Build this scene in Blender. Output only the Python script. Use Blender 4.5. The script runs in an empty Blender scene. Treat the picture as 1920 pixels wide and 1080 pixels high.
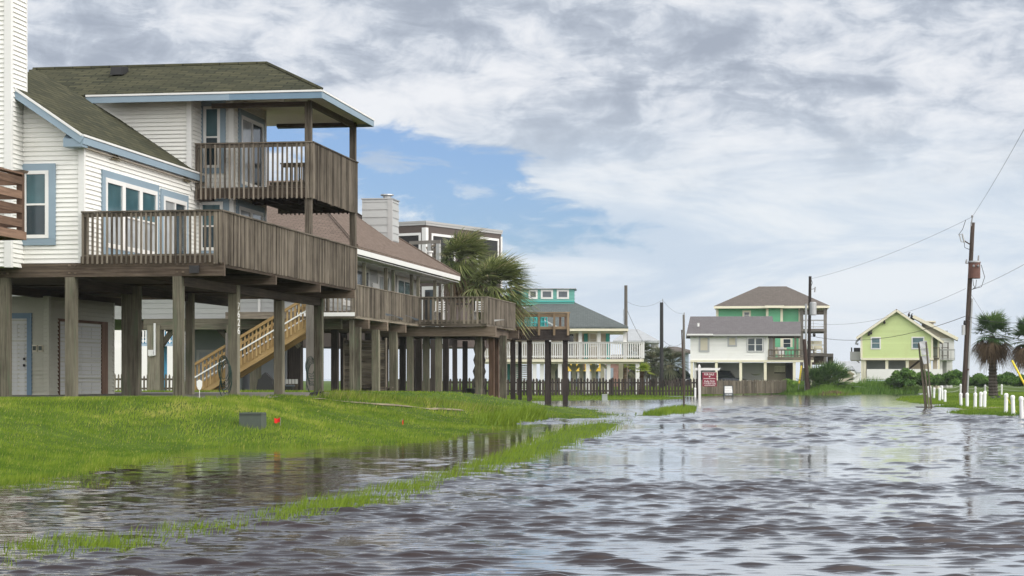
import bpy, math, random
import numpy as np
from mathutils import Vector
random.seed(7); RS = np.random.RandomState(11)
S = bpy.context.scene
COL = S.collection
R = math.radians
# ------------------------------------------------------------------ camera
F, HZ, CZ = 3700.0, 710.0, 1.2          # focal length and horizon in pixels of the 1920 photo, eye height
cd = bpy.data.cameras.new('camera'); cam = bpy.data.objects.new('camera', cd); COL.objects.link(cam)
cam.location = (0, 0, CZ); cam.rotation_euler = (R(90), 0, 0)
cd.sensor_width = 36; cd.lens = F/1920*36; cd.shift_y = (HZ-540)/1920
cd.clip_start = .1; cd.clip_end = 20000
S.camera = cam
S.view_settings.view_transform = 'Standard'; S.view_settings.look = 'None'
S.view_settings.exposure = 0.0; S.view_settings.gamma = 1
S.cycles.use_denoising = True
S.cycles.max_bounces = 8; S.cycles.diffuse_bounces = 3; S.cycles.glossy_bounces = 4
S.cycles.transmission_bounces = 3; S.cycles.transparent_max_bounces = 6; S.cycles.volume_bounces = 0
S.cycles.caustics_reflective = False; S.cycles.caustics_refractive = False
# ------------------------------------------------------------------ sun and sky
SUN_EL, SUN_AZ = R(36), R(114)          # azimuth clockwise from +Y: over the right shoulder, behind cloud
sl = bpy.data.lights.new('sun', 'SUN'); sl.energy = 1.2; sl.angle = R(16); sl.color = (1, .96, .9)
so = bpy.data.objects.new('sun', sl); COL.objects.link(so)
sd_ = Vector((math.sin(SUN_AZ)*math.cos(SUN_EL), math.cos(SUN_AZ)*math.cos(SUN_EL), math.sin(SUN_EL)))
so.rotation_euler = sd_.to_track_quat('Z', 'Y').to_euler()
so.location = (30, -20, 60)

class NT:
    """small helper to wire node trees"""
    def __init__(s, tree): s.t = tree
    def n(s, typ, **kw):
        nd = s.t.nodes.new(typ)
        for k, v in kw.items():
            if k.startswith('i_'):
                key = k[2:]
                key = int(key) if key.isdigit() else key.replace('_', ' ')
                sk = nd.inputs[key]
                if isinstance(v, bpy.types.NodeSocket): s.t.links.new(v, sk)
                else: sk.default_value = v
            else: setattr(nd, k, v)
        return nd
    def m(s, op, a, b=0.0, c=None):
        nd = s.t.nodes.new('ShaderNodeMath'); nd.operation = op
        for i, v in enumerate((a, b, c)):
            if v is None: continue
            if isinstance(v, bpy.types.NodeSocket): s.t.links.new(v, nd.inputs[i])
            else: nd.inputs[i].default_value = v
        return nd.outputs[0]
    def mix(s, f, a, b, mode='MIX'):
        nd = s.t.nodes.new('ShaderNodeMix'); nd.data_type = 'RGBA'; nd.blend_type = mode
        for k, v in ((0, f), (6, a), (7, b)):
            if isinstance(v, bpy.types.NodeSocket): s.t.links.new(v, nd.inputs[k])
            else: nd.inputs[k].default_value = (*v, 1) if (k and len(v) == 3) else v
        return nd.outputs[2]
    def ramp(s, f, stops):
        nd = s.t.nodes.new('ShaderNodeValToRGB'); e = nd.color_ramp.elements
        while len(e) < len(stops): e.new(.5)
        for el, (p, c) in zip(e, stops):
            el.position = p; el.color = (c, c, c, 1) if isinstance(c, (int, float)) else (*c, 1)
        s.t.links.new(f, nd.inputs[0]); return nd.outputs[0]
    def sstep(s, v, a, b):
        nd = s.t.nodes.new('ShaderNodeMapRange'); nd.interpolation_type = 'SMOOTHSTEP'
        s.t.links.new(v, nd.inputs[0]); nd.inputs[1].default_value = a; nd.inputs[2].default_value = b
        return nd.outputs[0]
    def vec(s, x, y, z=0.0):
        nd = s.t.nodes.new('ShaderNodeCombineXYZ')
        for i, v in enumerate((x, y, z)):
            if isinstance(v, bpy.types.NodeSocket): s.t.links.new(v, nd.inputs[i])
            else: nd.inputs[i].default_value = v
        return nd.outputs[0]
    def noise(s, v, scale, detail=4, rough=.5, dist=0.0, lac=2.0):
        nd = s.t.nodes.new('ShaderNodeTexNoise')
        s.t.links.new(v, nd.inputs['Vector']); nd.inputs['Scale'].default_value = scale
        nd.inputs['Detail'].default_value = detail; nd.inputs['Roughness'].default_value = rough
        nd.inputs['Distortion'].default_value = dist; nd.inputs['Lacunarity'].default_value = lac
        return nd.outputs['Fac']

world = bpy.data.worlds.new('World'); S.world = world; world.use_nodes = True
def build_world():
    t = world.node_tree; t.nodes.clear(); k = NT(t)
    tc = k.n('ShaderNodeTexCoord'); sp = k.n('ShaderNodeSeparateXYZ'); t.links.new(tc.outputs['Generated'], sp.inputs[0])
    x, y, z = sp.outputs
    sky = k.n('ShaderNodeTexSky', sky_type='NISHITA', sun_disc=False, sun_elevation=SUN_EL, sun_rotation=SUN_AZ)
    sky.dust_density = .6; sky.ozone_density = 1.5
    zc = k.m('MAXIMUM', z, 0.0)
    inv = k.m('DIVIDE', 1.0, k.m('ADD', zc, .055))
    # cloud sheets laid on a plane overhead, seen in perspective
    u = k.m('MULTIPLY', x, inv); w = k.m('MULTIPLY', y, inv)
    pv = k.vec(u, w, 0.0)
    big = k.noise(pv, .55, 5, .55, .6)
    mid = k.noise(k.vec(k.m('ADD', k.m('MULTIPLY', x, 1.0), 3.7), z, k.m('MULTIPLY', y, .6)), 16, 6, .58, .35)
    aniso = k.vec(k.m('MULTIPLY', x, 9.0), k.m('MULTIPLY', y, 9.0), k.m('MULTIPLY', z, 34.0))
    soft = k.noise(aniso, .9, 6, .6, .5)
    fine = k.noise(k.vec(k.m('MULTIPLY', x, 1.0), k.m('MULTIPLY', z, 2.1), 0.3), 34, 8, .62, .5)
    # broad masses: darker, lumpier cloud high up and to the right, pale milky cloud toward the horizon
    hi = k.sstep(z, .075, .15)
    lump = k.m('ADD', k.m('MULTIPLY', soft, .56), k.m('MULTIPLY', fine, .50))
    dark = k.sstep(k.m('ADD', lump, k.m('MULTIPLY', k.m('SUBTRACT', mid, .5), .5)), .36, .70)
    upper = k.ramp(dark, [(0, (.39, .44, .53)), (.32, (.52, .575, .665)), (.58, (.68, .725, .80)), (1, (.87, .89, .93))])
    pale = k.ramp(k.sstep(soft, .34, .66), [(0, (.60, .70, .82)), (.5, (.70, .78, .87)), (1, (.82, .87, .92))])
    low = k.mix(k.sstep(z, .0, .05), (.76, .82, .89), pale)
    cloud = k.mix(hi, low, upper)
    zen = k.sstep(z, .62, .95)
    cloud = k.mix(k.sstep(z, .17, .27), cloud, (.44, .49, .56))
    cloud = k.mix(zen, cloud, (.62, .67, .74))
    # the veil of cloud is brightest round the hidden sun
    dp = k.m('ADD', k.m('MULTIPLY', x, sd_.x), k.m('ADD', k.m('MULTIPLY', y, sd_.y), k.m('MULTIPLY', z, sd_.z)))
    cloud = k.mix(k.sstep(k.m('MULTIPLY', y, -1.0), .05, .75), cloud, (2.0, 2.0, 1.97))
    cloud = k.mix(k.sstep(dp, .3, 1.0), cloud, (2.7, 2.62, 2.5))
    # a gap of blue, tilted down to the right, its edge broken by the cloud noise
    gx = k.m('ADD', x, .052); gz = k.m('SUBTRACT', z, .103)
    a = k.m('ADD', k.m('MULTIPLY', gx, .95), k.m('MULTIPLY', gz, -.30))
    b = k.m('ADD', k.m('MULTIPLY', gx, .30), k.m('MULTIPLY', gz, .95))
    r = k.m('SQRT', k.m('ADD', k.m('POWER', k.m('DIVIDE', a, .082), 2.0), k.m('POWER', k.m('DIVIDE', b, .0225), 2.0)))
    wob = k.m('ADD', k.m('MULTIPLY', k.m('SUBTRACT', soft, .5), 2.2), k.m('MULTIPLY', k.m('SUBTRACT', fine, .5), 1.5))
    rr = k.m('ADD', r, wob)
    hole = k.sstep(rr, 1.24, .74)
    front = k.m('GREATER_THAN', y, 0.0)
    hole = k.m('MULTIPLY', hole, front)
    wisp = k.sstep(k.noise(k.vec(k.m('MULTIPLY', x, 14.0), k.m('MULTIPLY', z, 60.0), 1.7), 1.3, 6, .62, .5), .5, .68)
    hole = k.m('MULTIPLY', hole, k.m('SUBTRACT', 1.0, k.m('MULTIPLY', wisp, .6)))
    bs = k.n('ShaderNodeBackground', i_Strength=.105); t.links.new(k.mix(.06, k.mix(1.0, sky.outputs[0], (.74, .90, 1.26), 'MULTIPLY'), (6.2, 6.8, 7.4)), bs.inputs[0])
    bc = k.n('ShaderNodeBackground', i_Strength=1.0); t.links.new(cloud, bc.inputs[0])
    mx = k.n('ShaderNodeMixShader'); t.links.new(hole, mx.inputs[0]); t.links.new(bc.outputs[0], mx.inputs[1]); t.links.new(bs.outputs[0], mx.inputs[2])
    out = k.n('ShaderNodeOutputWorld'); t.links.new(mx.outputs[0], out.inputs[0])
build_world()

# ------------------------------------------------------------------ materials
def newmat(name):
    m = bpy.data.materials.new(name); m.use_nodes = True
    t = m.node_tree; k = NT(t); b = t.nodes['Principled BSDF']
    return m, k, b
def uvnode(k): return k.n('ShaderNodeUVMap').outputs[0]
def attr(k, n='rnd'): return k.n('ShaderNodeAttribute', attribute_name=n).outputs['Fac']
def objco(k): return k.n('ShaderNodeTexCoord').outputs['Object']
def plain(name, c, rough=.6, metal=0.0, var=.12, scale=3.0, spec=.4):
    m, k, b = newmat(name)
    n = k.noise(objco(k), scale, 5, .6)
    f = k.m('ADD', k.m('MULTIPLY', k.m('SUBTRACT', n, .5), 2*var), k.m('MULTIPLY', k.m('SUBTRACT', attr(k), .5), var))
    d = tuple(max(0, v*(1-.9)) for v in c)
    hsv = k.n('ShaderNodeHueSaturation'); hsv.inputs['Color'].default_value = (*c, 1)
    k.t.links.new(k.m('ADD', f, 1.0), hsv.inputs['Value'])
    k.t.links.new(hsv.outputs[0], b.inputs['Base Color'])
    b.inputs['Roughness'].default_value = rough; b.inputs['Metallic'].default_value = metal
    b.inputs['Specular IOR Level'].default_value = spec
    return m
def wood(name, dark, lite, rough=.85, stain=None):
    m, k, b = newmat(name)
    sp = k.n('ShaderNodeSeparateXYZ'); k.t.links.new(uvnode(k), sp.inputs[0])
    g = k.noise(k.vec(k.m('MULTIPLY', sp.outputs[0], 1.3), k.m('MULTIPLY', sp.outputs[1], 26.0), k.m('MULTIPLY', attr(k), 50.0)), 1.0, 6, .62, .4)
    g2 = k.noise(objco(k), .9, 4, .6)
    f = k.m('ADD', k.m('MULTIPLY', g, 1.0), k.m('ADD', k.m('MULTIPLY', k.m('SUBTRACT', attr(k), .5), .42), k.m('MULTIPLY', k.m('SUBTRACT', g2, .5), .6)))
    c = k.ramp(f, [(.22, dark), (.55, tuple((a+b_)/2 for a, b_ in zip(dark, lite))), (.85, lite)])
    if stain:
        s = k.sstep(k.noise(k.vec(k.m('MULTIPLY', sp.outputs[0], .8), k.m('MULTIPLY', sp.outputs[1], 5.0), attr(k)), 1.2, 4, .6), .5, .68)
        c = k.mix(k.m('MULTIPLY', s, .6), c, stain)
    k.t.links.new(c, b.inputs['Base Color']); b.inputs['Roughness'].default_value = rough
    b.inputs['Specular IOR Level'].default_value = .25
    bp = k.n('ShaderNodeBump', i_Strength=.35, i_Distance=.01); k.t.links.new(g, bp.inputs['Height']); k.t.links.new(bp.outputs[0], b.inputs['Normal'])
    return m
def shingle(name, c1, c2, c3, bw=.32, bh=.14):
    m, k, b = newmat(name)
    uv = uvnode(k)
    br = k.n('ShaderNodeTexBrick', offset=.5, squash=1.0)
    k.t.links.new(uv, br.inputs['Vector'])
    br.inputs['Color1'].default_value = (*c1, 1); br.inputs['Color2'].default_value = (*c2, 1); br.inputs['Mortar'].default_value = (*c3, 1)
    br.inputs['Scale'].default_value = 1; br.inputs['Mortar Size'].default_value = .014; br.inputs['Mortar Smooth'].default_value = .3
    br.inputs['Brick Width'].default_value = bw; br.inputs['Row Height'].default_value = bh; br.inputs['Bias'].default_value = -.1
    n = k.noise(uv, .55, 5, .65); n2 = k.noise(uv, 7.0, 3, .6)
    c = k.mix(k.sstep(n, .4, .7), br.outputs[0], tuple(.75*v for v in c1), 'MIX')
    h = k.n('ShaderNodeHueSaturation'); k.t.links.new(k.mix(.55, br.outputs[0], c), h.inputs['Color']); k.t.links.new(k.m('ADD', .6, k.m('MULTIPLY', n2, .8)), h.inputs['Value'])
    k.t.links.new(h.outputs[0], b.inputs['Base Color']); b.inputs['Roughness'].default_value = .95; b.inputs['Specular IOR Level'].default_value = .15
    bp = k.n('ShaderNodeBump', i_Strength=.6, i_Distance=.02); k.t.links.new(br.outputs['Fac'], bp.inputs['Height']); bp.invert = True
    k.t.links.new(bp.outputs[0], b.inputs['Normal'])
    return m
def leafmat(name, c1, c2, c3=None, trans=.25, rough=.55):
    m, k, b = newmat(name)
    st = [(0, c1), (.75, c2)] + ([(1, c3)] if c3 else [])
    c = k.ramp(attr(k), st)
    k.t.links.new(c, b.inputs['Base Color']); b.inputs['Roughness'].default_value = rough; b.inputs['Specular IOR Level'].default_value = .25
    tr = k.n('ShaderNodeBsdfTranslucent'); k.t.links.new(c, tr.inputs[0])
    mx = k.n('ShaderNodeMixShader', i_Fac=trans); k.t.links.new(b.outputs[0], mx.inputs[1]); k.t.links.new(tr.outputs[0], mx.inputs[2])
    k.t.links.new(mx.outputs[0], k.t.nodes['Material Output'].inputs[0])
    return m
def siding_mat(name, c, dirt=(.5, .48, .38), amt=.35):
    m, k, b = newmat(name)
    o = objco(k)
    n = k.noise(o, .7, 6, .65); n2 = k.noise(o, 6, 4, .6)
    cc = k.mix(k.m('MULTIPLY', k.sstep(n, .48, .75), amt), c, dirt)
    h = k.n('ShaderNodeHueSaturation'); k.t.links.new(cc, h.inputs['Color'])
    k.t.links.new(k.m('ADD', .95, k.m('ADD', k.m('MULTIPLY', k.m('SUBTRACT', n2, .5), .08), k.m('MULTIPLY', attr(k), .07))), h.inputs['Value'])
    k.t.links.new(h.outputs[0], b.inputs['Base Color']); b.inputs['Roughness'].default_value = .55
    b.inputs['Specular IOR Level'].default_value = .35
    return m
def glassmat(name, c, rough=.08):
    m, k, b = newmat(name)
    n = k.noise(objco(k), 2.2, 3, .5)
    h = k.n('ShaderNodeHueSaturation'); h.inputs['Color'].default_value = (*c, 1); k.t.links.new(k.m('ADD', .55, k.m('MULTIPLY', n, .9)), h.inputs['Value'])
    k.t.links.new(h.outputs[0], b.inputs['Base Color']); b.inputs['Roughness'].default_value = rough
    b.inputs['Specular IOR Level'].default_value = .5
    return m
M = {}
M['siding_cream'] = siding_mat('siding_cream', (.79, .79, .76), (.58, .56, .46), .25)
M['siding_under'] = siding_mat('siding_under', (.50, .50, .42), (.36, .35, .27), .5)  # siding albedo lowered to stand in for weak light under the house
M['siding_grey'] = siding_mat('siding_grey', (.42, .43, .43), (.3, .3, .28), .3)
M['wall_darkgrey'] = siding_mat('wall_darkgrey', (.22, .25, .25), (.15, .17, .16), .4)
M['wall_palegrey'] = siding_mat('wall_palegrey', (.34, .36, .40), (.25, .26, .28), .3)
M['siding_white'] = siding_mat('siding_white', (.79, .79, .78), (.6, .58, .5), .2)
M['siding_green'] = siding_mat('siding_green', (.13, .42, .24), (.06, .26, .14), .25)
M['siding_lime'] = siding_mat('siding_lime', (.56, .66, .31), (.50, .52, .24), .4)
M['siding_teal'] = siding_mat('siding_teal', (.13, .37, .32), (.05, .3, .26), .3)
M['siding_beige'] = siding_mat('siding_beige', (.50, .44, .36), (.4, .35, .28), .3)
M['siding_blue'] = siding_mat('siding_blue', (.06, .30, .50), (.04, .2, .35), .3)
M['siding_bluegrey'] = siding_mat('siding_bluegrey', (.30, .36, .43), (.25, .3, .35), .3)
M['siding_yellow'] = siding_mat('siding_yellow', (.75, .50, .06), (.6, .4, .08), .3)
M['siding_brown'] = siding_mat('siding_brown', (.085, .065, .058), (.06, .045, .04), .4)
M['siding_pink'] = siding_mat('siding_pink', (.45, .25, .2), (.35, .2, .15), .4)
M['trim_white'] = plain('trim_white', (.72, .72, .71), .5, var=.06)
M['trim_cream'] = plain('trim_cream', (.72, .68, .54), .6, var=.1)
M['trim_blue'] = plain('trim_blue', (.235, .315, .385), .55, var=.1, scale=1.5)
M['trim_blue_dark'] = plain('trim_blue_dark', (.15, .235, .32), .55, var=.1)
M['trim_grey'] = plain('trim_grey', (.40, .40, .40), .6, var=.08)
M['trim_teal'] = plain('trim_teal', (.05, .36, .33), .6, var=.08)
M['paint_turquoise'] = plain('paint_turquoise', (.06, .50, .52), .5, var=.08)
M['soffit'] = plain('soffit', (.86, .77, .68), .7, var=.1)
M['glass_sky_teal'] = glassmat('glass_sky_teal', (.045, .105, .125), .12)  # teal screen tone with the sky's reflection put into the colour
M['glass_dark'] = glassmat('glass_dark', (.016, .034, .045), .12)
M['glass_curtain'] = glassmat('glass_curtain', (.34, .36, .37), .12)
M['glass_grey'] = glassmat('glass_grey', (.07, .085, .10), .1)
M['blind'] = plain('blind', (.56, .52, .42), .7, var=.08)
M['door_white'] = plain('door_white', (.55, .56, .55), .5, var=.08)
M['wood_deck'] = wood('wood_deck', (.046, .037, .028), (.29, .25, .20))
M['wood_post'] = wood('wood_post', (.055, .048, .035), (.25, .23, .175), stain=(.10, .13, .08))
M['wood_beam'] = wood('wood_beam', (.050, .036, .027), (.21, .165, .125))
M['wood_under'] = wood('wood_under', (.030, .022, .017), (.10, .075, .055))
M['wood_brown'] = wood('wood_brown', (.075, .045, .030), (.26, .165, .115))
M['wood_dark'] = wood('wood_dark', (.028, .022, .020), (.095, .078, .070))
M['wood_new'] = wood('wood_new', (.23, .145, .06), (.43, .30, .14))
M['wood_lite'] = wood('wood_lite', (.15, .105, .065), (.34, .26, .17))
M['wood_fence_dark'] = wood('wood_fence_dark', (.014, .011, .009), (.075, .062, .053))
M['wood_fence_grey'] = wood('wood_fence_grey', (.055, .046, .034), (.21, .185, .14))
M['wood_pole'] = wood('wood_pole', (.030, .021, .017), (.11, .08, .065))
M['wood_pole_dark'] = wood('wood_pole_dark', (.018, .014, .012), (.07, .055, .048))
M['wood_pole_grey'] = wood('wood_pole_grey', (.10, .09, .08), (.24, .22, .20))
M['rust'] = plain('rust', (.055, .033, .026), .85, var=.5, scale=9)
M['rust_paint'] = plain('rust_paint', (.13, .060, .046), .7, var=.7, scale=5)
M['metal_grey'] = plain('metal_grey', (.38, .39, .40), .45, .6, var=.15)
M['metal_dull'] = plain('metal_dull', (.30, .30, .31), .6, .3, var=.2)
M['black'] = plain('black', (.012, .012, .013), .55, var=.3)
M['cable'] = plain('cable', (.03, .03, .032), .6, var=.1)
M['box_green'] = plain('box_green', (.062, .078, .064), .6, var=.2, scale=5)
M['box_grey'] = plain('box_grey', (.36, .40, .38), .6, var=.15)
M['pvc'] = plain('pvc', (.80, .81, .82), .4, var=.05)
M['rope'] = plain('rope', (.55, .55, .52), .8, var=.1)
M['red'] = plain('red', (.65, .012, .008), .5, var=.1)
M['maroon'] = plain('maroon', (.20, .012, .035), .5, var=.05)
M['sign_dark'] = plain('sign_dark', (.05, .065, .08), .5, var=.05)
M['yellow'] = plain('yellow', (.75, .58, .03), .5, var=.08)
M['hose'] = plain('hose', (.006, .03, .022), .45, var=.1)
M['car_paint'] = plain('car_paint', (.018, .024, .034), .25, .3, var=.1, spec=.6)
M['car_glass'] = glassmat('car_glass', (.015, .02, .026), .05)
M['tyre'] = plain('tyre', (.02, .02, .02), .8, var=.1)
M['canvas'] = plain('canvas', (.70, .69, .64), .8, var=.08)
M['concrete'] = plain('concrete', (.17, .155, .135), .9, var=.3, scale=1.2)
M['sand'] = plain('sand', (.22, .19, .12), .95, var=.3, scale=1.5)
M['roof_green'] = shingle('roof_green', (.074, .073, .043), (.034, .037, .024), (.008, .009, .007), .5, .19)  # near-black joints and strong contrast paint in the shingles' shadow lines
M['roof_tan'] = shingle('roof_tan', (.19, .145, .12), (.135, .103, .085), (.07, .054, .045))
M['roof_grey'] = shingle('roof_grey', (.13, .15, .15), (.10, .115, .115), (.07, .08, .08))
M['roof_greybrown'] = shingle('roof_greybrown', (.16, .14, .125), (.12, .105, .095), (.08, .07, .063))
M['roof_greyviolet'] = shingle('roof_greyviolet', (.17, .16, .165), (.135, .125, .13), (.09, .085, .09))
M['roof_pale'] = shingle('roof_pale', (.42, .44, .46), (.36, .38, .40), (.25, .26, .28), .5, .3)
M['grass'] = leafmat('grass', (.085, .165, .012), (.24, .33, .030), (.42, .41, .10), .3)
M['grass_dry'] = leafmat('grass_dry', (.10, .13, .025), (.23, .26, .06), (.34, .30, .10), .25)
M['weed'] = leafmat('weed', (.05, .12, .016), (.15, .27, .035), (.28, .33, .08), .25)
M['leaf_bush'] = leafmat('leaf_bush', (.03, .09, .014), (.11, .21, .03), (.20, .30, .06), .2)
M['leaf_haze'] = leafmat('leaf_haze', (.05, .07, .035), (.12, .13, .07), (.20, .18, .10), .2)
M['palm_leaf'] = leafmat('palm_leaf', (.028, .07, .018), (.095, .17, .045), (.19, .22, .08), .2, .45)
M['palm_wind'] = leafmat('palm_wind', (.05, .075, .02), (.27, .31, .11), (.55, .46, .28), .25, .45)
M['palm_dry'] = leafmat('palm_dry', (.07, .045, .025), (.20, .14, .085), (.30, .22, .13), .15, .8)
M['palm_bright'] = leafmat('palm_bright', (.14, .22, .02), (.35, .42, .05), None, .3)
M['trunk'] = wood('trunk', (.06, .05, .042), (.21, .185, .155))
# ------------------------------------------------------------------ mesh helpers
def P(px, py, Y): return Vector(((px-960)/F*Y, Y, CZ+(HZ-py)/F*Y))
def G(px, py, z=0.0):
    Y = F*(CZ-z)/(py-HZ); return Vector(((px-960)/F*Y, Y, z))
def PX(px, Y): return (px-960)/F*Y
def PZ(py, Y): return CZ+(HZ-py)/F*Y
class MB:
    def __init__(s): s.v = []; s.f = []; s.uv = []; s.r = []; s.mi = []; s.smooth = []
    def poly(s, pts, rnd=None, mi=0, uv=None, smooth=False):
        n = len(s.v); pts = [Vector(p) for p in pts]; s.v.extend(pts)
        s.f.append(tuple(range(n, n+len(pts))))
        if uv is None:
            e = [(pts[(i+1) % len(pts)]-pts[i]) for i in range(len(pts))]
            a = max(e, key=lambda q: q.length)
            a = a.normalized() if a.length > 1e-9 else Vector((1, 0, 0))
            nr = Vector((0, 0, 0))
            for i in range(1, len(pts)-1): nr += (pts[i]-pts[0]).cross(pts[i+1]-pts[0])
            b = nr.cross(a); b = b.normalized() if b.length > 1e-12 else Vector((0, 1, 0))
            o = random.random()*7
            uv = [(p.dot(a)+o, p.dot(b)+o*.37) for p in pts]
        s.uv.extend(uv); s.r.append(random.random() if rnd is None else rnd); s.mi.append(mi); s.smooth.append(smooth)
    def hexa(s, c, rnd=None, mi=0):
        """8 corners: bottom ring 0-3 counter-clockwise from above, top ring 4-7"""
        rnd = random.random() if rnd is None else rnd
        for q in ((3, 2, 1, 0), (4, 5, 6, 7), (0, 1, 5, 4), (1, 2, 6, 5), (2, 3, 7, 6), (3, 0, 4, 7)):
            s.poly([c[i] for i in q], rnd, mi)
    def box(s, x0, x1, y0, y1, z0, z1, rnd=None, mi=0):
        if x0 > x1: x0, x1 = x1, x0
        if y0 > y1: y0, y1 = y1, y0
        if z0 > z1: z0, z1 = z1, z0
        s.hexa([(x0, y0, z0), (x1, y0, z0), (x1, y1, z0), (x0, y1, z0), (x0, y0, z1), (x1, y0, z1), (x1, y1, z1), (x0, y1, z1)], rnd, mi)
    def beam(s, p, q, w, h, up=(0, 0, 1), rnd=None, mi=0):
        p = Vector(p); q = Vector(q); d = (q-p).normalized(); up = Vector(up)
        sd = d.cross(up)
        if sd.length < 1e-5: sd = d.cross(Vector((0, 1, 0)))
        sd = sd.normalized()*w/2; u = sd.cross(d).normalized()*h/2
        s.hexa([p-sd-u, p+sd-u, q+sd-u, q-sd-u, p-sd+u, p+sd+u, q+sd+u, q-sd+u], rnd, mi)
    def tube(s, pts, r, n=8, cap=True, rnd=None, mi=0):
        pts = [Vector(p) for p in pts]; rr = r if isinstance(r, (list, tuple)) else [r]*len(pts)
        rings = []; rnd = random.random() if rnd is None else rnd
        L = 0; Ls = []
        for i, p in enumerate(pts):
            d = (pts[min(i+1, len(pts)-1)]-pts[max(i-1, 0)]).normalized()
            a = d.cross(Vector((0, 1, 0))) if abs(d.y) < .9 else d.cross(Vector((1, 0, 0)))
            a.normalize(); b = d.cross(a)
            rings.append([p+(a*math.cos(t)+b*math.sin(t))*rr[i] for t in [2*math.pi*j/n for j in range(n)]])
            if i: L += (p-pts[i-1]).length
            Ls.append(L)
        for i in range(len(pts)-1):
            for j in range(n):
                j2 = (j+1) % n
                c = 2*math.pi*max(rr)
                s.poly([rings[i][j], rings[i][j2], rings[i+1][j2], rings[i+1][j]], rnd, mi,
                       [(Ls[i], c*j/n), (Ls[i], c*(j+1)/n), (Ls[i+1], c*(j+1)/n), (Ls[i+1], c*j/n)], True)
        if cap:
            s.poly(rings[0][::-1], rnd, mi); s.poly(rings[-1], rnd, mi)
    def slab(s, pts, th, rnd=None, mi=0):
        """roof sheet: pts seen from above, first edge along the eave; thickness downward"""
        pts = [Vector(p) for p in pts]
        a = (pts[1]-pts[0]).normalized(); nr = Vector((0, 0, 0))
        for i in range(1, len(pts)-1): nr += (pts[i]-pts[0]).cross(pts[i+1]-pts[0])
        nr.normalize()
        if nr.z < 0: nr = -nr
        b = nr.cross(a); rnd = .5 if rnd is None else rnd
        o = random.random()*5
        s.poly(pts, rnd, mi, [((p-pts[0]).dot(a)+o, (p-pts[0]).dot(b)+o) for p in pts])
        lo = [p-Vector((0, 0, th)) for p in pts]
        s.poly(lo[::-1], rnd, mi)
        n = len(pts)
        for i in range(n): s.poly([pts[i], lo[i], lo[(i+1) % n], pts[(i+1) % n]], rnd, mi)
    def lathe(s, prof, c, n=14, mi=0, rnd=.5):
        c = Vector(c)
        rg = [[c+Vector((r*math.cos(2*math.pi*j/n), r*math.sin(2*math.pi*j/n), z)) for j in range(n)] for r, z in prof]
        for i in range(len(rg)-1):
            for j in range(n): s.poly([rg[i][j], rg[i][(j+1) % n], rg[i+1][(j+1) % n], rg[i+1][j]], rnd, mi, None, True)
        s.poly(rg[0][::-1], rnd, mi); s.poly(rg[-1], rnd, mi)
    def build(s, name, mats, parent=None, z0=None):
        return mesh_obj(name, s.v, s.f, mats, parent, s.uv, s.r, s.mi, s.smooth)
BASE = {}
def mesh_obj(name, v, f, mats, parent=None, uv=None, r=None, mi=None, smooth=None):
    me = bpy.data.meshes.new(name)
    root = parent
    while root is not None and root.parent is not None: root = root.parent
    zo = BASE.get(root.name, 0.0) if root is not None else 0.0
    me.from_pydata([(p[0], p[1], p[2]-zo) for p in v], [], f)
    if not isinstance(mats, (list, tuple)): mats = [mats]
    for m in mats: me.materials.append(M[m] if isinstance(m, str) else m)
    if uv is not None:
        l = me.uv_layers.new(name='UVMap'); l.data.foreach_set('uv', np.array(uv, dtype=np.float32).ravel())
    if r is not None:
        a = me.attributes.new('rnd', 'FLOAT', 'FACE'); a.data.foreach_set('value', np.array(r, dtype=np.float32))
    if mi is not None: me.polygons.foreach_set('material_index', np.array(mi, dtype=np.int32))
    if smooth is not None: me.polygons.foreach_set('use_smooth', np.array(smooth, dtype=bool))
    me.update()
    o = bpy.data.objects.new(name, me); COL.objects.link(o)
    if parent is not None: o.parent = parent
    return o
def np_mesh(name, V, Fc, mats, r=None, parent=None, smooth=False):
    """fast build from arrays: V (n,3), Fc (m,k) faces of one size"""
    me = bpy.data.meshes.new(name); n, kk = Fc.shape
    me.vertices.add(len(V)); me.vertices.foreach_set('co', V.astype(np.float32).ravel())
    me.loops.add(n*kk); me.loops.foreach_set('vertex_index', Fc.astype(np.int32).ravel())
    me.polygons.add(n); me.polygons.foreach_set('loop_start', np.arange(0, n*kk, kk, dtype=np.int32))
    me.polygons.foreach_set('loop_total', np.full(n, kk, dtype=np.int32))
    if not isinstance(mats, (list, tuple)): mats = [mats]
    for m in mats: me.materials.append(M[m] if isinstance(m, str) else m)
    if r is not None:
        a = me.attributes.new('rnd', 'FLOAT', 'FACE'); a.data.foreach_set('value', r.astype(np.float32))
    if smooth: me.polygons.foreach_set('use_smooth', np.ones(n, dtype=bool))
    me.update(calc_edges=True); me.validate()
    o = bpy.data.objects.new(name, me); COL.objects.link(o)
    if parent is not None: o.parent = parent
    return o
def tag(o, label=None, cat=None, group=None, kind=None):
    if label: o['label'] = label
    if cat: o['category'] = cat
    if group: o['group'] = group
    if kind: o['kind'] = kind
    return o
def thing(name, loc, label, cat, rz=0.0, group=None):
    o = bpy.data.objects.new(name, None); COL.objects.link(o); o.empty_display_size = .3
    o.location = loc; o.rotation_euler = (0, 0, rz)
    return tag(o, label, cat, group)
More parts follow.
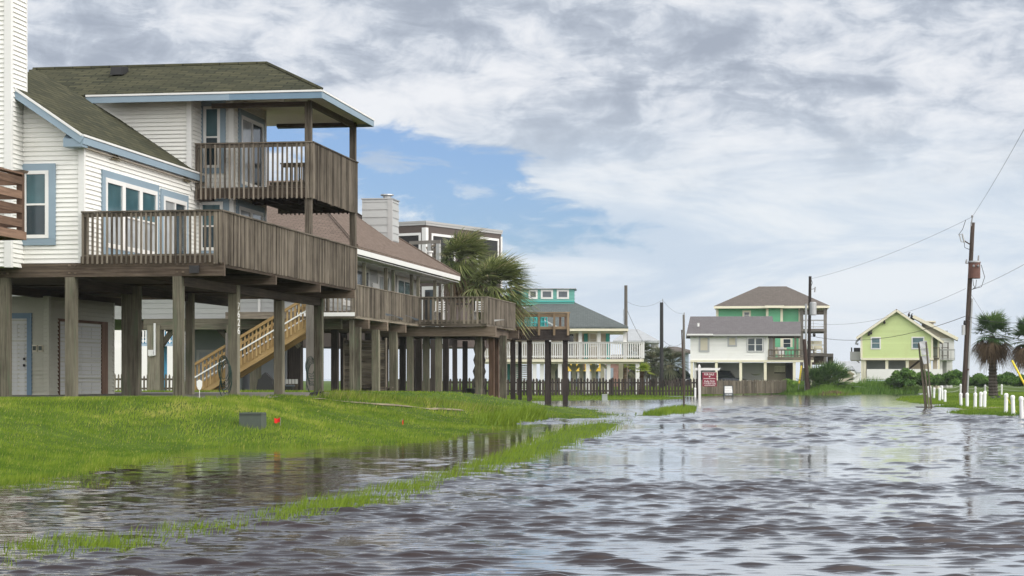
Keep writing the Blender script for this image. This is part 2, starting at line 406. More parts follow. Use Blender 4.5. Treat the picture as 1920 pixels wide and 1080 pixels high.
class Fr:
    """a building's own axes: +y runs away along its street side, turned a degrees to the right of the view"""
    def __init__(s, x, y, a): s.o = (x, y); s.a = R(a); s.c = math.cos(s.a); s.s = math.sin(s.a)
    def w(s, lx, ly): return (s.o[0]+lx*s.c+ly*s.s, s.o[1]-lx*s.s+ly*s.c)
    def Y(s, lx, ly): return s.w(lx, ly)[1]
    def at_y(s, px, ly):
        t = (px-960)/F  # X = t*Y
        bx = s.o[0]+ly*s.s; by = s.o[1]+ly*s.c
        return (t*by-bx)/(s.c+t*s.s)
    def at_x(s, px, lx):
        t = (px-960)/F
        bx = s.o[0]+lx*s.c; by = s.o[1]-lx*s.s
        return (t*by-bx)/(s.s-t*s.c)
    def z(s, py, lx, ly): return PZ(py, s.Y(lx, ly))
    def root(s, name, zb, label, cat):
        o = thing(name, (s.o[0], s.o[1], zb), label, cat, -s.a); BASE[o.name] = zb; return o
def side_y(c): return lambda a, z, o: (a, c-o, z)      # wall facing the camera side (-y)
def side_x(c): return lambda a, z, o: (c+o, a, z)      # wall facing the street side (+x)
def side_nx(c): return lambda a, z, o: (c-o, -a, z)
def siding(mb, mp, z0, z1, left, right, step=.19, out=.03):
    L = left if callable(left) else (lambda z: left)
    Rr = right if callable(right) else (lambda z: right)
    z = z0
    while z < z1-1e-4:
        t = min(z+step, z1); l0, r0, l1, r1 = L(z), Rr(z), L(t), Rr(t)
        if r0-l0 < .005: break
        if r1 < l1: r1 = l1 = (r1+l1)/2
        rn = random.random()
        mb.poly([mp(l0, z, out), mp(r0, z, out), mp(r1, t, .004), mp(l1, t, .004)], rn)
        mb.poly([mp(l0, z, .004), mp(r0, z, .004), mp(r0, z, out), mp(l0, z, out)], rn)
        z = t
def rect(mb, mp, a0, a1, z0, z1, o0, o1, mi=0, rnd=None):
    """a block on a wall: from proud o0 to proud o1"""
    p = [mp(a0, z0, o1), mp(a1, z0, o1), mp(a1, z0, o0), mp(a0, z0, o0), mp(a0, z1, o1), mp(a1, z1, o1), mp(a1, z1, o0), mp(a0, z1, o0)]
    mb.hexa(p, rnd, mi)
def window(parent, mp, a0, a1, z0, z1, trim='trim_blue', tw=.1, frame='trim_white', fw=.055, panes=('glass_sky_teal', 'glass_dark'), cols=1, rail=True, name='window', split='h'):
    c = MB()
    if tw:
        rect(c, mp, a0, a1, z1-tw, z1, .0, .045); rect(c, mp, a0, a1, z0, z0+tw, .0, .045)
        rect(c, mp, a0, a0+tw, z0+tw, z1-tw, .0, .045); rect(c, mp, a1-tw, a1, z0+tw, z1-tw, .0, .045)
    else: rect(c, mp, a0, a1, z0, z1, 0, .02)
    w = c.build(name, trim, parent)
    i0, i1, j0, j1 = a0+tw, a1-tw, z0+tw, z1-tw
    f = MB(); g = MB()
    cw = (i1-i0)/cols
    for q in range(cols):
        x0, x1 = i0+q*cw, i0+(q+1)*cw
        rect(f, mp, x0, x0+fw, j0, j1, .0, .06); rect(f, mp, x1-fw, x1, j0, j1, .0, .06)
        rect(f, mp, x0+fw, x1-fw, j1-fw, j1, 0, .06); rect(f, mp, x0+fw, x1-fw, j0, j0+fw, 0, .06)
        if split == 'h' and rail:
            zm = (j0+j1)/2; rect(f, mp, x0+fw, x1-fw, zm-.02, zm+.02, .0, .055)
            g.poly([mp(x0+fw, zm, .03), mp(x1-fw, zm, .03), mp(x1-fw, j1-fw, .03), mp(x0+fw, j1-fw, .03)], .5, 0)
            g.poly([mp(x0+fw, j0+fw, .026), mp(x1-fw, j0+fw, .026), mp(x1-fw, zm, .026), mp(x0+fw, zm, .026)], .5, 1)
        elif split == 'v':
            xm = (x0+x1)/2; rect(f, mp, xm-.035, xm+.035, j0+fw, j1-fw, .0, .055)
            g.poly([mp(x0+fw, j0+fw, .03), mp(xm, j0+fw, .03), mp(xm, j1-fw, .03), mp(x0+fw, j1-fw, .03)], .5, 0)
            g.poly([mp(xm, j0+fw, .026), mp(x1-fw, j0+fw, .026), mp(x1-fw, j1-fw, .026), mp(xm, j1-fw, .026)], .5, 1)
        else:
            g.poly([mp(x0+fw, j0+fw, .03), mp(x1-fw, j0+fw, .03), mp(x1-fw, j1-fw, .03), mp(x0+fw, j1-fw, .03)], .5, 0)
    f.build('frame', frame, w); g.build('pane', list(panes), w)
    return w
def railing(parent, p, q, z0, z1, mat='wood_deck', sp=.115, bw=.042, bd=.035, out=(0, 0), capw=.12, lower=True, name='railing', z0q=None, post=0):
    """a run of rail from p to q (plan): balusters z0..z1, top rail, bottom rail"""
    p = Vector((*p, 0)); q = Vector((*q, 0)); d = q-p; L = d.length; d.normalize(); nrm = Vector((d.y, -d.x, 0))
    b = MB(); n = max(2, int(L/sp)); hw = d*bw/2; hd = nrm*bd/2
    for i in range(n+1):
        if L*i/n < bw*.4 or L-L*i/n < bw*.4: pass
        c = p+d*(L*i/n); tl = random.uniform(-.004, .004)*d
        zz0 = z0+random.uniform(-.012, .012)
        pts = [c-hw-hd, c+hw-hd, c+hw+hd, c-hw+hd]
        b.hexa([Vector((v.x, v.y, zz0)) for v in pts[::-1]]+[Vector((v.x+tl.x, v.y+tl.y, z1-.03)) for v in pts[::-1]])
    o = b.build(name, mat, parent)
    t = MB(); ins = -nrm*(bd/2+.022)
    t.beam(p+Vector((0, 0, z1-.015))-d*.03+ins*.5, q+Vector((0, 0, z1-.015))+d*.03+ins*.5, capw, .032)
    t.beam(p+ins+Vector((0, 0, z1-.08)), q+ins+Vector((0, 0, z1-.08)), .038, .085)
    t.build('top_rail', mat, o)
    if lower: t = MB(); t.beam(p+ins+Vector((0, 0, z0+.14)), q+ins+Vector((0, 0, z0+.14)), .038, .085); t.build('bottom_rail', mat, o)
    if post:
        m = max(1, round(L/post))
        for i in range(m+1):
            c = p+d*(L*i/m)-nrm*(bd/2+.09); part_box(o, 'rail_post', mat, c.x-.045, c.x+.045, c.y-.045, c.y+.045, z0, z1-.04)
    return o
def post(parent, x, y, z0, z1, w=.26, mat='wood_post', name='piling', d=None):
    m = MB(); d = d or w; j = random.uniform(-.01, .01)
    m.hexa([(x-w/2, y-d/2, z0), (x+w/2, y-d/2, z0), (x+w/2, y+d/2, z0), (x-w/2, y+d/2, z0),
            (x-w/2+j, y-d/2, z1), (x+w/2+j, y-d/2, z1), (x+w/2+j, y+d/2, z1), (x-w/2+j, y+d/2, z1)])
    return m.build(name, mat, parent)
def part_box(parent, name, mat, *a):
    m = MB(); m.box(*a); return m.build(name, mat, parent)
def text_obj(parent, s, mat, origin, xdir, ydir, height, name='lettering', width=None, th=.004, align='CENTER'):
    cu = bpy.data.curves.new('text', 'FONT'); cu.body = s; cu.size = 1; cu.align_x = align; cu.extrude = .0; cu.resolution_u = 3; cu.offset = .012
    to = bpy.data.objects.new('text', cu); COL.objects.link(to)
    dg = bpy.context.evaluated_depsgraph_get(); dg.update()
    me = bpy.data.meshes.new_from_object(to.evaluated_get(dg))
    bpy.data.objects.remove(to)
    co = np.zeros(len(me.vertices)*3); me.vertices.foreach_get('co', co); co = co.reshape(-1, 3)
    hh = .7; w0 = co[:, 0].max()-co[:, 0].min()
    sx = (width/w0) if width else height/hh; sy = height/hh
    root = parent
    while root.parent is not None: root = root.parent
    zo = BASE.get(root.name, 0.0)
    X = Vector(xdir).normalized(); Y = Vector(ydir).normalized(); O = Vector(origin)
    new = np.array([(O+X*(c[0]*sx)+Y*(c[1]*sy)) for c in co]); new[:, 2] -= zo
    me.vertices.foreach_set('co', new.ravel()); me.materials.clear(); me.materials.append(M[mat]); me.update()
    o = bpy.data.objects.new(name, me); COL.objects.link(o); o.parent = parent
    return o
def wire_pts(a, b, sag, n=14):
    a = Vector(a); b = Vector(b)
    return [a.lerp(b, i/n)-Vector((0, 0, sag*4*(i/n)*(1-i/n))) for i in range(n+1)]
# ------------------------------------------------------------------ terrain, flood water, grass
def g2(*pp): return [(G(a, b).x, G(a, b).y) for a, b in pp]
LAWN = g2((0, 907), (60, 897), (120, 893), (175, 880), (230, 868), (300, 850), (360, 842), (420, 838), (520, 836), (600, 834), (700, 832), (760, 830), (800, 825), (835, 818), (870, 812), (930, 797), (1000, 791),
          (1035, 786), (1110, 783), (1150, 780.5), (1120, 772.5), (1085, 766), (1000, 762), (955, 757.5))+[(PX(940, 98), 98.), (-8., 104.), (-20, 118), (-140, 118), (-140, 19.5), (-9., 19.5)]
ISLET = g2((1212, 779), (1240, 770.5), (1283, 764.5), (1299, 767), (1272, 774), (1235, 779.5))
BAR = g2((700, 743.5), (960, 744), (1240, 745.6), (1292, 747), (1240, 749.3), (1100, 750.3), (950, 753), (800, 750))
FENCEBANK = g2((1228, 741.2), (1340, 739.3), (1347, 741.2), (1280, 743.2))
RIGHT_A = g2((1688, 750), (1700, 745), (1765, 739), (1800, 737), (2080, 737), (2100, 763), (1985, 765), (1920, 764.5), (1832, 768.5), (1800, 765), (1762, 763.3), (1800, 759.8), (1740, 757), (1702, 752.6))
RIGHT_B = g2((1783, 773.5), (1830, 770), (1880, 767), (1990, 764.5), (2100, 764.5), (2100, 796), (1990, 786), (1930, 783), (1870, 779), (1812, 776.5))
FARLAND = [(-300, 126.), (-60, 124), (PX(690, 127), 127.), (PX(760, 129.5), 129.5), (PX(1228, 130.5), 130.5), (PX(1312, 147), 147.)]+g2((1395, 739.4), (1440, 739), (1500, 740), (1560, 741.2), (1588, 741), (1612, 738.6), (1700, 738), (1765, 737))+[(PX(1900, 165), 165.), (PX(2200, 165), 165.), (420, 180), (600, 900), (-600, 900), (-500, 126)]
STRIP = [(-60, 1062, .30, .3), (0, 1052, .34, .4), (90, 1032, .55, .5), (215, 1012, .6, .55), (330, 998, .5, .45), (430, 984, .42, .5), (520, 968, .40, .5), (580, 958, .4, .8), (640, 944, .42, 1.), (700, 930, .52, 1.1), (755, 918, .42, 1.), (790, 905, .28, .8), (830, 896, .34, 1.),
         (880, 885, .38, 1.05), (930, 868, .48, 1.1), (975, 853, .55, 1.25), (1020, 838, .6, 1.3), (1060, 822, .8, 1.4), (1095, 808, .9, 1.4), (1130, 796, .9, 1.3), (1160, 789, .5, .9)]
def sdist(poly, X, Y):
    """signed distance, positive inside"""
    p = np.array(poly); q = np.roll(p, -1, 0)
    d = np.full(X.shape, 1e9); ins = np.zeros(X.shape, bool)
    for (ax, ay), (bx, by) in zip(p, q):
        ex, ey = bx-ax, by-ay; L = ex*ex+ey*ey
        t = np.clip(((X-ax)*ex+(Y-ay)*ey)/L, 0, 1)
        d = np.minimum(d, np.hypot(X-ax-t*ex, Y-ay-t*ey))
        c = (ay > Y) != (by > Y)
        with np.errstate(divide='ignore', invalid='ignore'):
            ins ^= c & (X < ex*(Y-ay)/(by-ay if by != ay else 1e-9)+ax)
    return np.where(ins, d, -d)
_ph = RS.rand(40, 4)
def vnoise(X, Y, s, k=7, o=0):
    z = np.zeros(np.shape(X))
    for i in range(k):
        a, b, c, e = _ph[(i+o) % 40]; th = a*6.28; f = s*(.6+1.1*b)
        z = z+np.sin((X*math.cos(th)+Y*math.sin(th))*f+c*6.28+1.3*np.sin((X*math.sin(th)-Y*math.cos(th))*f*.7+e*6.28))
    return z/math.sqrt(k/2)
def sm(x): x = np.clip(x, 0, 1); return x*x*(3-2*x)
def strip_d(X, Y):
    """closeness to the grass strip along the drowned road edge: (1 - dist/width), strength"""
    best = np.full(np.shape(X), -9.); st = np.zeros(np.shape(X))
    for (a, b, w0, s0), (c, d, w1, s1) in zip(STRIP[:-1], STRIP[1:]):
        p = G(a, b); q = G(c, d); ex, ey = q.x-p.x, q.y-p.y; L = ex*ex+ey*ey
        t = np.clip(((X-p.x)*ex+(Y-p.y)*ey)/L, 0, 1)
        dd = np.hypot(X-p.x-t*ex, Y-p.y-t*ey); v = 1-dd/(w0+(w1-w0)*t)
        m = v > best; best = np.where(m, v, best); st = np.where(m, s0+(s1-s0)*t, st)
    return best, st
def gz(X, Y):
    X = np.asarray(X, float); Y = np.asarray(Y, float)
    z = np.full(X.shape, -.5)
    wob = .22*vnoise(X, Y, 1.6)*np.clip(Y/60, .4, 1.5)
    d = sdist(LAWN, X, Y)+wob
    far = 1-.62*sm((Y-60)/28)
    z = np.maximum(z, np.where(d > 0, .0+.77*far*sm(d/5.6)+.02*sm(d/.5), d*.1))
    for poly, top, w in ((ISLET, .06, 1.), (BAR, .035, 2.), (FENCEBANK, .05, 1.5), (RIGHT_A, .14, 9.), (RIGHT_B, .10, 3.), (FARLAND, .32, 22.)):
        d = sdist(poly, X, Y)+wob*.6
        z = np.maximum(z, np.where(d > 0, .02+(top-.02)*sm(d/w), .01+d*.06))
    v, s = strip_d(X, Y)
    z = np.maximum(z, np.where(v > -1, -.05+.075*np.clip(v+.2, 0, 1)*np.clip(s-.4, 0, 1), -.5))
    return z
def gz1(x, y): return float(gz(np.array([x]), np.array([y]))[0])
_YS = np.concatenate([np.arange(9, 90, .04), np.arange(90, 400, .2)])
def ghit(px, py):
    X = (px-960)/F*_YS; Z = CZ-(py-HZ)/F*_YS
    w = np.nonzero(Z <= np.maximum(gz(X, _YS), 0))[0]
    i = w[0] if len(w) else len(_YS)-1
    return Vector((X[i], _YS[i], max(0., float(gz(X[i:i+1], _YS[i:i+1])[0]))))
def grid_sheet(rows, cols, zf):
    YY, TT = np.meshgrid(rows, cols, indexing='ij')
    XX = TT*np.maximum(YY, 12.)
    ZZ = zf(XX, YY)
    n, m = XX.shape
    V = np.stack([XX, YY, ZZ], -1).reshape(-1, 3)
    i = np.arange(n*m).reshape(n, m)
    Fc = np.stack([i[:-1, :-1], i[:-1, 1:], i[1:, 1:], i[1:, :-1]], -1).reshape(-1, 4)
    return V, Fc
def outer(t, ext): return np.concatenate([-np.array(ext)[::-1], t, np.array(ext)])
def rows_geo(a, b, k, mn): 
    r = [a]
    while r[-1] < b: r.append(r[-1]+max(mn, r[-1]*k))
    return np.array(r)
def soil_mat():
    m, k, b = newmat('soil')
    o = objco(k); n = k.noise(o, .8, 6, .6); n2 = k.noise(o, 14, 3, .6)
    c = k.ramp(k.m('ADD', k.m('MULTIPLY', n, .7), k.m('MULTIPLY', n2, .3)), [(.3, (.035, .06, .012)), (.55, (.075, .12, .018)), (.75, (.12, .15, .035))])
    k.t.links.new(c, b.inputs['Base Color']); b.inputs['Roughness'].default_value = .95; b.inputs['Specular IOR Level'].default_value = .1
    return m
M['soil'] = soil_mat()
rw = np.concatenate([[-400, -120, -30, -5, 3], rows_geo(8, 210, .0055, .12), [230, 260, 300, 380, 500, 700, 890, 920, 1100, 2000, 5000, 9000]])
V, Fc = grid_sheet(rw, outer(np.linspace(-.34, .34, 330), [.37, .42, .5, .7, 1, 2, 5, 20]), lambda X, Y: np.where((Y > 7) & (Y < 895), gz(X, Y), -.5))
tag(np_mesh('ground', V, Fc, 'soil', smooth=True), kind='structure')

def water_mat():
    m, k, b = newmat('flood_water')
    g = k.n('ShaderNodeNewGeometry').outputs['Position']; sp = k.n('ShaderNodeSeparateXYZ'); k.t.links.new(g, sp.inputs[0])
    x, y, z = sp.outputs
    p1 = k.vec(k.m('MULTIPLY', x, .55), y, 0.0)
    gust = k.noise(k.vec(k.m('MULTIPLY', x, .10), k.m('MULTIPLY', y, .16), 2.0), .9, 4, .6, .8)
    gust = k.sstep(gust, .38, .62)
    w1 = k.noise(p1, 9.0, 4, .6, .6); w2 = k.noise(p1, 1.35, 3, .55, .5)
    far = k.sstep(y, 22.0, 60.0)
    h = k.m('ADD', k.m('MULTIPLY', w1, k.m('ADD', .0004, k.m('MULTIPLY', gust, .0022))), k.m('MULTIPLY', k.m('MULTIPLY', w2, far), k.m('ADD', .005, k.m('MULTIPLY', gust, .02))))
    bp = k.n('ShaderNodeBump', i_Strength=1.0, i_Distance=1.0); k.t.links.new(h, bp.inputs['Height'])
    k.t.links.new(bp.outputs[0], b.inputs['Normal'])
    n = k.noise(k.vec(k.m('MULTIPLY', x, .2), k.m('MULTIPLY', y, .2), 0.), 1.0, 3, .5)
    k.t.links.new(k.ramp(n, [(.35, (.020, .0075, .0058)), (.65, (.013, .006, .005))]), b.inputs['Base Color'])
    rg = k.m('ADD', .045, k.m('MULTIPLY', k.sstep(y, 32.0, 75.0), .07)); k.t.links.new(rg, b.inputs['Roughness']); k.t.links.new(rg, b.inputs['Coat Roughness']); b.inputs['IOR'].default_value = 1.333
    b.inputs['Coat Weight'].default_value = 1.0; b.inputs['Coat IOR'].default_value = 1.333
    k.t.links.new(bp.outputs[0], b.inputs['Coat Normal'])
    return m
M['flood_water'] = water_mat()
def wave_set(n, l0, l1, sd, spread):
    r = np.random.RandomState(sd); out = []
    for i in range(n):
        lam = l0*(l1/l0)**r.rand(); th = r.normal(0, spread)+.05; k_ = 2*math.pi/lam
        out.append((k_*math.sin(th), k_*math.cos(th), r.rand()*6.28, lam**.9*(.6+.8*r.rand()), lam))
    return out
def wave_field(ws, X, Y):
    z = np.zeros(X.shape); e = 0
    for kx, ky, ph, a, lam in ws:
        z += a*np.clip(lam/(np.where(Y < 30, .0014, .0022)*Y)-2.8, 0, 1)*np.sin(kx*X+ky*Y+ph+.6*np.sin(.35*kx*X+.2*ky*Y+2*ph)); e += a*a/2
    return z/math.sqrt(e)
WS1, WS2 = wave_set(64, .09, .28, 3, .21), wave_set(56, .28, .72, 4, .55)
def waves(X, Y):
    ditch = np.interp(Y, [12, 15, 20, 28, 38, 46, 60], [-4.3, -3.55, -2.2, -.9, .4, 2., 30.])     # the strip of grass: calmer water to its left
    calm = np.where(Y > 52, 1.0, .16+.84*sm((X-ditch+.3)/1.2))
    gust = np.clip(vnoise(X*.55, Y, .30, 6, 9), -1.6, 1.6)
    patch = np.clip(vnoise(X*.8, Y*.9, .9, 6, 20), -1.5, 1.5)
    band = np.exp(-((Y-55-.25*X)/3.2)**2)*sm((X-2)/3)+.8*np.exp(-((Y-70-.4*X)/4.5)**2)*sm((X-4)/4)+.7*np.exp(-((Y-84)/2)**2-((X-3.5)/1.6)**2)
    thr = 1.0-.42*gust-.30*patch-1.1*band+.35*sm((Y-88)/25)
    h1 = wave_field(WS1, X, Y); h2 = wave_field(WS2, X, Y)
    crest = lambda h: np.clip(h-thr, 0, None)**1.35
    near = 1-sm((Y-34)/40)
    f1_ = .0082*(crest(h1)+.015*h1)*near
    f2_ = 0.0120*(crest(h2)+(.02+.50*sm((Y-26)/24))*h2)*(.10+.90*sm((Y-17)/24))
    f3_ = .0011*h1*(1-calm)*near/.7
    return ((f1_+f2_)*calm+f3_)*np.clip((168-Y)/20, 0, 1)
rw = np.concatenate([[-400, -60, -5, 6, 9], rows_geo(10., 30, .0014, .014), rows_geo(30.06, 170, .0022, .022), rows_geo(172, 320, .02, .5), [400, 600, 1000, 2000, 5000, 12000]])
wcols = outer(np.linspace(-.31, .42, 1060), [.424, .44, .5, .6, 1, 2, 6, 25])
V, Fc = grid_sheet(rw, wcols, lambda X, Y: np.where((Y > 9.5) & (Y < 170) & (X < .423*np.maximum(Y, 12)) & (X > -.312*np.maximum(Y, 12)), waves(X, Y), 0.))
tag(np_mesh('flood_water', V, Fc, 'flood_water', smooth=True), kind='structure')

def blades(name, X, Y, Z, Hh, Wd, rnd, mat, lean=.45, wind=(.25, .0)):
    n = len(X)
    a = RS.rand(n)*6.28; la = RS.rand(n)*6.28; l = Hh*lean*RS.rand(n)
    B = np.stack([X, Y, Z], -1)
    dx = np.stack([np.cos(a), np.sin(a)*.6, np.zeros(n)], -1)*Wd[:, None]/2
    T = B+np.stack([np.cos(la)*l+wind[0]*Hh, np.sin(la)*l+wind[1]*Hh, Hh], -1)
    V = np.stack([B-dx, B+dx, T], 1).reshape(-1, 3)
    return tag(np_mesh(name, V, np.arange(3*n).reshape(n, 3), mat, r=np.clip(rnd, 0, 1)), kind='stuff')
H1_O = (-6.135, 41.5); _c9, _s9 = math.cos(R(9)), math.sin(R(9))
def h1_local(X, Y):
    dx = X-H1_O[0]; dy = Y-H1_O[1]; return dx*_c9-dy*_s9, dx*_s9+dy*_c9
BERM = [ghit(a, b) for a, b in ((590, 744), (660, 747), (740, 752), (800, 757), (850, 763), (900, 769), (950, 776), (1005, 784))]
def seg_d(pts, X, Y):
    d = np.full(X.shape, 1e9)
    for p, q in zip(pts[:-1], pts[1:]):
        ex, ey = q[0]-p[0], q[1]-p[1]; t = np.clip(((X-p[0])*ex+(Y-p[1])*ey)/(ex*ex+ey*ey), 0, 1)
        d = np.minimum(d, np.hypot(X-p[0]-t*ex, Y-p[1]-t*ey))
    return d
PATHL = [ghit(a, b) for a, b in ((588, 750), (640, 754), (700, 759), (760, 763.5), (820, 768), (868, 771.5))]
def make_grass():
    # lawn: even screen density, thinning with distance
    N = 420000
    pxs = RS.uniform(-160, 1220, N); Ys = 1/np.sqrt(RS.uniform(1/112.**2, 1/19.6**2, N))
    Ys = np.where(RS.rand(N) < .45, RS.uniform(22, 62, N), Ys)
    Xs = (pxs-960)/F*Ys
    d = sdist(LAWN, Xs, Ys)+.22*vnoise(Xs, Ys, 1.6)*np.clip(Ys/60, .4, 1.5)
    lx, ly = h1_local(Xs, Ys)
    under = (lx < -.5+.2*vnoise(Xs, Ys, 2.)) & (ly > .1+.12*vnoise(Xs, Ys, 3.)) & (ly < 17)
    pd = seg_d(PATHL, Xs, Ys)
    patch = vnoise(Xs, Ys, .55, 6, 3)
    fringe = np.clip(1+d/(1.1+.5*patch), 0, 1)**2*.55
    keep = np.where(d > 0, 1., fringe)*np.where(under, 0, 1)*np.where(pd < .06+.03*patch, .05, 1)
    bd = seg_d(BERM, Xs, Ys)
    k = (RS.rand(N) < keep) & (d > -2.2)
    Xs, Ys, d, patch, bd, lx, ly = (q[k] for q in (Xs, Ys, d, patch, bd, lx, ly))
    Z = np.maximum(gz(Xs, Ys), -.05)-.01
    tall = np.exp(-(bd/.8)**2)
    Hh = (.03+.05*RS.rand(len(Xs)))*(1+.25*patch)+tall*(.05+.13*RS.rand(len(Xs)))
    Hh = np.where(d < 0, Hh*.8+.05, Hh)
    Wd = np.maximum(.011, Ys*.00042)*(.7+.7*RS.rand(len(Xs)))
    rn = .36+.15*patch+.30*(RS.rand(len(Xs))-.5)*1.6+.15*vnoise(Xs, Ys, 2.6, 5, 17)+.10*vnoise(Xs, Ys, 7., 5, 27)
    rn = np.where(RS.rand(len(Xs)) < .05, .97, rn)
    t = RS.rand(len(Xs)) < tall*.35
    blades('lawn_grass', Xs[~t], Ys[~t], Z[~t], Hh[~t], Wd[~t], rn[~t], 'grass')
    blades('tall_grass', Xs[t], Ys[t], Z[t], Hh[t]*1.15, Wd[t], RS.rand(t.sum()), 'grass_dry', .6, (.3, 0))
    # drowned strip along the road
    N = 210000
    pxs = RS.uniform(-120, 1190, N); Ys = 1/RS.uniform(1/58., 1/12.2, N); Xs = (pxs-960)/F*Ys
    v, s = strip_d(Xs, Ys)
    cl = vnoise(Xs, Ys, 2.4, 6, 5)
    pr = np.where(v > 0, np.clip(v*1.6, 0, 1)*s*np.clip(.72+.38*cl, .12, 1), 0)
    k = RS.rand(N) < pr*.8
    Xs, Ys, v, s = Xs[k], Ys[k], v[k], s[k]
    Hh = (.05+.09*RS.rand(len(Xs)))*np.clip(.40+.5*s, .4, 1.1)
    blades('strip_grass', Xs, Ys, np.full(len(Xs), -.03), Hh+.03, np.maximum(.011, Ys*.00040)*(.7+.6*RS.rand(len(Xs))), .45+.5*(RS.rand(len(Xs))-.5), 'grass', .5)
    # far banks
    out = []
    for poly, n, hh, pxr, yr in ((ISLET, 6000, .15, (1205, 1305), (60, 86)), (BAR, 26000, .09, (690, 1300), (99, 135)), (FENCEBANK, 7000, .13, (1220, 1355), (128, 156)),
                         (RIGHT_A, 60000, .10, (1680, 2090), (74, 168)), (RIGHT_B, 26000, .10, (1775, 2100), (50, 84)), (FARLAND, 60000, .16, (700, 1620), (127, 190))):
        pxs = RS.uniform(*pxr, n); Ys = 1/RS.uniform(1/yr[1], 1/yr[0], n); Xs = (pxs-960)/F*Ys
        d = sdist(poly, Xs, Ys)+.13*vnoise(Xs, Ys, 1.6)*np.clip(Ys/60, .4, 1.5)
        k = d > -.3*RS.rand(n)
        out.append((Xs[k], Ys[k], np.full(k.sum(), hh)))
    Xs, Ys, hh = (np.concatenate(q) for q in zip(*out))
    n = len(Xs); patch = vnoise(Xs, Ys, .5, 6, 3)
    blades('bank_grass', Xs, Ys, np.maximum(gz(Xs, Ys), -.03)-.01, hh*(.7+.6*RS.rand(n)), np.maximum(.012, Ys*.00045)*(.7+.7*RS.rand(n)), .33+.12*patch+.35*(RS.rand(n)-.5), 'grass')
make_grass()
def walkway():
    m = MB()
    for p, q in zip(PATHL[:-1], PATHL[1:]):
        n = 6
        for i in range(n):
            a = p.lerp(q, i/n); b = p.lerp(q, (i+1)/n); d = (b-a).normalized(); s = Vector((-d.y, d.x, 0))*.07
            c = [a-s, b-s, b+s, a+s]
            m.poly([(v.x, v.y, gz1(v.x, v.y)+.03) for v in c])
    tag(m.build('path', 'sand'), kind='structure')
    m = MB(); pts = [ghit(a, b) for a, b in ((1795, 770.5), (1830, 768.8), (1870, 767.2), (1905, 766), (1960, 764.8), (2060, 764))]
    for p, q in zip(pts[:-1], pts[1:]):
        for i in range(5):
            a = p.lerp(q, i/5); b = p.lerp(q, (i+1)/5); s = Vector((0, .9, 0))
            m.poly([(v.x, v.y, max(gz1(v.x, v.y), .0)+.05) for v in (a-s, b-s, b+s, a+s)])
    tag(m.build('sand_path', 'sand'), kind='structure')
walkway()
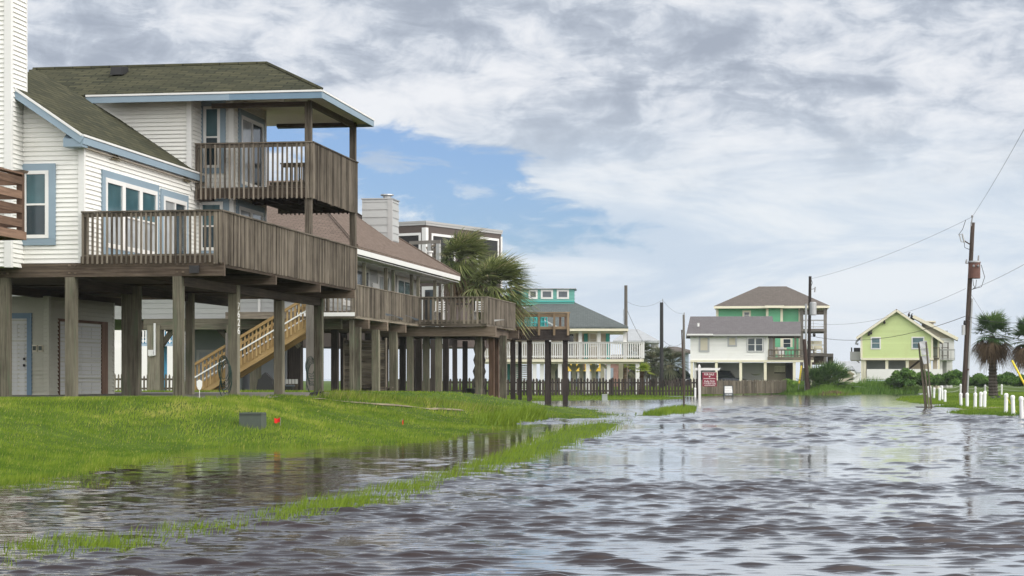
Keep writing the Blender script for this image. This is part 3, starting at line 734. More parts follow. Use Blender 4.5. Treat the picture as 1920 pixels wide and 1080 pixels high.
# ------------------------------------------------------------------ the near house on pilings
f1 = Fr(H1_O[0], H1_O[1], 9)
def house_one():
    zb = .72
    h = f1.root('stilt_house', zb, 'cream sided house on pilings with blue trim, olive shingle roof and two wooden decks', 'house')
    at = f1.at_y; ax = f1.at_x; zz = f1.z
    xw = at(153, 0); L = -8.2
    zf0, zf1 = 3.40, 3.67                        # floor structure
    yD = 8.1
    xE = at(437, yD); yE = ax(497, xE)
    yC = 7.25; xC = at(358, yC)
    # roof planes
    ze = 6.37; xe = at(155, -.3); sl = .675
    zroof = lambda x: ze+(xe-x)*sl
    E1x = .47; E1y = ax(603, E1x); E2y = ax(700, E1x); zE = 8.24; mid = (E1y+E2y)/2; zR = 9.36
    xr = at(500, mid); xEl = xe-(zE-ze)/sl
    xRl = at(62, mid)
    # ---- walls
    w = MB()
    siding(w, side_y(.12), zf1, 9.2, L, lambda z: min(xw, xe-(z+.16-ze)/sl) if z > 6.1 else xw, .1)
    siding(w, side_x(xw), zf1, 6.22, .12, yD, .1)
    zc = zE+.10
    siding(w, side_y(yC), 5.6, zc, lambda z: min(xC-.1, xe-(z-ze)/sl-.3), xC, .1, .04)
    siding(w, side_x(xC), 5.9, zc, yC, yD, .1)
    siding(w, side_y(yD-.002), zf1, zc, min(xw, xC)-.02, xE, .1, .04)
    siding(w, side_x(xE), zf1, zc, yD, yE, .1)
    w.box(L, xw-.01, .125, yD, zf1+.02, 6.1, mi=0); w.box(L, xE-.01, yD+.005, yE, zf1+.02, zc-.01); w.box(xC-.5, xC-.01, yC+.005, yD, 5.6, zc-.01)
    w.build('wall', 'siding_cream', h)
    for x, y, z0, z1 in ((xw-.045, .075, zf1-.02, 6.2), (xE-.045, yD-.045, zf1, 5.85), (xE-.045, yD-.045, 5.9, zc), (xC-.045, yC-.045, 6.0, zc)):
        part_box(h, 'corner_trim', 'trim_white', x-.055, x+.072, y-.01, y+.10, z0, z1)
    part_box(h, 'corner_trim', 'trim_white', xE-.06, xE+.04, yE-.08, yE+.02, zf1, zc)
    # ---- roof
    r = MB()
    zr2 = lambda x, y: (x, y, zroof(x))
    def onroof(px, py):
        best = None
        for Y in np.arange(40, 58, .01):
            X, z = PX(px, Y), PZ(py, Y); dx, dy = X-f1.o[0], Y-f1.o[1]; lx = dx*f1.c-dy*f1.s; e = abs(z-zroof(lx))
            if best is None or e < best[0]: best = (e, lx, dx*f1.s+dy*f1.c, zroof(lx))
        return best[1:]
    xk = at(14, -.32)
    r.slab([(xe, -.32, ze), (xe, yD+.4, ze), (xEl, E1y, zE+.004), onroof(63, 128), onroof(46, 139), onroof(20, 156), (xk, -.32, zroof(xk))], .07)
    rf = r.build('lower_roof', 'roof_green', h)
    r = MB()
    r.slab([(xEl, E1y, zE), (E1x, E1y, zE), (xr, mid, zR), (xRl, mid, zR)], .06)
    r.slab([(E1x, E1y, zE), (E1x, E2y, zE), (xr, mid, zR)], .06)
    r.slab([(E1x, E2y, zE), (L, E2y, zE), (L, mid, zR), (xr, mid, zR)], .06)
    r.tube([(xr, mid, zR+.01), (xRl, mid, zR+.01)], .05, 5); r.tube([(E1x, E1y, zE+.01), (xr, mid, zR+.01)], .05, 5)
    up = r.build('roof', 'roof_green', h)
    v = MB(); vx = at(224, mid-.75); vz = zR-.25
    v.hexa([(vx-.17, mid-1.0, vz-.1), (vx+.17, mid-1.0, vz-.1), (vx+.17, mid-.55, vz-.02), (vx-.17, mid-.55, vz-.02), (vx-.15, mid-.95, vz+.11), (vx+.15, mid-.95, vz+.11), (vx+.15, mid-.5, vz+.17), (vx-.15, mid-.5, vz+.17)])
    v.build('roof_vent', 'black', up)
    # fascia boards and pale drip edge
    fa = MB(); dr = MB(); fd = MB()
    def fas(p, q, mb=None, hgt=.15):
        p = Vector(p); q = Vector(q)
        (mb or fa).beam(p-Vector((0, 0, .065+hgt/2)), q-Vector((0, 0, .065+hgt/2)), .04, hgt)
        dr.beam(p-Vector((0, 0, .033)), q-Vector((0, 0, .033)), .075, .045)
    xs = at(430, E1y)
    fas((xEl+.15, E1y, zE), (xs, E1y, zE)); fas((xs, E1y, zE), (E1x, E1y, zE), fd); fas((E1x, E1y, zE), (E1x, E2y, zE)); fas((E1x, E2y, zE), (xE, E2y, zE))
    fas((xe, -.32, ze), (xe, yD-.05, ze)); fas((xk, -.33, zroof(xk)), (xe, -.33, ze))
    fa.hexa([(xe-.42, -.33, ze-.27), (xe, -.33, ze-.27), (xe, -.02, ze-.27), (xe-.42, -.02, ze-.27), (xe-.42, -.335, ze-.1), (xe, -.335, ze-.1), (xe, -.02, ze-.1), (xe-.42, -.02, ze+.1)])
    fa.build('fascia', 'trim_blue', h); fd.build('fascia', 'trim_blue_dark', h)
    dr.build('drip_edge', 'trim_white', h)
    s = MB()
    a0, a1, b0, b1, i_ = xEl, E1x-.02, E1y+.02, E2y-.02, .55; zl = zE-.14
    s.box(a0, a1-i_, b0+i_, b1-i_, zc, zc+.02)
    s.poly([(a0, b0, zl), (a1, b0, zl), (a1-i_, b0+i_, zc), (a0, b0+i_, zc)]); s.poly([(a1, b0, zl), (a1, b1, zl), (a1-i_, b1-i_, zc), (a1-i_, b0+i_, zc)]); s.poly([(a1, b1, zl), (a0, b1, zl), (a0, b1-i_, zc), (a1-i_, b1-i_, zc)])
    s.poly([(xe, -.3, ze-.26), (xw-.02, -.3, ze-.26), (xw-.02, yD, ze-.26), (xe, yD, ze-.26)])
    s.build('soffit', 'soffit', h)
    lm = MB(); lx, ly = at(543, mid-.4), mid-.4
    lm.lathe([(.12, -.02), (.15, -.0), (.15, -.05), (.11, -.11), (.03, -.15)][::-1], (lx, ly, zc)); lm.build('ceiling_lamp', 'trim_cream', h)
    # ---- chimney
    c = MB(); cx = at(19, -.55); cy0 = -.55; cy1 = ax(48, cx)
    siding(c, side_y(cy0), zf1-.1, 11.2, cx-1.5, cx, .1); siding(c, side_x(cx), zf1-.1, 11.2, cy0, cy1, .1)
    c.box(cx-1.5, cx-.01, cy0+.01, cy1, zf1-.1, 11.2)
    ch = c.build('chimney', 'siding_cream', h)
    part_box(ch, 'corner_trim', 'trim_white', cx-.12, cx+.03, cy0-.035, cy0+.09, zf1-.12, 11.2); part_box(ch, 'corner_trim', 'trim_white', cx-.05, cx+.03, cy1-.02, cy1+.03, 6, 11.2)
    # ---- windows and doors
    A = side_y(.10)
    window(h, A, at(32, .1), at(105, .1), zz(460, -4, .1), zz(307, -4, .1), tw=.15, fw=.075)
    B = side_x(xw+.018)
    bz = lambda py, px: zz(py, xw, ax(px, xw))
    window(h, B, ax(188, xw), ax(294, xw), zf1+.25, bz(318, 190), tw=.16, fw=.1, cols=3, panes=('glass_sky_teal', 'glass_curtain'))
    window(h, B, ax(298, xw), ax(349, xw), zf1+.12, bz(354, 300), tw=.16, fw=.1, panes=('glass_curtain', 'glass_dark'), split='v', name='sliding_door')
    D = side_y(yD-.02); E = side_x(xE+.018)
    window(h, D, at(364, yD), at(431, yD), zz(482, xw, yD), zz(367, xw, yD), tw=.16, fw=.08)
    window(h, E, ax(441, xE), ax(492, xE), zf1+.9, zz(374, xE, ax(441, xE)), tw=.15, fw=.09, cols=2, panes=('glass_curtain', 'glass_curtain'))
    window(h, D, at(373, yD), at(424, yD), zz(326, xw, yD), zz(190, xw, yD), tw=.14, fw=.07)
    window(h, E, ax(445, xE), ax(492, xE), 6.02, zz(203, xE, ax(445, xE)), tw=.15, fw=.09, panes=('glass_curtain', 'glass_dark'), split='v', name='sliding_door')
    # ---- floor, lower deck
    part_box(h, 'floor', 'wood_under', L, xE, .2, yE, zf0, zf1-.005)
    yd1 = ax(667, 0)
    d = MB()
    y = .02
    while y < yd1: d.box(xw if y < yD else xE, -.02, y, y+.135, 3.80, 3.838); y += .142
    dk = d.build('deck_floor', 'wood_deck', h)
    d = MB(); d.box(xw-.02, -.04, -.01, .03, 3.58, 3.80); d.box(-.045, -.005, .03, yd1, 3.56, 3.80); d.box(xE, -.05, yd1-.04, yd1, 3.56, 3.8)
    for i in range(24): d.box(xE if i*.55 > yD else xw, -.05, .3+i*.55, .34+i*.55, 3.6, 3.798) if .3+i*.55 < yd1-.1 else None
    d.build('deck_joists', 'wood_under', h)
    zt = zz(393, 0, 0)
    railing(h, (xw+.04, -.03), (0, -.03), 3.64, zt, sp=.105, post=2.9)
    railing(h, (.02, .0), (.02, yd1), 3.62, zt, sp=.105, post=2.4)
    railing(h, (.0, yd1), (xE+.3, yd1), 3.62, zt, sp=.115)
    # ---- balcony
    yb = ax(583, -.04); yb1 = ax(668, -.02); xbl = at(369, yb)
    zbt = zz(265, 0, yb); zbf = 5.98
    d = MB(); y = yb+.03
    while y < yb1: d.box(xbl+.04 if y < yD-.1 else xE+.03, -.06, y, y+.135, zbf-.04, zbf); y += .142
    d.build('balcony_floor', 'wood_deck', h)
    d = MB(); d.box(xbl, -.04, yb-.02, yb+.02, zbf-.27, zbf-.041); d.box(-.06, -.02, yb+.02, yb1, zbf-.27, zbf-.041)
    d.box(xE, -.06, yb1-.05, yb1, zbf-.27, zbf-.041); d.box(xE, -.06, yb+2.2, yb+2.26, zbf-.25, zbf-.041)
    for i in range(int((-.1-xbl)/.45)): x = xbl+.2+i*.45; d.box(x, x+.04, yb+.03, (yD-.02) if x < xE else yb1-.06, zbf-.24, zbf-.041)
    d.box(xbl-.4, xbl+.3, yb+.08, yb+.5, zbf-.3, zbf-.045)
    d.build('balcony_joists', 'wood_under', h)
    railing(h, (xbl, yb-.04), (-.02, yb-.04), zbf-.30, zbt, sp=.122, post=2.6)
    railing(h, (.0, yb), (.0, yb1), zbf-.30, zbt, sp=.112, post=2.3)
    railing(h, (-.02, yb1), (xE+.1, yb1), zbf-.30, zbt, sp=.122)
    # a slatted bench seen through the balcony rail
    b = MB(); x0, x1 = at(500, yb1-.5), at(575, yb1-.5)
    b.box(x0, x1, yb1-.55, yb1-.5, zbf+.36, zbf+.45); b.box(x0, x1, yb1-.55, yb1-.2, zbf+.40, zbf+.44)
    b.box(x0, x0+.06, yb1-.55, yb1-.5, zbf, zbf+.4); b.box(x1-.06, x1, yb1-.55, yb1-.5, zbf, zbf+.4)
    for i in range(9): x = x0+.1+i*(x1-x0-.2)/9; b.box(x, x+.05, yb1-.16, yb1-.13, zbf+.1, zbf+.5)
    b.box(x0, x1, yb1-.18, yb1-.12, zbf+.5, zbf+.58)
    b.build('bench', 'wood_deck', h)
    # posts through both decks, header beams
    for px, y in ((579, yb+.12), (662, yb1-.14)):
        x = at(px, y); post(h, x, y, 3.84, zE-.16, .16, 'wood_deck', 'deck_post')
    xa = at(579, yb+.12); xb = at(662, yb1-.14)
    for p, q, hh in (((xE, yb1-.14, zE-.06), (xb+.1, yb1-.14, zE-.06), .26), ((xa, yb+.17, zE-.17), (xb, yb1-.19, zE-.17), .14), ((at(400, yD-.3), yb+.12, zE-.2), (xa, yb+.12, zE-.2), .12)):
        b = MB(); b.beam(p, q, .09, hh); b.build('header_beam', 'wood_beam', h)
    # ---- beams and pilings
    ys = [.06]+[ax(px, .07) for px in (517, 600, 665)]
    for i, y in enumerate(ys):
        m = MB()
        m.box(L, .08, y-.06, y+.02, 3.365, 3.575 if i else 3.66); m.box(L, .06, y+.05, y+.12, 3.365, 3.57)
        if i == 0:
            for px in (8, 134, 336): 
                x = at(px, 0)
                for dz in (.06, .22): m.box(x-.07, x-.02, y-.078, y-.058, 3.37+dz, 3.41+dz); m.box(x+.06, x+.11, y-.078, y-.058, 3.37+dz, 3.41+dz)
        m.build('beam', 'wood_beam', h)
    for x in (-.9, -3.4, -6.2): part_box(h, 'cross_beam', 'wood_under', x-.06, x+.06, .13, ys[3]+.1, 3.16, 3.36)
    piles = []
    def pile(px, y, w): 
        x = at(px, y); g = gz1(*f1.w(x, y)); return post(h, x, y, g-.3, 3.36, w)
    pile(7, .1, .26); pile(134.5, .1, .215); pile(335.5, .1, .20)
    pn = pile(438.5, ys[1], .22); pile(524, ys[2], .22); pile(597.5, ys[3], .22)
    pile(252, ys[1], .26); pile(240, ys[1]+1.2, .24); pile(356, ys[2], .19); pile(70, 5.2, .2) if False else None
    # house number on the street side of one piling
    x = at(438.5, ys[1])+.11; y = ys[1]
    for i, chh in enumerate('17626'):
        z = zz(558+15.4*i, x, y)
        text_obj(pn, chh, 'trim_white', (x+.008, y, z-.08), (0, 1, 0), (0, 0, 1), .165, 'house_number', width=.07 if chh == '1' else .19)
    # ---- ground floor room
    gy = (48-H1_O[1])/_c9-(-5.)*0; gx = at(90, 5.4); gy = 5.4
    gy1 = ax(212, gx); g0 = .70
    w = MB()
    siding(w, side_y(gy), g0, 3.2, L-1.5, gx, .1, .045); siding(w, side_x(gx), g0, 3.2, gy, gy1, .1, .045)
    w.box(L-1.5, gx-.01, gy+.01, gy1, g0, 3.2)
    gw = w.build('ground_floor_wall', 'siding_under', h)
    part_box(gw, 'corner_trim', 'siding_under', gx-.1, gx+.035, gy-.035, gy+.1, g0, 3.2); part_box(gw, 'corner_trim', 'siding_under', gx-.05, gx+.035, gy1-.06, gy1+.02, g0, 3.2)
    ga = ax(108, gx); gb = ax(190, gx); gt = zz(597, gx, ga); GX = side_x(gx+.012)
    m = MB(); rect(m, GX, ga-.03, ga+.04, g0, gt, 0, .04); rect(m, GX, gb-.1, gb+.32, g0, gt, 0, .05); rect(m, GX, ga+.04, gb-.1, gt-.07, gt, 0, .045)
    gd = m.build('garage_door', 'wood_brown', h)
    m = MB(); nr = 4
    for i in range(nr):
        z0 = g0+.03+(gt-.07-g0-.03)*i/nr; z1 = g0+.03+(gt-.07-g0-.03)*(i+1)/nr-.012
        rect(m, GX, ga+.04, gb-.1, z0, z1, 0, .018)
        for j in range(4):
            a0 = ga+.06+(gb-.1-ga-.08)*j/4+.03; a1 = ga+.06+(gb-.1-ga-.08)*(j+1)/4-.03
            rect(m, GX, a0, a1, z0+.09, z1-.09, .018, .026)
    m.build('door_panel', 'door_white', gd)
    GY = side_y(gy-.012); dx0, dx1 = at(20, gy), at(52, gy); dz = zz(597, -6, gy)
    m = MB(); rect(m, GY, dx1, dx1+.12, g0, dz+.13, 0, .05); rect(m, GY, dx0-.12, dx0, g0, dz+.13, 0, .05); rect(m, GY, dx0, dx1, dz, dz+.13, 0, .05)
    ed = m.build('entry_door', 'trim_blue_dark', h)
    m = MB(); rect(m, GY, dx0, dx1, g0+.05, dz, 0, .02)
    wd = dx1-dx0
    for z0, z1 in ((.75, .94), (.36, .70), (.06, .32)):
        for a in (.14, .56): rect(m, GY, dx0+wd*a, dx0+wd*(a+.3), g0+(dz-g0)*z0, g0+(dz-g0)*z1, .02, .03)
    m.build('door_panel', 'door_white', ed)
    for z, nm in ((.42, 'handle'), (.5, 'lock')):
        m = MB(); m.lathe([(.028, -.03), (.028, .03)], (dx1-.07, gy-.06, g0+(dz-g0)*z), 8); m.build(nm, 'black', ed)
    for px in (67, 78):
        x = at(px, gy); mbx = part_box(h, 'meter_box', 'trim_cream', x-.055, x+.055, gy-.08, gy, zz(659, x, gy), zz(647, x, gy))
        part_box(mbx, 'meter_cover', 'box_green', x-.038, x+.038, gy-.10, gy-.08, zz(657, x, gy), zz(649, x, gy))
    # flood light under the deck edge
    x = at(365, -.1); m = MB(); m.hexa([(x-.10, -.16, 3.42), (x+.10, -.16, 3.42), (x+.08, -.02, 3.46), (x-.08, -.02, 3.46), (x-.11, -.13, 3.58), (x+.11, -.13, 3.58), (x+.08, -.02, 3.56), (x-.08, -.02, 3.56)]); m.build('flood_light', 'black', h)
    # beige decorations on the street wall, simplified to spread blades
    for px, py, lab in ((212, 299, 'left of the two beige ornaments high on the cream wall'), (345, 340, 'right of the two beige ornaments high on the cream wall')):
        y = ax(px, xw); z = zz(py, xw, y); wx, wy = f1.w(xw+.05, y)
        m = MB()
        for i in range(9):
            a = R(-25+i*28); l = random.uniform(.1, .2)
            m.beam((0, 0, 0), (.02, math.cos(a)*l*1.5, math.sin(a)*l*.7+.03), .03, .02)
        o = m.build('wall_ornament', 'sand'); o.location = (wx, wy, z); o.rotation_euler = (0, 0, -f1.a); tag(o, lab, 'ornament', 'ornaments on the cream wall')
    # outlet cover on the wall by the deck
    m = MB(); y = ax(172, xw); z = zz(437, xw, y); rect(m, side_x(xw+.018), y-.05, y+.05, z-.08, z+.08, 0, .03); m.build('outlet', 'trim_white', h)
    return h
house_one()
m = MB(); m.poly([(*f1.w(a, b), .715) for a, b in ((-10, .3), (-.35, .2), (-.2, 9), (-.6, 16.5), (-10, 16.5))])
sl_ = []
for a in np.linspace(-10, -.3, 24):
    sl_.append(a)
m = MB(); yy = np.linspace(.15, 16, 34)
for i in range(len(sl_)-1):
    for j in range(len(yy)-1):
        m.poly([(*f1.w(a, b), gz1(*f1.w(a, b))+.012) for a, b in ((sl_[i], yy[j]), (sl_[i+1], yy[j]), (sl_[i+1], yy[j+1]), (sl_[i], yy[j+1]))])
tag(m.build('concrete_slab', 'concrete'), kind='structure')

def corner_deck():
    fd = Fr(PX(45, 38.2), 38.2, 9)
    z0 = PZ(450, 38.2); t = fd.root('corner_deck', z0, 'weathered deck corner with horizontal slat rails jutting in at the far left edge', 'deck')
    zr = PZ(325, 38.2); zt = PZ(433, 38.2)
    m = MB()
    for i in range(26): m.box(-2.6, .0, -3.2+i*.125, -3.09+i*.125, zt-.035, zt)
    m.build('deck_floor', 'wood_brown', t)
    m = MB(); m.box(-.05, .03, -3.2, .05, z0, zt-.02); m.box(-2.6, -.05, .0, .05, z0, zt-.036); m.box(-2.6, -.05, -3.2, -3.15, z0, zt-.036)
    for i in range(5): m.box(-2.6+i*.5, -2.56+i*.5, -3.1, 0, z0+.03, zt-.04)
    m.build('rim_board', 'wood_brown', t)
    m = MB(); m.box(-.12, .0, -.08, .03, zt, zr); rp = m.build('rail_post', 'wood_brown', t)
    m = MB(); m.hexa([(-.16, -.12, zr), (.04, -.12, zr), (.04, .07, zr), (-.16, .07, zr), (-.18, -.14, zr+.05), (.06, -.14, zr+.05), (.06, .09, zr+.05), (-.18, .09, zr+.05)])
    m.build('post_cap', 'wood_beam', rp)
    for q in ((-.12, .0, -1.7, -1.6), (-.12, 0, -3.2, -3.1), (-2.55, -2.45, -.05, .05)): part_box(t, 'rail_post', 'wood_brown', *q, zt, zr)
    hh = zr-zt
    for k in range(4):
        a = zt+hh*(.06+k*.245); m = MB(); m.box(-.03, .0, -3.2, -.09, a, a+hh*.135); m.box(-2.6, -.13, -.02, .015, a, a+hh*.135); m.build('slat_rail', 'wood_brown', t)
    m = MB(); m.box(-.14, .03, -3.2, -.09, zr-.04, zr-.005); m.box(-2.6, -.13, -.09, .045, zr-.04, zr-.005); m.build('top_rail', 'wood_brown', t)
    for x, y in ((-2.3, -.3), (-2.3, -3.0), (-1.9, -3.0)): post(t, x, y, gz1(*fd.w(x, y))-.3, z0, .24)
corner_deck()
# ------------------------------------------------------------------ the second house: tan roof, long deck on pilings
f2 = Fr(PX(667, 73), 73., 9)
def house_two():
    h = f2.root('porch_house', .45, 'grey house with tan hip roof, porch posts and a long weathered deck', 'house')
    at = f2.at_y; ax = f2.at_x; zz = f2.z
    y1 = ax(785, 0); x2 = at(912, y1); y2 = ax(965, x2)
    zt = zz(533, 0, 0); zfl = zt-1.0; zb0 = zfl-.26
    # roof
    ex = at(669, -.9); ey = -.9; ey2 = ax(862, ex); ze = zz(461, ex, ey); ym = (ey+ey2)/2; xa = at(563, ym); za = zz(338, xa, ym)
    r = MB(); LX = -17
    r.slab([(LX, ey, ze), (ex, ey, ze), (xa, ym, za), (LX, ym, za)], .08)
    r.slab([(ex, ey, ze), (ex, ey2, ze), (xa, ym, za)], .08)
    r.slab([(ex, ey2, ze), (LX, ey2, ze), (LX, ym, za), (xa, ym, za)], .08)
    r.tube([(ex, ey, ze+.01), (xa, ym, za+.01)], .07, 5); r.tube([(ex, ey2, ze+.01), (xa, ym, za+.01)], .07, 5)
    rf = r.build('roof', 'roof_tan', h)
    m = MB(); vy = ax(806, ex-1.2); m.lathe([(.1, 0), (.1, .35), (.16, .38), (.16, .45)], (ex-1.2, vy, ze+.62), 8); m.build('vent_pipe', 'trim_white', rf)
    m = MB(); m.beam((ex, ey-.02, ze-.2), (ex, ey2, ze-.17), .05, .19); m.beam((ex, ey, ze-.2), (LX, ey, ze-.17), .05, .19); m.build('fascia', 'trim_white', h)
    m = MB(); m.box(LX, ex-.03, ey+.03, ey2-.03, ze-.36, ze-.33); m.box(ex-.8, ex-.45, ey+.3, ey2-.4, ze-.43, ze-.361); m.build('soffit', 'trim_grey', h)
    # chimney behind the ridge
    fz = ym+2.4; c0, c1 = at(679, fz), at(734, fz)
    m = MB(); siding(m, side_y(fz), 6.5, zz(374, c0, fz), c0, c1, .33); cy = ax(747, c1); siding(m, side_x(c1), 6.5, zz(374, c0, fz), fz, cy, .33)
    m.box(c0, c1-.005, fz+.005, cy, 6.5, zz(374, c0, fz)-.01); ch = m.build('chimney', 'siding_grey', h)
    t = zz(374, c0, fz)
    m = MB(); m.box(c1-.16, c1+.035, fz-.035, fz+.14, 6.5, t+.02); m.build('corner_trim', 'trim_grey', ch)
    m = MB(); m.box(c0-.04, c1+.05, fz-.05, cy+.04, t, t+.05); m.lathe([(.18, .05), (.18, .18), (.3, .22), (.28, .27)], ((c0+c1)/2+.3, (fz+cy)/2, t), 10); m.build('chimney_cap', 'metal_grey', ch)
    # walls above
    xw = at(787, ax(847, 0)-1.0); ywE = ax(787, xw)
    w = MB()
    siding(w, side_y(1.2), zb0+.05, ze-.34, LX, xw, .2); siding(w, side_x(xw), zfl, ze-.34, 1.2, ywE, .2)
    w.box(LX, xw-.005, 1.205, ywE, zfl-.2, ze-.35); w.build('wall', 'siding_grey', h)
    Wm = side_x(xw+.02)
    for a, b, nm, pn in ((640, 690, 'window', ('glass_curtain', 'glass_grey')), (694, 700, None, None), (706, 728, 'window', ('glass_curtain', 'glass_sky_teal')), (742, 769, 'window', ('glass_sky_teal', 'glass_sky_teal'))):
        if nm is None: continue
        ya, yb = ax(a, xw), ax(b, xw); zt_ = zz(498 if a == 640 else (508 if a == 706 else 516), xw, ya if a != 640 else ax(670, xw))
        window(h, Wm, ya, yb, zfl+.35, zt_, 'trim_white', .12, 'trim_white', .09, panes=pn, cols=1, split='v', rail=True)
    ya, yb = ax(696, xw), ax(706, xw); m = MB(); rect(m, Wm, ya, yb, zfl+.05, ze-.9, 0, .05); m.build('door', 'trim_white', h)
    # deck floor and rim
    m = MB(); m.box(xw-.3, 0, 0, y1, zfl-.05, zfl); m.box(xw-.3, x2, y1, y2, zfl-.05, zfl-.002); m.box(-5, xw-.3, 0, 1.2, zfl-.05, zfl-.001); m.build('deck_floor', 'wood_deck', h)
    m = MB(); m.box(-.05, .0, 0, y1-.0, zb0, zfl-.051); m.box(.0, x2, y1-.0, y1+.05, zb0, zfl-.051); m.box(x2-.05, x2, y1+.05, y2, zb0, zfl-.051); m.box(-5, -.05, .0, .05, zb0, zfl-.051); m.build('rim_board', 'wood_deck', h)
    zl = zb0+.1
    railing(h, (.02, 0), (.02, y1-.05), zl, zt, sp=.135, bw=.06, post=3)
    railing(h, (.05, y1-.03), (x2, y1-.03), zl, zt, sp=.19, bw=.085, post=1.5)
    railing(h, (x2+.02, y1), (x2+.02, y2), zl, zt, sp=.135, bw=.06, post=3)
    railing(h, (-2.2, -.03), (0, -.03), zl, zt-.1, sp=.16, bw=.05, post=1.1)
    m = MB(); m.box(-2.2, -.02, -.1, -.06, zl-.02, zl+.12); m.build('trim_board', 'trim_white', h)
    # porch posts
    for px in (683, 723, 737, 772, 784, 815, 847):
        y = ax(px, -.18); post(h, -.18, y, zfl, ze-.43, .13, 'wood_post', 'porch_post')
    # beams and pilings
    for px in (692, 727, 761):
        y = ax(px, .1); part_box(h, 'beam', 'wood_beam', -9, .1, y-.12, y+.12, zb0-.34, zb0-.01)
    part_box(h, 'beam', 'wood_beam', -2, x2+.35, y1+.25, y1+.5, zb0-.42, zb0-.01); part_box(h, 'beam', 'wood_beam', x2-.5, x2-.2, y1+.6, y2+.5, zb0-.4, zb0-.01)
    part_box(h, 'beam', 'wood_beam', -3, x2+.25, y2-.5, y2-.25, zb0-.38, zb0-.012)
    def pile(px, Y, w, mat='wood_post', top=zb0-.3):
        X = PX(px, Y); dx = X-f2.o[0]; dy = Y-f2.o[1]; lx = dx*f2.c-dy*f2.s; ly = dx*f2.s+dy*f2.c
        post(h, lx, ly, min(gz1(X, Y), .9)-.4, top, w*.87, mat)
    post(h, at(660, .3), .3, .1, zb0, .15, 'wood_post')
    for px, Y, w in ((671, 74.2, .27), (705, 77.8, .32), (738, 81.3, .36), (769, 84.8, .30), (799, 85.6, .30), (823, 84.8, .30), (898, 85.4, .31), (944, 88.5, .31)): pile(px, Y, w)
    pile(922, 88.2, .26, 'wood_brown'); pile(930, 91.3, .3, 'wood_brown')
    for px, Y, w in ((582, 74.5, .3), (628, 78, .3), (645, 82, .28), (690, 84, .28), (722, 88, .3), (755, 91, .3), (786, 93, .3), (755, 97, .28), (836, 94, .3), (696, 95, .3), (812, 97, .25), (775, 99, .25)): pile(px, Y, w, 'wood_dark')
    # side wall under the floor, ground floor enclosure
    part_box(h, 'beam', 'wood_post', at(270, 1.0), at(640, 1.0), .95, 1.2, zz(618, at(300, 1), 1), zb0+.05)
    gx0, gx1 = at(365, 4.0), at(452, 4.0)
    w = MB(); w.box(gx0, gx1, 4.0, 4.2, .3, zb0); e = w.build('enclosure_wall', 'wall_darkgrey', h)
    m = MB(); X0, X1 = at(369, 3.99), at(414, 3.99); zt1 = zz(656, X0, 4); 
    rect(m, side_y(3.99), X0, X0+.1, .4, zt1, 0, .05); rect(m, side_y(3.99), X1-.1, X1, .4, zt1, 0, .05); rect(m, side_y(3.99), X0+.1, X1-.1, zt1-.1, zt1, 0, .05); dd = m.build('door', 'siding_grey', h)
    m = MB(); rect(m, side_y(3.99), X0+.1, X1-.1, .45, zt1-.1, 0, .02); m.build('door_panel', 'wall_palegrey', dd)
    w = MB(); w.box(at(418, 4.6), at(536, 4.6), 4.6, 4.8, .3, zb0); w.build('enclosure_wall', 'wall_palegrey', h)
    w = MB(); w.box(at(537, 5.2), at(562, 5.2), 5.2, 5.4, .3, zb0); w.build('enclosure_wall', 'siding_brown', h)
    # posts, braces and pipe at the side
    def side_post(px, y, w, mat='wood_post'): x = at(px, y); post(h, x, y, .2, zb0-.2, w, mat)
    side_post(292, 1.1, .5); side_post(479, 2.5, .36); side_post(556, 3, .42, 'wood_dark'); side_post(432, 1.0, .26)
    for a, b, c, d in ((303, 648, 327, 614), (432, 640, 407, 612), (562, 650, 545, 630)):
        m = MB(); m.beam((at(a, 1.3), 1.3, zz(b, at(a, 1.3), 1.3)), (at(c, 1.3), 1.3, zz(d, at(c, 1.3), 1.3)), .12, .2); m.build('brace', 'wood_post', h)
    x = at(290, .8); m = MB(); m.tube([(x, .8, zz(606, x, .8)), (x, .8, zz(666, x, .8)), (x-.2, .8, zz(667, x, .8))], .045, 6); m.build('drain_pipe', 'pvc', h)
    x = at(283, .8); m = MB(); m.box(x-.1, x+.1, .75, .9, zz(667, x, .8), zz(656, x, .8)); m.build('meter_box', 'trim_white', h)
    x = at(484, 1.0); m = MB(); m.box(x-.05, x+.05, 1.12, 1.2, zz(600, x, 1), zz(560, x, 1)); m.build('drain_pipe', 'trim_white', h)
    # louvred screens
    for a, b in ((646, 662), (676, 700), (710, 722)):
        y = 6.2; x0, x1 = at(a, y), at(b, y); z0, z1 = .55, zz(638, x0, y); m = MB(); n = 17
        for i in range(n):
            z = z0+(z1-z0)*i/n; m.hexa([(x0, y, z), (x1, y, z), (x1, y+.1, z+.03), (x0, y+.1, z+.03), (x0, y-.02, z+.11), (x1, y-.02, z+.11), (x1, y+.1, z+.13), (x0, y+.1, z+.13)])
        m.box(x0-.05, x0, y-.05, y+.15, z0, z1+.1); m.box(x1, x1+.05, y-.05, y+.15, z0, z1+.1)
        m.build('louvre_screen', 'wood_deck', h)
    # new yellow staircase
    sy = -1.2; X0 = at(362, sy); X1 = at(583, sy); z0 = .5; zs0 = zz(742, X0, sy); zs1 = zz(600, X1, sy)
    sb = MB()
    for yy in (sy, sy+1.25):
        sb.beam((X0+.1, yy, zs0+.1), (X1, yy, zs1-.1), .05, .42)
    sc = sb.build('staircase', 'wood_new', h)
    m = MB(); n = 16
    for i in range(n):
        x = X0+.3+(X1-X0-.3)*i/n; z = zs0+.2+(zs1-zs0-.2)*i/n; m.box(x-.02, x+.3, sy+.03, sy+1.22, z+.1, z+.145); 
    m.build('tread', 'wood_deck', sc)
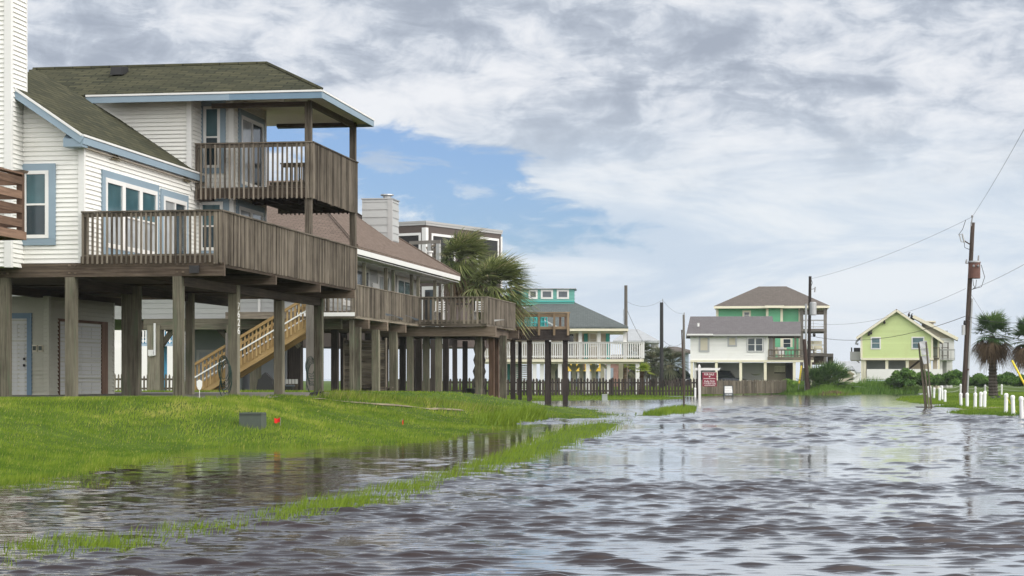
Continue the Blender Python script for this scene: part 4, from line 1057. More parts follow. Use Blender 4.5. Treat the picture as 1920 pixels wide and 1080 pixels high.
    for yy, nm in ((sy-.05, 'stair_railing'), (sy+1.3, 'stair_railing')):
        m = MB(); N = 30
        for i in range(N+1):
            t = i/N; x = X0+.1+(X1-X0-.1)*t; z = zs0+.1+(zs1-.1-zs0-.1)*t
            m.box(x-.028, x+.028, yy-.02, yy+.02, z-.02, z+1.0)
        m.build(nm, 'wood_new', sc)
        for hh, mt, nn in ((1.0, 'wood_new', 'handrail'), (.52, 'trim_white', 'grab_rail')):
            m = MB(); m.beam((X0+.0, yy-.04, zs0+.1+hh), (X1, yy-.04, zs1-.1+hh), .07 if hh > .9 else .04, .1 if hh > .9 else .05); m.build(nn, mt, sc)
    m = MB(); x = at(431, sy-.15); m.box(x-.14, x+.14, sy-.25, sy-.07, .3, zz(625, x, sy)); m.build('newel_post', 'wood_pole_grey', sc)
    m = MB(); x = at(582, sy-.1); m.box(x-.14, x+.14, sy-.2, sy-.05, .3, zz(560, x, sy)); m.build('newel_post', 'wood_pole_grey', sc)
    # furniture on the jutting deck reads through the rail
    return h, zfl, y1, x2, y2
h2, H2Z, H2Y1, H2X2, H2Y2 = house_two()

# ------------------------------------------------------------------ the dark brown house and its own deck
def house_three():
    f = Fr(PX(798, 104), 104., 30.3)
    h = f.root('brown_house', .3, 'flat topped dark brown house with white trim bands behind the tan roof', 'house')
    at = f.at_y; ax = f.at_x; zz = f.z
    ye = ax(940, 0); T = zz(417, 0, 0)
    m = MB(); m.box(-9, 0, 0, ye, 2.9, T); m.build('wall', 'siding_brown', h)
    part_box(h, 'parapet_cap', 'trim_grey', -9, .07, -.07, ye+.05, T-.02, T+.09)
    m = MB(); m.box(-9, .05, -.05, 0, T-.13, T-.021); m.box(0, .05, -.05, ye+.03, T-.14, T-.021); m.build('parapet_trim', 'trim_grey', h)
    part_box(h, 'corner_trim', 'trim_white', -.2, .05, -.06, .2, zz(480, 0, 0), T-.27); part_box(h, 'corner_trim', 'trim_white', -.02, .05, ye-.12, ye+.04, 3, T-.27)
    t0 = zz(436, 0, 0)
    def frame(mp, a0, a1, z0, z1, p='black', w=.13):
        c = MB(); rect(c, mp, a0, a1, z1-w, z1, 0, .06); rect(c, mp, a0, a0+w, z0, z1-w, 0, .06); rect(c, mp, a1-w, a1, z0, z1-w, 0, .06); o = c.build('window', 'trim_white', h)
        g = MB(); rect(g, mp, a0+w, a1-w, z0, z1-w, -.0, .02); g.build('pane', p, o)
        d = MB(); rect(d, mp, a0+w, a0+w+(a1-a0)*.28, z0, z1-w-.1, .02, .03); d.build('pane', 'black', o)
    SY = side_y(0); SX = side_x(0)
    frame(SY, at(742, 0), at(790, 0), zz(478, 0, 0), t0); frame(SX, ax(808, 0), ax(852, 0), zz(490, 0, 0), t0)
    frame(SX, ax(893, 0), ax(934, 0), zz(500, 0, 0), zz(443, 0, ax(893, 0)))
    frame(SY, at(738, 0), at(790, 0)-.1, 3.2, zz(552, 0, 0)) if False else None
    # lower storey set forward, seen through the porch of the house in front
    Xa, Xb = -7., at(830, -1.5)
    part_box(h, 'lower_wall', 'siding_brown', Xa, Xb, -1.5, -.05, 2.9, zz(515, 0, -1.5))
    frame(side_y(-1.5), at(792, -1.5), at(823, -1.5), 3.0, zz(538, 0, -1.5), 'glass_dark', .18)
    part_box(h, 'corner_trim', 'trim_white', at(829, -1.5), at(832, -1.5), -1.6, -1.5, 3, zz(518, 0, -1.5))
    # balcony: rails in front of the upper windows
    by = -1.7; b = MB(); z = zz(457, -1, by); x0, x1 = at(768, by), at(826, by)
    b.beam((x0, by, z), (x1, by, z), .1, .18); b.build('balcony_rail', 'wood_pole_grey', h)
    for px in (768, 806, 822):
        b = MB(); x = at(px, by); b.box(x-.1, x+.1, by-.08, by+.08, zz(520, x, by), zz(457, x, by)); b.build('balcony_post', 'trim_grey' if px > 790 else 'wood_deck', h)
    b = MB(); b.beam((at(800, by), by, zz(468, -1, by)), (at(816, by), by, zz(463, -1, by)), .1, .12)
    for i in range(7): x = at(801+i*3, by); b.box(x-.03, x+.03, by, by+.05, zz(505, -1, by), zz(468, -1, by))
    b.build('balcony_balusters', 'wood_deck', h)
    # its street deck
    fd = Fr(0, 97.5, 0); R_ = thing('brown_deck', (0, 97.5, .3), 'dark brown deck with open light timber rails and square posts, turquoise stools on it', 'deck'); BASE[R_.name] = .3
    X0, X1 = PX(846, 97.5), PX(1068, 97.5); z1 = PZ(622, 97.5); z0 = PZ(638, 97.5); D = 5.2
    m = MB(); m.box(X0, X1, 0, D, z1-.05, z1); m.build('deck_floor', 'wood_dark', R_)
    m = MB(); m.box(X0, X1, -.05, 0, z0, z1+.16); m.box(X1-.05, X1, 0, D, z0, z1+.16); m.build('rim_board', 'wood_dark', R_)
    zr = PZ(585, 97.5)
    rr = MB(); rr.box(PX(930, 97.5), X1+.03, -.1, .06, zr-.05, zr); rr.box(PX(930, 97.5), X1, -.07, -.04, zr-.25, zr-.06); rl = rr.build('railing', 'wood_lite', R_)
    m = MB(); m.box(PX(930, 97.5), X1, -.09, -.05, z1+.12, z1+.26); m.build('bottom_rail', 'wood_lite', rl)
    for px in (955, 981.5, 1010.5, 1039, 1065):
        x = PX(px, 97.5); part_box(rl, 'rail_post', 'wood_lite', x-.055, x+.055, -.16, -.1, z1-.18, zr-.05)
    rr = MB(); rr.box(X0+2, X1, D-.1, D, zr-.05, zr); r2 = rr.build('railing', 'wood_lite', R_)
    rr = MB(); rr.box(X1-.1, X1, .1, D-.12, zr-.049, zr-.002); r3 = rr.build('railing', 'wood_lite', R_)
    for x in (PX(1000, 102), PX(1051, 102), X1-.06): part_box(r2, 'rail_post', 'wood_brown', x-.06, x+.06, D-.1, D-.04, z1, zr-.05)
    m = MB(); m.box(X0+2, X1, D-.07, D-.03, z1+.15, z1+.3); m.build('bottom_rail', 'wood_brown', r2)
    for px, y, w in ((853, .3, .24), (962, .3, .25), (993, .3, .25), (1025.5, .3, .22), (1060, .35, .25), (872, 3, .26), (905, 4.6, .22), (962, 4.6, .26), (975, 4.6, .2), (1030, 4.8, .2)):
        Y = 97.5+y; post(R_, PX(px, Y), y, max(gz1(PX(px, Y), Y), 0)-.4, z0+.02, w, 'wood_dark')
    return z1
D3Z = house_three()
def bar_stool():
    t = thing('bar_stool', (0, 0, 0), None, 'stool', 0, 'turquoise bar stools')
    m = MB(); m.box(-.19, .19, -.19, .19, .72, .76); m.build('seat', 'paint_turquoise', t)
    for sx in (-1, 1):
        for sy in (-1, 1):
            m = MB(); m.beam((sx*.21, sy*.21, 0), (sx*.15, sy*.15, .72), .05, .05); m.build('leg', 'paint_turquoise', t)
    for z, a in ((.28, .2), (.5, .18)):
        for q in range(4):
            m = MB(); c = [(-a, -a), (a, -a), (a, a), (-a, a)]; m.beam((*c[q], z), (*c[(q+1) % 4], z), .03, .045); m.build('stretcher', 'paint_turquoise', t)
    return t
def copy_tree(o, parent=None):
    c = o.copy(); COL.objects.link(c)
    if parent is not None: c.parent = parent
    for k in list(o.children): copy_tree(k, c)
    return c
st0 = bar_stool()
for i, (px, dy, lab) in enumerate(((971, .9, 'turquoise bar stool at the left end of the brown deck'), (988, 1.0, 'turquoise bar stool between the first two light rail posts'), (998, 1.5, 'turquoise bar stool just left of the second light rail post'), (1017, .8, 'turquoise bar stool standing alone right of the second light rail post'))):
    o = st0 if i == 0 else copy_tree(st0)
    o.location = (PX(px, 97.5+dy), 97.5+dy, D3Z); o.rotation_euler = (0, 0, .15*i); o['label'] = lab
def bar_table():
    t = thing('bar_counter', (PX(976, 99.8), 99.8, D3Z), 'turquoise bar counter with slatted front behind the turquoise stools', 'counter'); BASE[t.name] = D3Z
    m = MB(); m.box(-.5, 1.2, -.3, .3, D3Z+.98, D3Z+1.04); m.build('counter_top', 'paint_turquoise', t)
    m = MB()
    for i in range(13): m.box(-.42+i*.12, -.33+i*.12, -.2, -.16, D3Z, D3Z+.97)
    m.box(-.42, 1.12, -.155, -.12, D3Z+.3, D3Z+.4); m.box(-.42, 1.12, -.155, -.12, D3Z+.8, D3Z+.9); m.build('front_panel', 'trim_teal', t)
    for x in (-.45, 1.1): part_box(t, 'leg', 'trim_teal', x, x+.08, -.25, .25, D3Z, D3Z+.97)
bar_table()
def loungers():
    for i, (px, lab) in enumerate(((992, 'white leaning board beside the left stools on the brown deck'), (1030, 'white leaning board right of the lone turquoise stool'))):
        Y = 100.6; m = MB(); x = PX(px, Y); m.beam((-.45, 0, .75), (.45, 0, .28), .5, .06, up=(0, 0, 1))
        o = thing('deck_chair', (x, Y, D3Z), lab, 'deck chair', 0, 'white deck chairs')
        m.build('backrest', 'trim_white', o)
        m = MB(); m.beam((.4, 0, .3), (.95, 0, .3), .5, .05); m.build('seat', 'trim_white', o)
        for sx in (-.3, .9):
            for sy in (-.22, .22): m = MB(); m.box(sx-.03, sx+.03, sy-.03, sy+.03, 0, .30 if sx > 0 else .66); m.build('leg', 'trim_white', o)
loungers()
# ------------------------------------------------------------------ the houses beyond the fence
def hip(mb, x0, x1, y0, y1, ze, zr, rx0, rx1, ry=None, th=.1):
    """hip roof with its ridge along x from rx0 to rx1"""
    ry = (y0+y1)/2 if ry is None else ry
    mb.slab([(x0, y0, ze), (x1, y0, ze), (rx1, ry, zr), (rx0, ry, zr)], th)
    mb.slab([(x1, y0, ze), (x1, y1, ze), (rx1, ry, zr)], th)
    mb.slab([(x1, y1, ze), (x0, y1, ze), (rx0, ry, zr), (rx1, ry, zr)], th)
    mb.slab([(x0, y1, ze), (x0, y0, ze), (rx0, ry, zr)], th)
class Fp:
    """square-on building: x from pixels at a depth, z from pixels at a depth; local y measured from Y0"""
    def __init__(s, Y0, x0=0.): s.Y0 = Y0; s.x0 = x0; s.a = math.atan2(x0, Y0); s.c = math.cos(s.a); s.pc = 960+F*x0/Y0
    def x(s, px, y=0.): return (px-s.pc)/F*(s.Y0+y*s.c)*s.c
    def z(s, py, y=0.): return PZ(py, s.Y0+y*s.c)
    def w(s, x, y, z): return (s.x0+x*s.c+y*math.sin(s.a), s.Y0-x*math.sin(s.a)+y*s.c, z)
    def root(s, name, zb, label, cat): o = thing(name, (s.x0, s.Y0, zb), label, cat, -s.a); BASE[o.name] = zb; return o
def house_teal():
    f = Fp(136., PX(1100, 136)); h = f.root('turquoise_house', .2, 'white decked house with turquoise clerestory and dark grey hip roof behind the dark picket fence', 'house')
    xr = f.x(1207); xl = f.x(905); zt = f.z(641); zfl = f.z(674); z0 = f.z(679)
    # deck
    m = MB(); m.box(xl, xr, 0, 3.6, zfl-.05, zfl); m.build('deck_floor', 'trim_cream', h)
    m = MB(); m.box(xl, xr, -.06, 0, z0+.02, zfl+.02); m.box(xr-.06, xr, 0, 11, z0+.02, zfl-.051); m.build('rim_board', 'trim_cream', h)
    m = MB(); m.box(xl, f.x(1197), .25, .5, z0-.12, z0+.02); m.build('beam', 'trim_cream', h)
    railing(h, (xl, -.02), (xr, -.02), zfl+.08, zt, 'trim_white', sp=.15, bw=.07, capw=.16, post=5)
    railing(h, (xr-.03, 0), (xr-.03, 9), zfl+.08, zt, 'trim_white', sp=.22, bw=.07, capw=.16)
    # body
    x1 = f.x(1143, 3.6); w = MB(); siding(w, side_y(3.6), zfl, f.z(616, 3), xl, x1, .25); w.box(xl, x1-.02, 3.62, 12, zfl, f.z(616, 3)); w.build('wall', 'siding_beige', h)
    m = MB(); siding(m, side_x(x1), zfl, f.z(616, 3), 3.62, 12, .25); m.build('wall', 'siding_beige', h)
    for a, b in ((1095, 1102), (1136, 1143)):
        m = MB(); rect(m, side_y(3.57), f.x(a, 3.6), f.x(b, 3.6), zfl+.05, f.z(622, 3.6), 0, .06); m.build('shutter', 'trim_teal', h)
    window(h, side_y(3.57), f.x(1103, 3.6), f.x(1121, 3.6), zfl+.9, f.z(623, 3.6), 'trim_cream', .08, 'trim_white', .05, ('blind', 'blind'))
    window(h, side_y(3.57), f.x(1052, 3.6), f.x(1080, 3.6), zfl+.05, f.z(622, 3.6), 'trim_cream', .1, 'trim_white', .08, ('blind', 'glass_grey'), split='v', name='sliding_door')
    # porch posts and eave
    for px in (1030, 1088, 1123, 1172): post(h, f.x(px, .2), .2, zfl, f.z(618), .24, 'trim_white', 'porch_post')
    m = MB(); ex = f.x(1178, -.6); xle = f.x(880); m.box(xle, ex, -.6, -.52, f.z(621), f.z(614)); m.box(ex-.08, ex, -.52, 12.5, f.z(621), f.z(614)); m.build('fascia', 'trim_cream', h)
    m = MB(); m.box(xle, f.x(1174), .1, .35, f.z(625), f.z(620)); m.build('header_beam', 'trim_cream', h)
    m = MB(); m.box(xle, ex-.1, -.5, 12.4, f.z(620), f.z(620)+.04); m.build('soffit', 'trim_cream', h)
    m = MB(); xa = f.x(1076, 6); hip(m, xle, ex, -.62, 12.6, f.z(613), f.z(566, 6), xle+5, xa, th=.12); m.build('roof', 'roof_grey', h)
    c = MB(); c0, c1 = f.x(950, 5.5), f.x(1077, 5.5); siding(c, side_y(5.5), f.z(572, 5.5), f.z(542, 5.5), c0, c1, .25); siding(c, side_x(c1), f.z(572, 5.5), f.z(542, 5.5), 5.5, 8.2, .25); c.box(c0, c1-.02, 5.52, 8.2, f.z(572, 5.5), f.z(542, 5.5)); cl = c.build('clerestory', 'siding_teal', h)
    m = MB(); m.box(c0, c1+.15, 5.3, 8.4, f.z(542, 5.5), f.z(540.5, 5.5)); m.build('clerestory_roof', 'roof_pale', cl)
    m = MB(); m.box(c0, c1+.02, 5.42, 5.5, f.z(566.5, 5.5), f.z(564.5, 5.5)); m.build('sill_trim', 'trim_teal', cl)
    for a, b in ((991, 1008), (1014, 1037), (1044, 1067)):
        window(cl, side_y(5.49), f.x(a, 5.5), f.x(b, 5.5), f.z(560.5, 5.5), f.z(543, 5.5), 'trim_white', .11, 'trim_white', .02, ('glass_grey', 'glass_grey'), rail=False, split='n')
    # stilts, braces, lattice
    for px, y in ((947, .4), (1002, .4), (1016, .6), (1050, .4), (1102, .4), (1141, .5), (1195.5, .4), (905, .4), (1037, 4), (1076, 4), (1113, 4), (1164, 4.2), (960, 4), (925, 4), (1056, 9), (1090, 9), (1130, 9)):
        post(h, f.x(px, y), y, -.2, z0-.0, .27 if y < 1 else .3, 'trim_white' if y < 1 else 'trim_cream')
    for a, b, c, d in ((1037, 698, 1028, 683), (1037, 698, 1046, 683), (1076, 696, 1064, 681), (1076, 696, 1089, 681), (1113, 698, 1105, 684), (1113, 698, 1121, 684), (1141, 694, 1128, 681)):
        m = MB(); m.beam((f.x(a, 3.8), 3.8, f.z(b, 3.8)), (f.x(c, 3.8), 3.8, f.z(d, 3.8)), .1, .2); m.build('brace', 'trim_cream', h)
    m = MB(); x0, x1 = f.x(968, 1.5), f.x(989, 1.5)
    for i in range(16): z = .4+i*.15; m.box(x0, x1, 1.5, 1.54, z, z+.1)
    m.box(x0-.06, x0, 1.47, 1.57, .2, 2.9); m.box(x1, x1+.06, 1.47, 1.57, .2, 2.9); m.build('louvre_screen', 'trim_white', h)
    m = MB(); m.box(f.x(1030, 9.5), f.x(1056, 9.5), 9.5, 9.7, .1, z0); m.build('enclosure_wall', 'wall_palegrey', h)
    m = MB(); m.box(f.x(940, 5), f.x(972, 5), 5, 5.2, .9, z0); m.build('enclosure_wall', 'trim_teal', h)
house_teal()
def picket_fence(label, p, q, ztop, hgt, mat, sp, pw, group=None, tilt=.01):
    p = Vector(p); q = Vector(q); d = q-p; L = d.length; d.normalize(); n = int(L/sp); nr = Vector((d.y, -d.x))
    t = thing('picket_fence', (p.x, p.y, 0), label, 'fence', 0, group)
    m = MB()
    for i in range(n+1):
        c = d*(L*i/n); h = hgt+random.uniform(-.05, .05)*1.2; w = pw*random.uniform(.85, 1.1)/2; g = max(gz1(p.x+c.x, p.y+c.y), 0)-.02
        a = c-d*w; b = c+d*w; k = nr*.012; tl = d*random.gauss(0, tilt)
        g = g+.11; zt = g+h
        f_ = [(a+k), (b+k), (b-k), (a-k)]
        m.hexa([(v.x, v.y, g) for v in f_]+[((v+tl).x, (v+tl).y, zt-.09) for v in f_])
        tp = c+tl; r = random.random()
        for s in (1, -1):
            pts = [(a+tl+k*s), (b+tl+k*s)]
            m.poly([(pts[0].x, pts[0].y, zt-.09), (pts[1].x, pts[1].y, zt-.09), (tp.x+d.x*.012, tp.y+k.y*s, zt), (tp.x-d.x*.012, tp.y+k.y*s, zt)], r)
    m.build('pickets', mat, t)
    for z in (.38, .1+hgt*.74):
        r = MB(); a, b = -nr*.04, d*L-nr*.04; g = max(gz1(p.x, p.y), 0); g2_ = max(gz1(q.x, q.y), 0)
        r.beam((a.x, a.y, g+z), (b.x, b.y, g2_+z), .045, .1); r.build('rail', mat, t)
    k = max(2, int(L/2.6))
    for i in range(k+1):
        c = d*(L*i/k)-nr*.11; g = gz1(p.x+c.x, p.y+c.y); post(t, c.x, c.y, g-.3, max(g, 0)+hgt+.08, .1, mat, 'fence_post')
    return t
picket_fence('dark weathered picket fence running along the flooded yard of the turquoise house', (PX(735, 128.5), 128.5), (PX(1307, 131.5), 131.5), 0, 1.12, 'wood_fence_dark', .21, .145)
picket_fence('grey brown picket fence of close boards in front of the white house', (PX(1311, 138), 138), (PX(1474, 152), 152), 0, 1.02, 'wood_fence_grey', .16, .11)
picket_fence('grey picket fence seen between pilings under the near house', (PX(180, 100), 100), (PX(338, 102), 102), 0, 1.02, 'wood_fence_grey', .19, .1)

def house_white():
    f = Fp(172., PX(1390, 172)); h = f.root('white_house', .3, 'white sided stilt house with grey roof, cream posts and open parking bays', 'house')
    x0, x1 = f.x(1294), f.x(1439); z0, z1 = f.z(675), f.z(624)
    w = MB(); siding(w, side_y(0), z0, z1, x0, x1, .2, .025); w.box(x0, x1, .01, 8, z0, z1); w.build('wall', 'siding_white', h)
    xr = f.x(1501, -.6); zr = f.z(593, 4); ze = f.z(628, -.6); xm = f.x(1448, 4)
    m = MB(); m.slab([(f.x(1286, -.6), -.6, ze), (f.x(1455), -.6, ze), (f.x(1448, 4), 4, zr), (f.x(1294, 4), 4, zr)], .12); m.slab([(f.x(1455), -.6, ze), (xr, -.6, ze), (f.x(1501, 2.4), 2.7, f.z(603, 2.4)), (f.x(1450, 2.4), 2.7, f.z(603, 2.4))], .12)
    m.slab([(f.x(1448, 4), 8.6, ze), (f.x(1286, 8.6), 8.6, ze), (f.x(1294, 4), 4, zr), (f.x(1448, 4), 4, zr)], .12); m.slab([(xr, 8.6, ze), (f.x(1448, 4), 8.6, ze), (f.x(1448, 4), 2.7, f.z(603, 2.4)), (f.x(1501, 2.4), 2.7, f.z(603, 2.4))], .12); rf = m.build('roof', 'roof_greyviolet', h)
    for px in (1309, 1362): m = MB(); m.lathe([(.1, 0), (.1, .3), (.14, .32)], (f.x(px, 1), 1, f.z(624 if px > 1330 else 612, 1)), 8); m.build('vent_pipe', 'trim_white', rf)
    m = MB(); m.box(f.x(1288), f.x(1337), -.62, -.56, f.z(629), f.z(626)); m.build('fascia', 'trim_white', h)
    m = MB(); m.box(f.x(1337), xr, -.62, -.56, f.z(630), f.z(627)); m.build('fascia', 'trim_grey', h)
    for a, b, t, bt, pn in ((1310, 1330, 630, 660, ('blind', 'blind')), (1364, 1382, 630.5, 650, ('blind', 'blind'))):
        window(h, side_y(-.02), f.x(a), f.x(b), f.z(bt), f.z(t), 'metal_grey', .13, 'trim_grey', .03, pn, rail=False, split='n')
    window(h, side_y(-.02), f.x(1400), f.x(1432), f.z(660.5), f.z(632), 'metal_grey', .07, 'trim_white', .055, ('glass_dark', 'glass_dark'), cols=2)
    part_box(h, 'corner_trim', 'trim_white', x1-.14, x1+.04, -.06, .1, z0, z1); part_box(h, 'window_head', 'trim_white', f.x(1399), f.x(1433), -.1, -.0, f.z(631.5), f.z(629))
    # floor, stilts, bays
    part_box(h, 'floor_beam', 'trim_cream', x0, f.x(1525), -.1, .25, f.z(679), z0-.005); part_box(h, 'floor', 'trim_grey', x0, f.x(1520), .26, 7.7, f.z(678), z0-.006)
    for px in (1297, 1343, 1389, 1435, 1489, 1519): post(h, f.x(px), .1, 0, f.z(679), .24, 'trim_cream', 'stilt')
    part_box(h, 'back_wall', 'siding_white', x0+.3, f.x(1437, 6), 6, 6.2, .1, f.z(679)); part_box(h, 'side_wall', 'siding_white', x0+.3, x0+.5, .6, 6, .1, f.z(679))
    part_box(h, 'back_wall', 'siding_beige', f.x(1437, 7), f.x(1475, 7), 7, 7.2, .1, f.z(679)); part_box(h, 'back_wall', 'black', f.x(1473, 6.5), f.x(1487, 6.5), 6.5, 6.7, .1, f.z(679))
    part_box(h, 'stair_landing', 'wood_dark', f.x(1452, 4), f.x(1472, 4), 4, 5, f.z(700, 4), f.z(698, 4))
    m = MB()
    for i in range(8): x = f.x(1453+i*2.5, 4); m.box(x-.03, x+.03, 4, 4.05, f.z(698, 4), f.z(687, 4))
    m.box(f.x(1452, 4), f.x(1472, 4), 3.98, 4.07, f.z(688, 4), f.z(686.5, 4)); m.build('stair_railing', 'trim_cream', h)
    # porch
    px1 = f.x(1525); zf = f.z(672)
    m = MB(); m.box(x1, px1, -.1, 4, zf-.1, zf); m.build('porch_floor', 'wood_deck', h); part_box(h, 'rim_board', 'wood_deck', x1, px1, -.16, -.1, z0+.02, f.z(669.5))
    railing(h, (x1+.1, -.12), (px1, -.12), f.z(670), f.z(655), 'wood_deck', sp=.26, bw=.07, capw=.14, post=2)
    for px in (1451, 1491): post(h, f.x(px), .1, zf, f.z(630), .2, 'wood_deck', 'porch_post')
    part_box(h, 'header_beam', 'wood_dark', f.x(1440), f.x(1500), 0, .3, f.z(634.5), f.z(629.5))
    part_box(h, 'porch_wall', 'trim_grey', f.x(1441, 3), f.x(1450, 3), 3, 3.2, zf, f.z(631))
    for i, px in enumerate((1456, 1465, 1482)):
        y = 1.2; x = f.x(px, y); t = thing('porch_chair', f.w(x, y, zf), ('striped porch chair nearest the white wall behind the porch rail', 'pale porch chair in the middle of the porch', 'green porch chair beside the porch post')[i], 'chair', 0, 'chairs on the white house porch')
        mt = ('trim_cream', 'trim_white', 'siding_green')[i]
        m = MB(); m.box(-.3, .3, -.3, .3, .36, .42); m.build('seat', mt, t); m = MB(); m.beam((0, .28, .42), (0, .42, 1.0), .56, .05, up=(0, 1, 0)); m.build('backrest', mt, t)
        for sx in (-.26, .26):
            for sy in (-.26, .26): m = MB(); m.box(sx-.03, sx+.03, sy-.03, sy+.03, 0, .36); m.build('leg', mt, t)
    # hammock slung in the third bay
    y = 2.0; a = Vector(f.w(f.x(1407, y), y, f.z(700, y))); b = Vector(f.w(f.x(1431, y), y, f.z(696.5, y)))
    m = MB(); n = 12; prev = None
    for i in range(n+1):
        t = i/n; c = a.lerp(b, t)-Vector((0, 0, .27*4*t*(1-t))); w = .06+.34*math.sin(math.pi*t)**.6; dz = .12*math.sin(math.pi*t)
        row = [c+Vector((0, -w, dz)), c, c+Vector((0, w, dz))]
        if prev: m.poly([prev[0], row[0], row[1], prev[1]], .5, smooth=True); m.poly([prev[1], row[1], row[2], prev[2]], .5, smooth=True)
        prev = row
    tag(m.build('hammock', 'canvas'), 'white cloth hammock hung in a parking bay of the white house', 'hammock')
house_white()
def house_green():
    f = Fp(190., PX(1440, 190)); h = f.root('green_house', .3, 'tall green house with grey brown hip roof and stacked balconies behind the white house', 'house')
    x0, x1 = f.x(1344), f.x(1500); zt = f.z(574); w = MB(); siding(w, side_y(0), f.z(676), zt, x0, x1, .28); w.box(x0, x1, .02, 9, f.z(676), zt); siding(w, side_y(-.5), f.z(676), zt, f.x(1439), f.x(1465), .28); w.box(f.x(1439), f.x(1465), -.48, 0.01, f.z(676), zt); w.build('wall', 'siding_green', h)
    for px in (1344.5, 1438.5, 1465.5, 1499.5): part_box(h, 'corner_trim', 'trim_cream', f.x(px)-.12, f.x(px)+.12, -.56 if 1430 < px < 1470 else -.06, .02, f.z(676), zt-.02)
    m = MB(); hip(m, f.x(1338, -1), f.x(1555, -1), -1, 10, zt, f.z(537, 4.5), f.x(1423, 4.5), f.x(1474, 4.5), th=.15); m.slab([(f.x(1434, -1.5), -1.5, zt+.02), (f.x(1470, -1.5), -1.5, zt+.02), (f.x(1452, .5), .8, f.z(565, .5))], .1); m.build('roof', 'roof_greybrown', h)
    m = MB(); m.box(f.x(1338, -1), f.x(1555, -1), -1.05, -.98, zt-.24, zt-.02); m.box(f.x(1434, -1.5), f.x(1470, -1.5), -1.55, -1.5, zt-.22, zt); m.build('fascia', 'trim_cream', h)
    m = MB(); m.box(f.x(1339, -1), f.x(1554, -1), -.97, 9.5, zt-.22, zt-.17); m.build('soffit', 'trim_cream', h)
    window(h, side_y(-.02), f.x(1392), f.x(1408), f.z(600), f.z(582), 'trim_cream', .14, 'trim_white', .05, ('glass_grey', 'glass_grey'))
    window(h, side_y(-.02), f.x(1465), f.x(1486), f.z(656), f.z(632), 'trim_cream', .16, 'trim_white', .05, ('glass_dark', 'glass_dark'))
    # stacked balconies at the right end
    for py, th in ((622, 5), (668, 6)):
        m = MB(); m.box(x1, f.x(1549), -.6, 8, f.z(py), f.z(py-th)); m.build('balcony_floor', 'wood_pole_grey', h)
    for px, y in ((1547, -.4), (1503, -.4), (1547, 6)): post(h, f.x(px, y), y, 0, zt-.2, .3, 'wood_pole_grey', 'balcony_post')
    part_box(h, 'header_beam', 'wood_deck', x1, f.x(1550), -.5, -.2, zt-.85, zt-.42)
    railing(h, (x1+.2, -.5), (f.x(1545), -.5), f.z(616), f.z(600), 'trim_grey', sp=1.1, bw=.05, capw=.08)
    railing(h, (x1+.2, -.5), (f.x(1545), -.5), f.z(662), f.z(646), 'trim_white', sp=1.0, bw=.05, capw=.08)
    part_box(h, 'screen_wall', 'wood_brown', f.x(1522, .5), f.x(1547, .5), .5, .7, f.z(684), f.z(662)); part_box(h, 'lower_wall', 'wood_under', f.x(1505, 2), f.x(1548, 2), 2, 2.2, .2, f.z(690))
    m = MB()
    for i in range(7): m.box(f.x(1525), f.x(1546), .1, .16, f.z(684-i*2.3), f.z(683-i*2.3))
    m.build('slat_screen', 'wood_deck', h)
    for i, px in enumerate((1522, 1534)):
        x = f.x(px, 1.5); t = thing('balcony_seat', f.w(x, 1.5, f.z(662)), ('pale balcony seat beside the utility pole on the green house', 'pale balcony seat at the right end of the green house balcony')[i], 'chair', 0, 'seats on the green house balcony')
        m = MB(); m.box(-.4, .4, -.4, .4, .35, .5); m.build('seat', 'trim_cream', t); m = MB(); m.box(-.4, .4, .3, .42, .5, 1.2); m.build('backrest', 'trim_cream', t)
        for sx in (-.35, .35):
            for sy in (-.35, .35): m = MB(); m.box(sx-.04, sx+.04, sy-.04, sy+.04, 0, .35); m.build('leg', 'trim_cream', t)
    part_box(h, 'back_stair', 'wood_pole_grey', f.x(1549, 4), f.x(1562, 4), 4, 6, f.z(668), f.z(662)); part_box(h, 'stair_wall', 'wood_fence_grey', f.x(1551, 5), f.x(1562, 5), 5, 5.3, f.z(706), f.z(668))
house_green()
